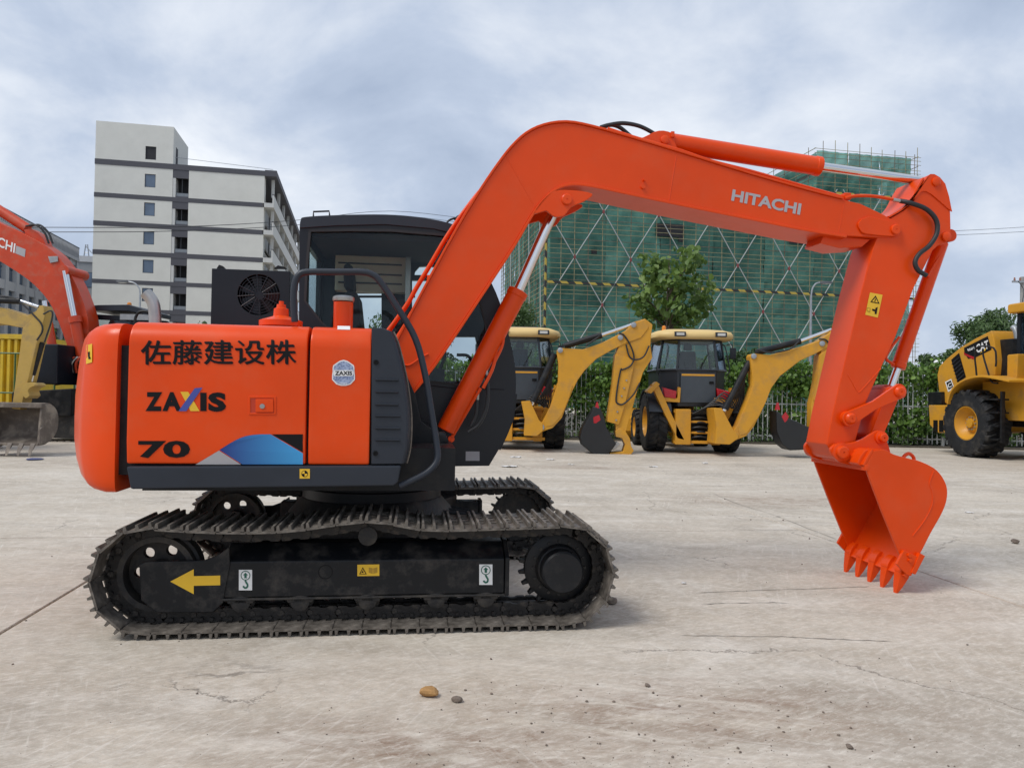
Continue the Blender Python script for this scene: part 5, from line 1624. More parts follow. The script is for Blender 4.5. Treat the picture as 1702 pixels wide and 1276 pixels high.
    build('engine_hood', prism([(1.8, .9), (3.7, .85), (3.7, 1.35), (3.4, 1.55), (1.8, 1.62)], -.42, .42, 'x') if False else loft([[(-.42, y, .9), (.42, y, .9), (.40, y, h), (-.40, y, h)] for y, h in ((1.85, 1.7), (3.0, 1.6), (3.75, 1.35))]), CATY, root, bevel=.03)
    build('front_bucket', loft([[(-1.15, y, z), (1.15, y, z), (1.15, y + .03, z), (-1.15, y + .03, z)] for y, z in ((4.5, .1), (4.35, .3), (4.4, .65), (4.75, .95))]), CATY, root)
    for s in (-1, 1):
        build('loader_arm', tube([(s * .5, 1.9, 1.5), (s * .5, 3.4, 1.1), (s * .5, 4.3, .4)], .08, 6), CATY, root)
    zb0, zb1 = Z(734), Z(684)
    for zz_, hh in ((zb1, .06), ((zb0 + zb1) / 2 + .12, .05), ((zb0 + zb1) / 2 - .13, .05), (zb0, .07)):
        build('frame_rail', box(-.52, .62, -.12, .0, zz_ - hh / 2, zz_ + hh / 2), CATY, root, bevel=.008)
    build('frame_post', box(-.50, -.14, -.16, .25, zb0 - .06, zb1 + .06), CATY, root, bevel=.02)
    build('frame_post', box(.34, .56, -.10, .25, zb0 - .06, zb1 + .06), CATY, root, bevel=.02)
    for k in range(5):
        z = zb0 + .1 + k * .11
        build('hydraulic_hose', tube([(-.12, -.05, z), (.1, -.12, z + .03), (.34, -.06, z - .02)], .022, 6), RUBBER, root)
    for s in (-1, 1):
        xa, xb = s * .98, s * .36
        st = build('stabiliser_leg', loft([[(xa + dx_ - .09, -.16, zb1 + .62 + dz), (xa + dx_ + .09, -.16, zb1 + .58 + dz), (xa + dx_ + .09, .02, zb1 + .58 + dz), (xa + dx_ - .09, .02, zb1 + .62 + dz)] for dx_, dz in ((0, 0), ((xb - xa) * .5, -.66), (xb - xa, -1.24))]), CATY, root, bevel=.012)
        build('stabiliser_pad', prism([(xa - .2, zb1 + .45), (xa + .02, zb1 + .68), (xa + .1, zb1 + .62), (xa - .1, zb1 + .40)], -.22, .1), CATY, st, bevel=.01)
        build('stabiliser_cylinder', cyl((xa - s * .28, .02, zb1 + .42), (xb + s * .1, .02, zb0 + .25), .06, n=12), BLACK, st)
    # swing carriage, boom, dipper, bucket as placed
    YB = -.62
    W_ = .30
    G_ = lambda pts, y=YB - W_ / 2: [F.pick(a, b, y) for a, b in pts]
    p3 = lambda a, b, y=YB: F.p3(a, b, y)
    build('swing_frame', prism(G_(poses['carriage']), YB - W_ / 2 - .05, -.12), CATY, root, bevel=.015)
    bm_ = build('boom', prism(G_(poses['boom']), YB - W_ / 2, YB + W_ / 2), CATY, root, bevel=.02)
    build('boom_plate', prism(G_(poses['plate'], YB - W_ / 2 - .012), YB - W_ / 2 - .012, YB - W_ / 2 + .002), CATY, bm_, bevel=.004)
    for px, py, r_ in poses['bpins']:
        build('pin', lathe([(r_, 0), (r_, .03), (r_ * .6, .04)], p3(px, py, YB - W_ / 2), (0, -1, 0), 16), GALV, bm_)
    dp = build('dipper', prism(G_(poses['dipper'], YB - .13), YB - .13, YB + .13), CATY, root, bevel=.015)
    build('stick_sleeve', prism(G_(poses['sleeve'], YB - .17), YB - .17, YB + .17), CATY, dp, bevel=.012)
    for px, py in poses['bolts']:
        build('bolt', lathe([(.02, 0), (.02, .02)], p3(px, py, YB - .17), (0, -1, 0), 8), STEEL, dp)
    a, b, c, d = poses['boomcyl']
    bc_ = build('boom_cylinder', cyl(p3(*a), p3(*b), .075, n=16), BLACK, root)
    build('piston_rod', cyl(p3(*a), p3(*d), .045, n=12), CHROME, bc_)
    a, b, c = poses['dipcyl']
    dc_ = build('dipper_cylinder', cyl(p3(*a), p3(*b), .07, n=16), BLACK, root)
    build('piston_rod', cyl(p3(*b), p3(*c), .042, n=12), CHROME, dc_)
    for pts in poses['hoses']:
        build('hydraulic_hose', tube([p3(a, b, YB - W_ / 2 - .03) for a, b in pts], .018, 8), RUBBER, bm_)
    bk_ = build('backhoe_bucket', prism(G_(poses['bucket'], YB - .24), YB - .24, YB + .24), BKT, root, bevel=.03)
    for k in range(4):
        q = F.p3(*poses['teeth'], YB - .2 + k * .13)
        build('tooth', loft([[(q.x - .05, q.y - .03, q.z), (q.x + .05, q.y - .03, q.z), (q.x + .05, q.y + .03, q.z), (q.x - .05, q.y + .03, q.z)], [(q.x - .01, q.y - .02, q.z + .16), (q.x + .02, q.y - .02, q.z + .16), (q.x + .02, q.y + .02, q.z + .16), (q.x - .01, q.y + .02, q.z + .16)]]), RED, bk_)
    decal('bucket_mark', poses['mark'], lambda a, b: F.p3(a, b, YB - .243), RED, bk_)
    for link_ in poses['links']:
        build('bucket_link', prism(G_(link_, YB - .15), YB - .15, YB + .15), STEEL if len(link_) > 6 else CATY, root, bevel=.012)
    # small fittings: mirrors, wiper, lever cluster, hose bundle, tool box
    for s in (-1, 1):
        build('mirror', [box(s * 1.0 - .07, s * 1.0 + .07, .5, .54, z2 - .42, z2 - .16), tube([(s * .82, .42, z2 - .1), (s * .95, .48, z2 - .08), (s * 1.0, .52, z2 - .2)], .012, 6)], CABG, root, bevel=.006)
        build('grab_rail', tube([(s * .79, .36, z1 - .1), (s * .86, .3, z1 + .05), (s * .76, .3, z1 + .55), (s * .70, .36, z1 + .65)], .014, 6), CABG, root)
    build('wiper', tube([(.1, -.01, z1 + .06), (.28, -.015, z1 + .42)], .01, 6, 0), INK, cab)
    for k in range(3):
        build('control_lever', tube([(-.2 + k * .2, .3, z1 - .1), (-.2 + k * .2, .26, z1 + .22)], .014, 6, 0), INK, cab)
    build('door_handle', box(.30, .40, -.045, -.02, z1 - .3, z1 - .24), INK, cab, bevel=.006)
    for k in range(7):
        u_ = k * .05
        c0 = F.p3(*poses['boomcyl'][3], YB + .18)
        build('hydraulic_hose', tube([(-.1 + u_, -.12, zb1 - .05), (c0.x * .5 + u_, -.3, zb1 + .15 + u_), (c0.x + .1 + u_, YB + .2, zb1 + .18 - u_ * .5), (c0.x + .32 + u_ * .4, YB + .1, zb1 + .5 + u_)], .017, 6), RUBBER, root)
    build('number_plate', box(-.3, .1, -.135, -.122, zb1 - .02, zb1 + .04), INK, root)
    build('decal_strip', box(-.34, .42, -.026, -.021, z1 - .12, z1 - .075), CATY, cab)
    if 'hook' in poses:
        build('curl_link', prism(G_(poses['hook'], YB - .16), YB - .16, YB + .16), CATY, root, bevel=.015)
    return root


def z2(pts):  return [(1040 + a / 4.479, 500 + b / 4.479) for a, b in pts]
def z1(pts):  return [(820 + a / 4.557, 500 + b / 4.557) for a, b in pts]


pose2 = dict(
    carriage=z2([(650, 800), (712, 797), (800, 965), (835, 985), (835, 1020), (770, 1068), (660, 1062), (672, 930)]),
    boom=z2([(770, 1000), (830, 930), (905, 745), (945, 630), (941, 540), (926, 415), (935, 396), (965, 392), (1080, 402), (1200, 372), (1330, 335), (1440, 296), (1530, 232), (1575, 200), (1620, 210), (1610, 300), (1500, 350), (1400, 400), (1300, 445), (1150, 560), (1085, 650), (1050, 740), (1000, 850), (955, 935), (900, 1005), (800, 1045), (775, 1035)]),
    plate=z2([(835, 940), (912, 748), (950, 640), (1070, 680), (1040, 760), (990, 860), (900, 985), (850, 1000)]),
    bpins=[(1218, 724, .09), (1252.5, 592, .06), (1366, 571, .06), (1388, 548, .06)],
    dipper=z2([(1500, 260), (1575, 195), (1660, 205), (1660, 420), (1600, 560), (1520, 760), (1470, 950), (1380, 940), (1382, 760), (1425, 600), (1440, 420)]),
    sleeve=z2([(1445, 400), (1560, 330), (1570, 500), (1480, 740), (1400, 740), (1430, 600)]),
    bolts=[(1358, 694)],
    boomcyl=(((1205), 680), (1246, 601), None, (1203, 683)),
    dipcyl=((1256, 586), (1330, 567), (1382, 548)),
    hoses=[z2([(1290, 300), (1220, 360), (1080, 385), (980, 365), (970, 385)]), z2([(1440, 285), (1490, 290), (1530, 340), (1570, 400)])],
    bucket=z2([(1120, 815), (1150, 835), (1185, 865), (1260, 890), (1390, 950), (1430, 935), (1440, 1050), (1385, 1105), (1220, 1113), (1165, 1070), (1125, 970)]),
    teeth=(1292, 681), mark=z2([(1160, 860), (1190, 825), (1215, 860), (1200, 890), (1185, 905)]),
    links=[z2([(1400, 945), (1430, 935), (1440, 960), (1430, 1000), (1410, 1000), (1398, 970), (1398, 955)]), z2([(1375, 1060), (1400, 1045), (1410, 1090), (1390, 1100), (1370, 1095), (1365, 1080), (1368, 1070)])])
pose1 = dict(
    carriage=z1([(212, 762), (280, 757), (345, 900), (375, 930), (375, 985), (330, 1022), (232, 1020), (240, 900)]),
    boom=z1([(330, 950), (375, 910), (432, 800), (492, 610), (494, 480), (482, 400), (486, 365), (520, 356), (680, 366), (820, 318), (940, 258), (1010, 220), (1090, 160), (1150, 137), (1180, 200), (1120, 280), (1000, 325), (900, 372), (780, 440), (690, 530), (640, 600), (600, 680), (560, 780), (520, 885), (450, 962), (370, 990), (330, 978)]),
    plate=z1([(385, 915), (440, 805), (495, 610), (600, 640), (570, 740), (520, 860), (450, 940), (400, 950)]),
    bpins=[(898, 710, .09), (931, 582, .06), (1031, 561, .06), (1053, 540, .06)],
    dipper=z1([(990, 240), (1060, 160), (1150, 135), (1207, 180), (1195, 260), (1190, 340), (1205, 430), (1135, 540), (1085, 700), (1035, 880), (1000, 1010), (930, 1000), (925, 940), (900, 800), (920, 600), (930, 400)]),
    sleeve=z1([(925, 400), (1070, 440), (1060, 520), (1000, 780), (950, 938), (862, 915), (905, 640)]),
    bolts=[(1041, 632), (1037, 645), (1033, 658), (1026, 684), (1024, 698)],
    boomcyl=((886, 668), (922, 588), None, (884, 673)),
    dipcyl=((938, 575), (1000, 557), (1053, 539)),
    hoses=[z1([(950, 245), (990, 260), (1040, 340), (1065, 430), (1040, 490), (980, 520), (965, 512)]), z1([(1180, 340), (1140, 420), (1080, 445), (1030, 420), (1005, 330)]), z1([(965, 520), (945, 620), (930, 740), (940, 775), (985, 780), (1060, 710), (1110, 620)]), z1([(700, 340), (800, 260), (560, 330), (520, 330)])],
    bucket=z1([(768, 800), (815, 815), (840, 880), (860, 960), (910, 1050), (935, 1080), (890, 1140), (835, 1185), (780, 1180), (735, 1145), (672, 1092), (656, 1035), (672, 970), (735, 855)]),
    teeth=(992, 680), mark=z1([(757, 880), (800, 862), (812, 900), (780, 925), (760, 925)]),
    links=[z1([(905, 1100), (920, 1072), (945, 1068), (960, 1085), (945, 1105), (912, 1128), (900, 1118)]), z1([(820, 1160), (845, 1148), (875, 1152), (880, 1172), (860, 1188), (830, 1188), (818, 1175)])],
    hook=z1([(925, 985), (960, 960), (1000, 985), (1035, 1040), (1045, 1100), (1065, 1135), (1020, 1195), (885, 1190), (880, 1150), (985, 1140), (1000, 1090), (975, 1040), (930, 1030)]))
backhoe(B2, 'yellow backhoe loader parked in the middle, dark cab seen from behind, arm swung right', pose2)
backhoe(B1, 'yellow backhoe loader half hidden by the black excavator cab, arm swung right', pose1)

# ---------------------------------------------------------------- wheel loader
LF = at_depth(1609, 707, 17.6)
Lo = Frame(LF.x + 1.30, LF.y, R(-84.5))
ld = Lo.root('wheel_loader', 'big yellow wheel loader at the right edge with one large tyre showing', 'wheel loader')
zl = lambda pts: [(1440 + a / 3.546, 440 + b / 3.546) for a, b in pts]
LP = lambda pts, y: Lo.poly(zl(pts), y)
lt = [(445, 826), (428, 760), (416, 650), (428, 598), (475, 550), (560, 482), (640, 434), (735, 386), (752, 440), (764, 560), (757, 652), (640, 668), (540, 722), (492, 800)]
hood = build('engine_hood', prism(LP(lt, -.85), -.85, .85), CATY, ld, bevel=.03)
build('hood_grille', prism(LP([(500, 560), (545, 520), (585, 660), (540, 700)], -.86), -.862, -.84), INK, hood)
for k in range(6):
    a = [(503 + 6 * k, 585 + 20 * k), (548 + 6 * k, 545 + 20 * k)]
    q = LP(a, -.868)
    build('grille_bar', cyl((q[0][0], -.868, q[0][1]), (q[1][0], -.868, q[1][1]), .012, n=6), GREY, hood)
lm_ = lambda y: (lambda px, py: Lo.p3(px, py, y))
decal('name_panel', zl([(575, 490), (715, 420), (738, 500), (645, 545), (600, 555), (578, 520)]), lm_(-.854), INK, hood)
decal('name_panel', zl([(574, 512), (582, 522), (640, 545), (628, 558), (576, 530)]), lm_(-.857), RED, hood)
c1, c2, c3 = zl([(650, 522), (722, 492), (644, 472)])
letters('lettering', 'CAT', c1, c2, c3, lm_(-.857), WHITE, hood, .03)
c1, c2, c3 = zl([(597, 512), (637, 496), (594, 496)])
letters('lettering', '966H', c1, c2, c3, lm_(-.857), WHITE, hood, .02)
decal('triangle_mark', zl([(668, 522), (700, 507), (706, 488)]), lm_(-.859), YEL, hood)
decal('brand_plate', zl([(463, 690), (500, 672), (518, 725), (482, 750)]), lm_(-.854), WHITE, hood)
decal('brand_plate', zl([(471, 694), (497, 681), (510, 719), (485, 737)]), lm_(-.857), INK, hood)
c1, c2, c3 = zl([(484, 728), (504, 717), (477, 703)])
letters('lettering', 'C', c1, c2, c3, lm_(-.859), WHITE, hood, .03)
build('rear_bumper', prism(LP([(365, 826), (474, 826), (474, 985), (420, 990), (372, 945)], -1.0), -1.0, 1.0), CATY, ld, bevel=.03)
build('battery_box', prism(LP([(362, 752), (440, 748), (442, 822), (362, 824)], -.95), -.95, -.2), BLACK, ld, bevel=.015)
for a in (394, 428):
    build('bumper_slot', prism(LP([(a, 915), (a + 26, 915), (a + 26, 985), (a, 985)], -1.005), -1.006, -.9), INK, ld)
arch = curve2(zl([(478, 822), (490, 770), (520, 722), (580, 682), (655, 664), (720, 668), (840, 692)]), 3)
build('fender', strip(Lo.poly(arch, -1.4), .05, -1.4, -.6), CATY, ld, bevel=.01)
wc_ = Lo.pick(1602.5, 708, -1.33)
wheel((wc_[0], -1.02, .80), (0, -1, 0), .80, .62, .40, ld, CATY, 20, .055)
wheel((wc_[0], 1.02, .80), (0, 1, 0), .80, .62, .40, ld, CATY, 20, .055)
build('axle', cyl((wc_[0], -.8, .8), (wc_[0], .8, .8), .2), CATY, ld)
build('rear_frame', box(wc_[0] - 1.0, wc_[0] + 2.0, -.5, .5, .75, 1.5), BLACK, ld, bevel=.03)
for pts in ([(650, 655), (645, 600), (640, 545), (655, 485), (750, 490), (765, 560), (762, 600)], [(688, 500), (690, 540), (720, 640), (740, 690), (775, 697)]):
    q = LP(pts, -1.2)
    build('handrail', tube([(a, -1.2, b) for a, b in q], .02, 8, 3), BLACK, ld)
q = LP([(800, 470), (800, 600)], -.4)
build('air_cleaner', lathe([(.2, 0), (.2, .5), (.26, .52), (.26, .8), (.1, .85)], (q[1][0], -.4, q[1][1] - .1), (0, 0, 1), 18), BLACK, ld)
q = LP([(885, 520), (890, 430), (880, 385), (865, 368)], -.5)
build('exhaust_stack', tube([(a, -.5, b) for a, b in q], .07, 12), GALV, ld)
build('side_tank', prism(LP([(828, 530), (892, 524), (884, 685), (826, 690)], -.95), -.95, .2), CATY, ld, bevel=.03)
build('engine_bay', box(LP([(750, 600)], -.7)[0][0], LP([(860, 600)], -.7)[0][0], -.7, .7, 1.4, LP([(800, 440)], -.7)[0][1]), BLACK, ld, bevel=.02)
q = LP([(880, 690), (905, 540), (908, 285)], -.75)
x0_ = q[0][0]
zt2 = q[2][1]
lc = build('cab', [box(x0_ + .05, x0_ + 1.7, -.75, .75, q[0][1] - .1, q[1][1])], BLACKCAB, ld, bevel=.03)
for xx in (x0_ + .1, x0_ + 1.65):
    for yy in (-.72, .72):
        build('pillar', box(xx - .05, xx + .05, yy - .05, yy + .05, q[1][1] - .01, zt2), BLACKCAB, lc)
build('roof', box(x0_ - .1, x0_ + 1.9, -.9, .9, zt2, zt2 + .22), CATY, lc, bevel=.05)
build('glass_pane', box(x0_ + .15, x0_ + 1.6, -.74, -.73, q[1][1], zt2 - .02), GLASSD, lc)
build('glass_pane', box(x0_ + .15, x0_ + 1.6, .73, .74, q[1][1], zt2 - .02), GLASSD, lc)
build('lower_panel', box(x0_ - .9, x0_ + 1.8, -.86, -.6, .9, q[0][1] + .02), CATY, ld, bevel=.02)
for k in range(4):
    z = .45 + k * .3
    build('step', box(x0_ - .55, x0_ + .1, -1.25, -.98, z, z + .04), BLACK, ld, bevel=.008)
for xx in (x0_ - .58, x0_ + .12):
    build('ladder_rail', box(xx - .03, xx + .03, -1.2, -1.12, .4, 1.55), BLACK, ld, bevel=.008)
for k in range(5):
    build('hydraulic_hose', tube([(x0_ - .9 + k * .12, -.8, 1.5), (x0_ - .95 + k * .14, -.95, 1.25), (x0_ - .8 + k * .12, -.9, .95)], .025, 6), RUBBER, ld)
fx = wc_[0] + 3.3
for s in (-1, 1):
    wheel((fx, s * 1.02, .80), (0, s, 0), .80, .62, .40, ld, CATY, 20, .055)
build('front_frame', box(wc_[0] + 2.0, fx + .6, -.5, .5, .6, 1.6), CATY, ld, bevel=.03)
for s in (-.6, .6):
    build('lift_arm', tube([(fx - .4, s, 1.7), (fx + .8, s, 1.3), (fx + 1.8, s, .5)], .14, 8), CATY, ld)
build('loader_bucket', loft([[(x, -1.45, z), (x, 1.45, z), (x + .04, 1.45, z + .03), (x + .04, -1.45, z + .03)] for x, z in ((fx + 2.9, .08), (fx + 2.0, .06), (fx + 1.75, .35), (fx + 1.85, .9), (fx + 2.3, 1.3))]), CATY, ld)

# ---------------------------------------------------------------- second orange excavator, far left
Q = Frame(at_depth(150, 640, 18.7).x, 18.7, 0.0)
q2 = Q.root('excavator', 'second orange excavator behind the left end, boom reaching out of frame', 'excavator', 'excavators in the yard')
z8 = lambda pts: [(a / 2.773, 320 + b / 2.773) for a, b in pts]
YQ = -.25
btop = curve2(z8([(-200, 45), (0, 140), (80, 176), (150, 210), (215, 248), (272, 300), (328, 382), (362, 450), (398, 550), (408, 620), (400, 700), (384, 790)]), 3)
bbot = curve2(z8([(350, 810), (322, 745), (272, 605), (222, 500), (150, 420), (80, 368), (0, 318), (-200, 200)]), 3)
b2 = build('boom', prism(Q.poly(btop + bbot, YQ), YQ, YQ + .5), ORANGE_OLD, q2, bevel=.02)
lq_ = lambda a, b: Q.p3(a, b, YQ - .006)
letters('lettering', 'HITACHI', (-44, 392), (24, 421), (-42, 376), lq_, WHITE, b2, .02)
decal('model_plate', z8([(75, 245), (118, 262), (114, 298), (70, 280)]), lq_, SILVER, b2)
build('lug', prism(Q.poly(z8([(222, 295), (265, 293), (268, 318), (232, 325)]), YQ - .02), YQ - .03, YQ), STEEL, b2, bevel=.005)
p3q = lambda a, b, y=YQ + .25: Q.p3(a / 2.773, 320 + b / 2.773, y)
ac2 = build('arm_cylinder', cyl(p3q(-180, -35), p3q(128, 168), .125, n=20), ORANGE_OLD, q2)
build('cylinder_bracket', prism(Q.poly(z8([(110, 172), (140, 165), (175, 185), (200, 215), (215, 250), (120, 205)]), YQ + .1), YQ + .1, YQ + .4), ORANGE_OLD, b2, bevel=.01)
for dx_ in (0, 18):
    build('hydraulic_hose', tube([p3q(120 + dx_, 155, YQ + .1), p3q(165 + dx_, 150, YQ), p3q(205 + dx_, 185, YQ), p3q(225 + dx_, 235, YQ)], .025, 8), RUBBER, b2)
for yy in (YQ - .14, YQ + .62):
    bq = build('boom_cylinder', cyl(p3q(385, 800, yy), p3q(345, 585, yy), .125, n=18), ORANGE_OLD, q2)
    build('piston_rod', cyl(p3q(348, 600, yy), p3q(300, 362, yy), .07, n=14), CHROME, bq)
    build('cylinder_cap', cyl(p3q(350, 600, yy), p3q(344, 572, yy), .15, n=18), ORANGE_OLD, bq)
c = p3q(292, 358, YQ - .2)
build('pin', cyl(c, c + Vector((0, .9, 0)), .13, n=18), ORANGE_OLD, b2)
st_ = build('side_cylinder', cyl(p3q(272, 885, YQ - .5), p3q(222, 600, YQ - .5), .10, n=16), ORANGE_OLD, q2)
build('piston_rod', cyl(p3q(225, 620, YQ - .5), p3q(205, 500, YQ - .5), .055, n=12), CHROME, st_)
for k in range(4):
    build('hydraulic_pipe', tube([p3q(300 + k * 18, 830, YQ - .3), p3q(295 + k * 18, 790, YQ - .35), p3q(330 + k * 14, 760, YQ - .3), p3q(345 + k * 12, 800, YQ - .2)], .03, 8), ORANGE_OLD if k % 2 else STEEL, q2)
# house, cab and tracks
zq = lambda py: Q.pick(150, py, -.6)[1]
xq = lambda px: Q.pick(px, 600, -.6)[0]
build('house', [prism([(xq(60), zq(640)), (xq(62), zq(610)), (xq(74), zq(606)), (xq(80), zq(575)), (xq(120), zq(575)), (xq(121), zq(640))], -1.2, .3)], BLACKCAB, q2, bevel=.04)
build('step_box', prism([(xq(55), zq(690)), (xq(55), zq(653)), (xq(150), zq(646)), (xq(150), zq(690))], -1.35, 1.2), BLACK, q2, bevel=.03)
build('body', box(xq(140), xq(330), -.6, 1.5, zq(645), zq(575)), BLACKCAB, q2, bevel=.08)
build('engine_cover', box(xq(250), xq(335), -1.2, 1.5, zq(650), zq(560)), ORANGE_OLD, q2, bevel=.1)
for s in (-1.25, 1.0):
    tr_p = Q.poly(curve2([(58, 728), (48, 715), (50, 700), (62, 691), (150, 689), (330, 689), (345, 705), (338, 722), (322, 728)], 3), -1.25)
    t2 = build('crawler_track', prism(tr_p, s, s + .55), MUDDY, q2, bevel=.02)
    for k in range(26):
        x = xq(60) + k * .165
        build('track_shoe', box(x, x + .13, s - .03, s + .58, .0, .03), SHOE, t2)
yc0 = .35
kb = [Q.pick(a / 2.773, 320 + b / 2.773, yc0) for a, b in ((390, 640), (425, 560), (690, 575), (720, 640), (720, 900), (390, 900))]
kh = [Q.pick(a / 2.773, 320 + b / 2.773, yc0) for a, b in ((422, 640), (445, 585), (600, 592), (605, 700), (422, 760))]
c2_ = build('cab', [holed(kb, [kh], yc0, yc0 + .06), holed(kb, [kh], yc0 + 1.0, yc0 + 1.06)], BLACKCAB, q2, bevel=.01)
build('side_window', prism(kh, yc0 + .025, yc0 + .032), GLASSD, c2_)
build('far_wall', prism(kb, yc0 + .9, yc0 + .99), FABRIC, c2_)
build('driver_seat', [box(xq(190), xq(215), yc0 + .3, yc0 + .8, zq(575), zq(560)), box(xq(208), xq(217), yc0 + .3, yc0 + .8, zq(560), zq(532))], FABRIC, c2_, bevel=.03)
build('cab_floor', box(kb[0][0], kb[3][0], yc0 + .06, yc0 + 1.0, kb[4][1], kb[4][1] + .3), BLACKCAB, c2_)
build('roof', prism([Q.pick(a / 2.773, 320 + b / 2.773, yc0) for a, b in ((388, 528), (460, 520), (600, 518), (692, 546), (690, 566), (600, 548), (425, 546))], yc0 - .1, yc0 + 1.2), GREY, c2_, bevel=.02)
build('roof_grille', box(xq(166), xq(222), yc0 - .08, yc0 - .06, zq(525), zq(515)), STEEL, c2_)
c = Q.p3(205, 507, yc0)
build('beacon', lathe([(.06, 0), (.06, .03), (.05, .14), (.02, .16)], (c.x, yc0 + .3, c.z - .05), (0, 0, 1), 14), AMBER, c2_)
build('guard_rail', tube([Q.p3(a / 2.773, 320 + b / 2.773, -.5) for a, b in ((625, 690), (622, 600), (630, 565), (650, 548), (690, 555), (720, 600))], .035, 8), BLACK, q2)

# ---------------------------------------------------------------- worn yellow excavator arm and bucket, left edge
Mf = Frame(at_depth(-160, 640, 14.2).x, 14.2, 0.0)
my = Mf.root('excavator', 'worn yellow excavator cut by the left edge with a dirty toothed bucket', 'excavator', 'excavators in the yard')
YM = -.2
MP = lambda pts, y=YM: [Mf.pick(a / 2.773, 320 + b / 2.773, y) for a, b in pts]
m3 = lambda a, b, y=YM: Mf.p3(a / 2.773, 320 + b / 2.773, y)
mb = build('boom', prism(MP([(-420, 640), (-200, 520), (0, 528), (125, 566), (165, 545), (185, 520), (205, 528), (210, 560), (165, 622), (110, 625), (0, 605), (-200, 620), (-400, 760)]), YM, YM + .26), YELLOW_OLD, my, bevel=.015)
md_ = build('dipper', prism(MP([(108, 625), (150, 585), (185, 522), (203, 520), (212, 560), (195, 640), (172, 700), (140, 840), (98, 1000), (58, 995), (78, 850), (95, 730)]), YM - .03, YM + .25), YELLOW_OLD, my, bevel=.015)
build('coupler', prism(MP(curve2([(112, 935), (108, 900), (130, 878), (160, 876), (172, 890), (150, 898), (138, 915), (145, 935), (128, 950)], 2)), YM - .06, YM + .28), YELLOW_OLD, my, bevel=.01)
build('arm_cylinder', cyl(m3(-150, 490), m3(95, 500), .06, n=14), BLACK, my)
build('piston_rod', cyl(m3(95, 500), m3(180, 528), .035, n=12), CHROME, my)
kc_ = build('bucket_cylinder', cyl(m3(195, 690, YM + .1), m3(150, 840, YM + .1), .05, n=14), BLACK, my)
build('piston_rod', cyl(m3(150, 840, YM + .1), m3(140, 890, YM + .1), .03, n=12), CHROME, kc_)
for pts in ([(0, 495), (60, 490), (110, 520), (160, 570), (190, 605), (195, 640), (170, 680)], [(-20, 475), (50, 482), (90, 500)], [(200, 560), (235, 545), (240, 580), (205, 690)]):
    build('hydraulic_hose', tube([m3(a, b, YM - .04) for a, b in pts], .016, 8), RUBBER, my)
xr_ = Mf.pick(182 / 2.773, 320 + 1080 / 2.773, YM - .3)[0]
xl_ = xr_ - 1.15
zt_b, zl_b = Mf.pick(60, 320 + 978 / 2.773, YM - .3)[1], Mf.pick(60, 320 + 1160 / 2.773, YM - .3)[1]
YF = YM - .32
shell = curve2([(YF + .10, zt_b), (YF + .34, zt_b + .0), (YF + .52, zt_b - .14), (YF + .56, zt_b - .36), (YF + .48, zt_b - .56), (YF + .25, zl_b + .02), (YF, zl_b)], 4)
side_p = shell + [(YF - .01, zl_b + .03), (YF + .02, zt_b - .3), (YF + .06, zt_b - .05)]
bq_ = build('bucket', prism(side_p, xr_ - .02, xr_ + .02, 'x'), BUCKET_OLD, my, bevel=.006)
build('side_plate', prism(side_p, xl_ - .02, xl_ + .02, 'x'), BUCKET_OLD, bq_, bevel=.006)
V_, F_ = strip(shell, .025, xl_ + .02, xr_ - .02)
build('bucket_wrapper', ([(y_, x_, z_) for x_, y_, z_ in V_], F_), BUCKET_OLD, bq_, smooth=50)
build('bucket_lip', box(xl_ - .03, xr_ + .03, YF - .06, YF + .04, zl_b - .02, zl_b + .025), BUCKET_OLD, bq_, bevel=.008)
build('top_bar', box(xl_, xr_ + .03, YF + .02, YF + .14, zt_b - .06, zt_b + .03), BUCKET_OLD, bq_, bevel=.015)
build('side_cutter', prism([(YF - .03, zl_b), (YF - .03, zl_b + .28), (YF + .06, zl_b + .34), (YF + .1, zl_b + .02)], xr_ + .021, xr_ + .045, 'x'), BUCKET_OLD, bq_, bevel=.006)
for k in range(6):
    x_ = xr_ - .06 - k * .21
    build('bucket_tooth', loft([[(x_ - .045, YF - .06, zl_b - .03), (x_ + .045, YF - .06, zl_b - .03), (x_ + .045, YF - .06, zl_b + .03), (x_ - .045, YF - .06, zl_b + .03)], [(x_ - .04, YF - .12, zl_b - .1), (x_ + .04, YF - .12, zl_b - .1), (x_ + .04, YF - .1, zl_b - .04), (x_ - .04, YF - .1, zl_b - .04)], [(x_ - .02, YF - .16, zl_b - .2), (x_ + .02, YF - .16, zl_b - .2), (x_ + .02, YF - .15, zl_b - .19), (x_ - .02, YF - .15, zl_b - .19)]]), BUCKET_OLD, bq_, bevel=.006)
# rest of the machine beyond the frame edge
build('house', box(-1.6, .6, -.3, 1.2, .75, 1.6), YELLOW_OLD, my, bevel=.08)
build('cab', box(-.6, .6, .3, 1.2, 1.6, 2.5), BLACKCAB, my, bevel=.06)
for s in (-.6, 1.0):
    build('crawler_track', prism(curve2([(-1.5, .05), (-1.75, .3), (-1.5, .55), (.9, .55), (1.1, .3), (.9, .0), (-.4, .0)], 3), s, s + .4), MUDDY, my, bevel=.02)

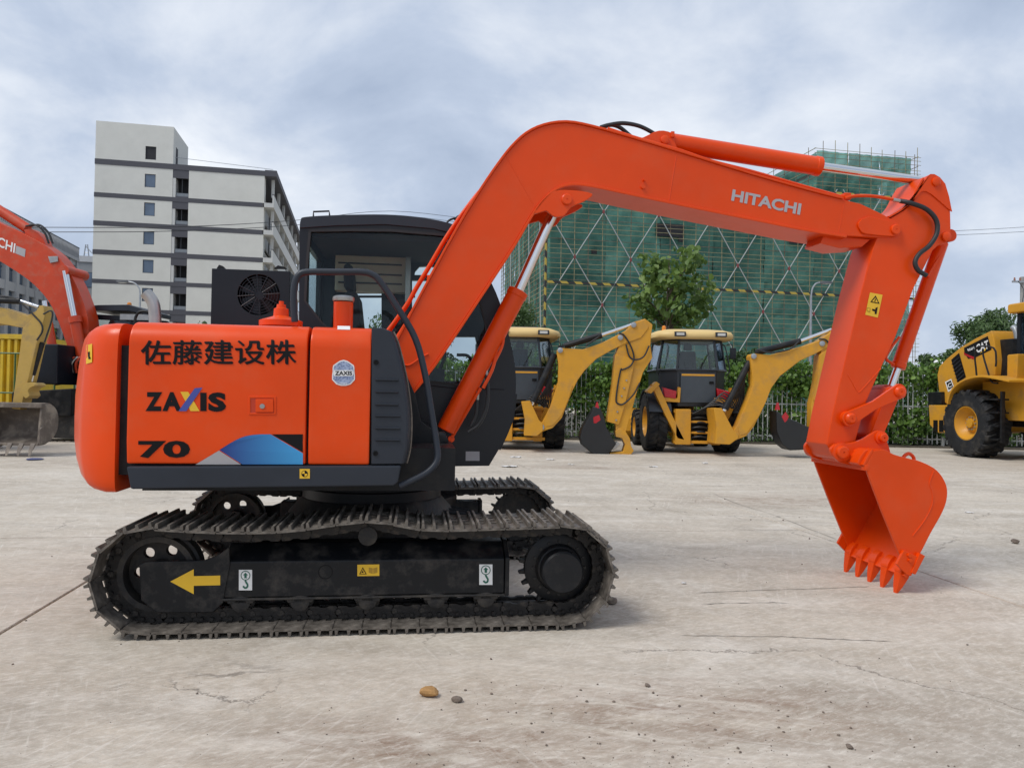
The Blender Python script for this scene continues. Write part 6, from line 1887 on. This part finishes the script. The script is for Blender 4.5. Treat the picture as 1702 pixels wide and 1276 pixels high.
# ---------------------------------------------------------------- yellow container with green gate
cA, cB = at_depth(-40, 660, 21.5), at_depth(52, 556, 21.5)
CF = Frame(cA.x, 21.5, 0)
yc_ = CF.root('container', 'bright yellow corrugated container behind the worn yellow excavator', 'container')
CY_ = paint('container_yellow', (.62, .42, .02), rough=.55, var=.08, scale=1.5, dirt=(.3, .2, .08), damt=.4, dscale=2)
wdt, hgt = cB.x - cA.x, cB.z
build('body', box(.05, wdt - .05, .05, 2.3, .12, hgt - .05), CY_, yc_)
n_r = int(wdt / .22)
for k in range(n_r):
    x = .08 + k * (wdt - .16) / n_r
    build('wall_rib', prism([(x, .0), (x + .03, -.04), (x + .10, -.04), (x + .13, .0), (x + .13, .049), (x, .049)], .2, hgt - .15, 'z'), CY_, yc_)
build('top_rail', box(0, wdt, -.06, .06, hgt - .14, hgt), CY_, yc_, bevel=.01)
build('bottom_rail', box(0, wdt, -.06, .06, .0, .16), CY_, yc_, bevel=.01)
for x in (0, wdt - .1):
    build('corner_post', box(x, x + .1, -.07, .06, .161, hgt - .141), CY_, yc_, bevel=.01)
gf = Frame(at_depth(18, 650, 20.6).x, 20.6, 0)
gt = gf.root('gate', 'thin green steel gate in front of the yellow container', 'gate')
GG = paint('green_gate_paint', (.05, .12, .03), rough=.5, var=.1)
gz = at_depth(18, 587, 20.6).z
for k in range(7):
    build('gate_bar', cyl((-1 + k * .55, 0, 0), (-1 + k * .55, 0, gz), .025, n=6), GG, gt)
for z in (gz, gz * .5, .15):
    build('gate_rail', cyl((-1, 0, z), (2.3, 0, z), .025, n=6), GG, gt)

# ---------------------------------------------------------------- worker behind the loader
hp3 = at_depth(1560.5, 605, 23.6)
wk = bpy.data.objects.new('person', None); COL.objects.link(wk); wk.location = (hp3.x - .02, 23.6, 0)
tag(wk, 'worker in orange vest and white helmet leaning behind the wheel loader', 'person')
hz0 = hp3.z
me = bpy.data.meshes.new('body')
hipz = hz0 - .55
VV = [(0.1, 0, hipz), (.02, 0, hipz + .2), (-.06, 0, hipz + .36), (-.04, 0, hipz + .44), (0, 0, hz0 - .02),            # pelvis, waist, chest, neck, head
      (-.02, -.2, hipz + .34), (-.16, -.25, hipz + .12), (-.32, -.18, hipz + .08), (-.42, -.16, hipz + .10),
      (-.02, .2, hipz + .34), (-.14, .25, hipz + .10), (-.30, .2, hipz + .05), (-.40, .19, hipz + .07),
      (.1, -.1, hipz - .04), (.06, -.11, hipz - .45), (.12, -.11, hipz - .86), (-.02, -.11, hipz - .90),
      (.1, .1, hipz - .04), (.08, .11, hipz - .45), (.14, .11, hipz - .86), (0, .11, hipz - .90)]
EE = [(0, 1), (1, 2), (2, 3), (3, 4), (2, 5), (5, 6), (6, 7), (7, 8), (2, 9), (9, 10), (10, 11), (11, 12), (0, 13), (13, 14), (14, 15), (15, 16), (0, 17), (17, 18), (18, 19), (19, 20)]
RR = [.13, .13, .15, .06, .1, .07, .05, .04, .035, .07, .05, .04, .035, .09, .065, .05, .045, .09, .065, .05, .045]
me.from_pydata(VV, EE, [])
bo = link('body', me, paint('orange_workwear', (.55, .10, .03), .8, var=.15, scale=9), wk)
skm = bo.modifiers.new('skin', 'SKIN')
for i, v_ in enumerate(me.skin_vertices[0].data if me.skin_vertices else []):
    v_.radius = (RR[i], RR[i])
ssm = bo.modifiers.new('smooth', 'SUBSURF'); ssm.levels = 2; ssm.render_levels = 2
build('helmet', [lathe([(.145, -.01), (.155, .0), (.135, .02), (.128, .07), (.09, .125), (.02, .145)], (0, 0, hz0 + .0), (-.1, 0, 1), 24)], WHITE, wk)
build('platform', [box(-.25, .45, -.35, .35, hipz - .99, hipz - .94)], STEEL, wk) if False else None
tr2 = bpy.data.objects.new('work_platform', None); COL.objects.link(tr2); tr2.location = (hp3.x, 23.6, 0)
tag(tr2, 'low steel work platform under the worker behind the wheel loader', 'platform')
build('deck', box(-.4, .5, -.35, .35, hipz - 1.0, hipz - .945), BLACK, tr2, bevel=.006)
for sx_ in (-.36, .46):
    for sy_ in (-.3, .3):
        build('leg', cyl((sx_, sy_, 0), (sx_, sy_, hipz - 1.0), .02, n=8), BLACK, tr2)

# ---------------------------------------------------------------- plants


def leaf_mesh(name, blobs, n, size, seed, up=.35, shell=.5, aspect=.55, tone=(0, 1)):
    """n leaves (bent four-point blades) spread through ellipsoid clumps (cx, cy, cz, rx, ry, rz)"""
    rng = np.random.default_rng(seed)
    bl = np.array(blobs, float)
    vol = bl[:, 3] * bl[:, 4] * bl[:, 5]; vol = vol ** .75; vol /= vol.sum()
    idx = rng.choice(len(bl), n, p=vol)
    d = rng.normal(size=(n, 3)); d /= np.linalg.norm(d, axis=1)[:, None]
    r = rng.random(n) ** (1 / 3); r = shell * (1 - (1 - r) ** 1.6) + (1 - shell) * r
    r *= 1 + .12 * rng.normal(size=n)
    c = bl[idx, :3] + d * r[:, None] * bl[idx, 3:6]
    nrm = d * .7 + rng.normal(size=(n, 3)) * .6 + np.array([0, 0, up])
    nrm /= np.linalg.norm(nrm, axis=1)[:, None]
    t = np.cross(nrm, rng.normal(size=(n, 3))); t /= np.linalg.norm(t, axis=1)[:, None]
    t[:, 2] -= .35; t /= np.linalg.norm(t, axis=1)[:, None]
    b = np.cross(nrm, t)
    s = size * (.6 + .8 * rng.random(n))[:, None]
    V = np.empty((n, 6, 3))
    V[:, 0] = c - t * s * .5
    V[:, 1] = c - b * s * aspect * .42 + nrm * s * .06 - t * s * .12
    V[:, 2] = c - b * s * aspect * .36 + nrm * s * .05 + t * s * .2
    V[:, 3] = c + t * s * .55 - nrm * s * .10
    V[:, 4] = c + b * s * aspect * .36 + nrm * s * .05 + t * s * .2
    V[:, 5] = c + b * s * aspect * .42 + nrm * s * .06 - t * s * .12
    me = bpy.data.meshes.new(name)
    me.vertices.add(n * 6); me.vertices.foreach_set('co', V.reshape(-1))
    q = np.arange(n)[:, None] * 6 + np.array([[0, 1, 2, 3, 0, 3, 4, 5]])
    me.loops.add(n * 8); me.loops.foreach_set('vertex_index', q.reshape(-1).astype(np.int32))
    me.polygons.add(n * 2); me.polygons.foreach_set('loop_start', (np.arange(n * 2) * 4).astype(np.int32))
    me.polygons.foreach_set('loop_total', np.full(n * 2, 4, np.int32))
    at = me.attributes.new('tone', 'FLOAT', 'POINT')
    tn = tone[0] + (tone[1] - tone[0]) * np.clip(rng.beta(2, 2.5, n), 0, 1)
    at.data.foreach_set('value', np.repeat(tn, 6).astype(np.float32))
    me.update(); me.validate()
    return me


LEAF_BROAD = leaf_mat('broad_leaf', (.055, .12, .028), (.28, .40, .10), .42)
LEAF_FINE = leaf_mat('fine_leaf', (.045, .095, .028), (.17, .26, .085), .35)
LEAF_DARK = leaf_mat('dark_leaf', (.036, .075, .026), (.16, .255, .085), .35)
LEAF_VINE = leaf_mat('vine_leaf', (.045, .11, .02), (.25, .41, .08), .42)
LEAF_SHRUB = leaf_mat('shrub_leaf', (.036, .08, .02), (.15, .25, .065), .35)


def tree(name, label, px0, px1, py0, py1, Y, n, size, m, seed, group=None, clumps=14, trunk=None, aspect=.55, depth=None, bottom=None):
    """tree whose crown fills the given sight-line box at the distance Y"""
    a, b = at_depth(px0, py1, Y), at_depth(px1, py0, Y)
    cx, cz = (a.x + b.x) / 2, (a.z + b.z) / 2
    rx, rz = (b.x - a.x) / 2, (b.z - a.z) / 2
    ry = depth or rx
    o = bpy.data.objects.new(name, None); COL.objects.link(o); o.location = (cx, Y, 0)
    tag(o, label, 'tree', group)
    rnd = random.Random(seed)
    bl = []
    for k in range(clumps):
        an, u = rnd.uniform(0, 6.28), rnd.uniform(-.78, .8)
        rr = math.sqrt(max(0, 1 - u * u)) * rnd.uniform(.3, .86)
        f = rnd.uniform(.17, .36)
        bl.append((rr * math.cos(an) * rx, rr * math.sin(an) * ry, cz + u * rz * .8, rx * f, ry * f, rz * f * .75))
    bl.append((0, 0, cz, rx * .5, ry * .5, rz * .6))
    link('crown', leaf_mesh('crown', bl, n, size, seed, aspect=aspect), m, o)
    tr = trunk or max(.05, rx * .07)
    build('trunk', tube([(0, 0, -.02), (rx * .03, 0, cz * .35), (-rx * .03, 0, cz * .8), (0, 0, cz + rz * .55)], [tr, tr, tr * .95, tr * .9, tr * .85, tr * .8, tr * .75, tr * .7, tr * .65, tr * .6, tr * .55, tr * .5, tr * .45, tr * .4, tr * .35, tr * .3, tr * .25, tr * .2, tr * .15], 8), BARK, o)
    for k in range(0, clumps, 2):
        q = bl[k]
        st = Vector((0, 0, max(cz - rz * .8, q[2] - rz * .5)))
        build('limb', tube([st, st.lerp(Vector(q[:3]), .5) + Vector((0, 0, rz * .05)), q[:3]], [tr * .4] * 4 + [tr * .3] * 4 + [tr * .12] * 6, 6, 4), BARK, o)
    return o


tree('broadleaf_tree', 'young broadleaf tree with large leaves standing before the green scaffold net', 1038, 1184, 398, 570, 23.6, 1250, .21, LEAF_BROAD, 4, 'trees round the yard', 26, .07, .9)
tree('bushy_tree', 'pale bushy tree with small leaves just right of the black cab', 800, 926, 478, 680, 26.0, 7000, .10, LEAF_FINE, 5, 'trees round the yard', 16, .09)
tree('yard_tree', 'large dark tree rising behind the yellow wheel loader', 1578, 1760, 496, 665, 30.0, 10500, .2, LEAF_DARK, 8, 'trees round the yard', 22, .16, .35)
tree('yard_tree', 'low dark tree left of the wheel loader hood, behind the vines', 1518, 1612, 572, 668, 36.0, 5000, .17, LEAF_DARK, 11, 'trees round the yard', 16, .1)
tree('yard_tree', 'dark green tree between the second backhoe cab and its raised boom', 1196, 1276, 558, 690, 24.8, 3800, .13, LEAF_DARK, 13, 'trees round the yard', 14, .08)
tree('yard_tree', 'light green treetop showing just above the right backhoe boom', 1362, 1440, 528, 660, 25.5, 2400, .13, LEAF_VINE, 17, 'trees round the yard', 12, .08)
tree('yard_tree', 'small tree peeping out between the left excavator boom and cab', 60, 112, 528, 660, 24.0, 2500, .11, LEAF_FINE, 19, 'trees round the yard', 12, .07)
tree('yard_tree', 'pale treetop at the foot of the cream building behind the orange hood', 312, 352, 523, 600, 52.0, 1500, .2, LEAF_FINE, 23, 'trees round the yard', 10, .1)
tree('yard_tree', 'dark tree behind the first backhoe boom near the fence', 925, 990, 560, 690, 25.0, 2600, .12, LEAF_DARK, 29, 'trees round the yard', 12, .07)
tree('yard_tree', 'green tree seen through the glass of the black cab', 600, 790, 505, 660, 25.5, 6000, .13, LEAF_FINE, 31, 'trees round the yard', 16, .08)

# ---------------------------------------------------------------- fence with vines
FW = paint('fence_white_paint', (.42, .44, .43), rough=.55, var=.08, scale=4, dirt=(.3, .28, .24), damt=.4)
fA, fB = Vector((-6.5, 22.9, 0)), Vector((17.5, 20.9, 0))
fd = (fB - fA).normalized(); fl_ = (fB - fA).length; fyaw = math.atan2(fd.y, fd.x)
fence = bpy.data.objects.new('picket_fence', None); COL.objects.link(fence); fence.location = fA; fence.rotation_euler = (0, 0, fyaw)
tag(fence, 'white metal picket fence along the yard behind the backhoe loaders', 'fence')
FH_ = 2.15
npk = int(fl_ / .135)
pk_me = mesh('picket', join(box(-.011, .011, -.011, .011, .08, FH_ - .06), loft([[(-.011, -.011, FH_ - .06), (.011, -.011, FH_ - .06), (.011, .011, FH_ - .06), (-.011, .011, FH_ - .06)], [(-.002, -.002, FH_ + .02), (.002, -.002, FH_ + .02), (.002, .002, FH_ + .02), (-.002, .002, FH_ + .02)]])))
for k in range(npk):
    link('picket', pk_me, FW, fence, loc=(.07 + k * fl_ / npk, 0, 0))
post_me = mesh('post', join(box(-.035, .035, -.035, .035, 0, FH_ + .1), box(-.045, .045, -.045, .045, FH_ + .1, FH_ + .14)), bevel=.004)
for k in range(int(fl_ / 2.7) + 1):
    link('post', post_me, FW, fence, loc=(k * 2.7, .005, 0))
for z in (.22, 1.15, FH_ - .18):
    build('rail', box(0, fl_, .016, .045, z - .02, z + .02), FW, fence)
rnd = random.Random(44)
bl = []
for k in range(330):
    x = rnd.uniform(0, fl_)
    bl.append((x, -.02 + rnd.uniform(-.2, .22), rnd.uniform(1.45, 2.3), rnd.uniform(.25, .6), rnd.uniform(.12, .25), rnd.uniform(.15, .32)))
for k in range(150):
    x = rnd.uniform(0, fl_)
    bl.append((x, .05 + rnd.uniform(-.15, .2), rnd.uniform(.5, 1.6), rnd.uniform(.2, .6), rnd.uniform(.1, .2), rnd.uniform(.25, .6)))
v = link('climbing_vines', leaf_mesh('climbing_vines', bl, 34000, .115, 51, up=.1, aspect=.95), LEAF_VINE, loc=fA, rot=(0, 0, fyaw))
tag(v, 'bright green climbing vines covering the top of the white fence', 'vines', kind='stuff')
bl = []
for k in range(150):
    x = rnd.uniform(0, fl_)
    bl.append((x, rnd.uniform(.2, 1.3), rnd.uniform(.1, .7), rnd.uniform(.3, .7), rnd.uniform(.2, .5), rnd.uniform(.25, .5)))
for k in range(60):
    x = rnd.uniform(0, fl_)
    bl.append((x, rnd.uniform(-.45, -.1), rnd.uniform(.05, .25), rnd.uniform(.2, .5), rnd.uniform(.1, .25), rnd.uniform(.12, .3)))
for k in range(130):
    x = rnd.uniform(0, fl_)
    bl.append((x, rnd.uniform(.8, 2.2), rnd.uniform(.6, 2.0), rnd.uniform(.4, .9), rnd.uniform(.3, .5), rnd.uniform(.3, .6)))
v = link('hedge_shrubs', leaf_mesh('hedge_shrubs', bl, 42000, .11, 52, aspect=.5), LEAF_SHRUB, loc=fA, rot=(0, 0, fyaw))
tag(v, 'dark green undergrowth along the foot of the white fence', 'shrubs', kind='stuff')
# planting strip under the fence
strip_ = build('planting_bed', box(0, fl_, -.55, 30, -.15, .035), paint('bed_soil', (.075, .062, .045), .95, var=.4, scale=3, bump=.5, bscale=12), kind='structure')
strip_.location = fA; strip_.rotation_euler = (0, 0, fyaw)

# ---------------------------------------------------------------- litter on the concrete
def rock(r, seed, flat_=.7):
    bm = bmesh.new(); bmesh.ops.create_icosphere(bm, subdivisions=2, radius=r)
    rr = random.Random(seed)
    dirs = [Vector((rr.gauss(0, 1), rr.gauss(0, 1), rr.gauss(0, 1))).normalized() for _ in range(7)]
    for v_ in bm.verts:
        for d_ in dirs:
            k = v_.co.dot(d_) - r * .68
            if k > 0: v_.co -= d_ * k * .85
        v_.co.z *= flat_
    me = bpy.data.meshes.new('stone'); bm.to_mesh(me); bm.free()
    zmin = min(v_.co.z for v_ in me.vertices)
    for v_ in me.vertices: v_.co.z -= zmin
    return me


STONE = paint('brown_stone', (.16, .125, .10), rough=.9, var=.3, scale=40, bump=.4, bscale=90)
TAN = paint('tan_chunk', (.40, .22, .08), rough=.8, var=.25, scale=30, bump=.4, bscale=70)
PAPER = paint('white_paper', (.62, .60, .58), rough=.8, var=.06, scale=20)
for px, py, r_, m_, nm, lab, f_ in ((759, 1166, .020, STONE, 'stone', 'dark brown stone right of the tan chunk on the concrete', .9),
                                   (714, 1157, .034, TAN, 'broken_chunk', 'tan broken chunk lying on the foreground concrete', .5),
                                   (1018, 1003, .034, STONE, 'mud_clod', 'crumbled mud clod beside the end of the near track', .3),
                                   (1076, 1140, .012, STONE, 'stone', 'small stone in the foreground below the bucket', .7),
                                   (1412, 1243, .013, STONE, 'stone', 'small stone near the bottom edge right of centre', .7),
                                   (1688, 903, .032, STONE, 'stone', 'lone stone at the right edge beyond the bucket', .6)):
    o = link(nm, rock(r_, int(px)), m_, loc=ground_pt(px, py), rot=(0, 0, px % 6))
    o.scale = (1.35, 1, 1)
    tag(o, lab, 'stone' if nm != 'broken_chunk' else 'chunk', 'stones on the concrete' if nm == 'stone' else None)
papers = ((857, 760, .22, 'crumpled white paper scrap between the cab and the first backhoe'), (846, 776, .28, 'flat white paper scrap just right of the cab foot'),
          (915, 764, .16, 'torn white paper scrap below the first backhoe frame'), (949, 772, .12, 'white paper scrap left of the first backhoe bucket'),
          (1172, 770, .16, 'white paper scrap in front of the second backhoe'), (1085, 776, .16, 'long white paper scrap between the two backhoe loaders'),
          (1611, 852, .09, 'white scrap lying to the right of the orange bucket'), (1136, 969, .045, 'yellowish scrap on the concrete between track and bucket'))
for px, py, s, lab in papers:
    V, F = [], []
    rr = random.Random(px)
    for j in range(5):
        for i in range(6):
            V.append((s * (i / 5 - .5) + rr.uniform(-.01, .01), s * .6 * (j / 4 - .5) + rr.uniform(-.01, .01), .004 + s * .12 * rr.random()))
    for j in range(4):
        for i in range(5):
            k = j * 6 + i; F.append((k, k + 1, k + 7, k + 6))
    me = bpy.data.meshes.new('paper_scrap'); me.from_pydata(V, [], F)
    o = link('paper_scrap', me, PAPER, loc=ground_pt(px, py), rot=(0, 0, rr.uniform(0, 3)))
    sm_ = o.modifiers.new('thickness', 'SOLIDIFY'); sm_.thickness = .002
    tag(o, lab, 'paper scrap', 'paper scraps')
bt = link('blue_rag', rock(.15, 5, .12), paint('blue_cloth', (.06, .07, .16), .9, var=.2), loc=ground_pt(57, 764))
tag(bt, 'dark blue rag on the ground below the dirty yellow excavator bucket', 'rag')
# grit and pebbles: many small stones, one mass
rng = np.random.default_rng(12)
geo = []
base_me = rock(1.0, 99, .7)
bv = np.array([v_.co[:] for v_ in base_me.vertices]); bf = [tuple(p_.vertices) for p_ in base_me.polygons]
Vs, Fs = [], []
for k in range(800):
    u = rng.random()
    if u < .5:
        px, py = rng.normal(1180, 330), rng.uniform(1130, 1276)
    elif u < .8:
        px, py = rng.uniform(0, 1702), rng.uniform(830, 1276)
    else:
        px, py = rng.uniform(700, 1702), rng.uniform(760, 900)
    g_ = ground_pt(px, py)
    r_ = (.0016 + .006 * rng.random() ** 7) * (1 if py > 950 else 1.6)
    a_ = rng.uniform(0, 6.28)
    rot = np.array([[math.cos(a_), -math.sin(a_), 0], [math.sin(a_), math.cos(a_), 0], [0, 0, 1]])
    k0 = len(Vs)
    Vs += [tuple(x) for x in (bv * r_ * np.array([1, rng.uniform(.6, 1), rng.uniform(.6, 1)])) @ rot.T + np.array(g_)]
    Fs += [tuple(i + k0 for i in f_) for f_ in bf]
me = bpy.data.meshes.new('loose_grit'); me.from_pydata(Vs, [], Fs)
gr_ = link('loose_grit', me, STONE)
tag(gr_, 'loose grit and tiny pebbles scattered over the concrete', 'grit', kind='stuff')
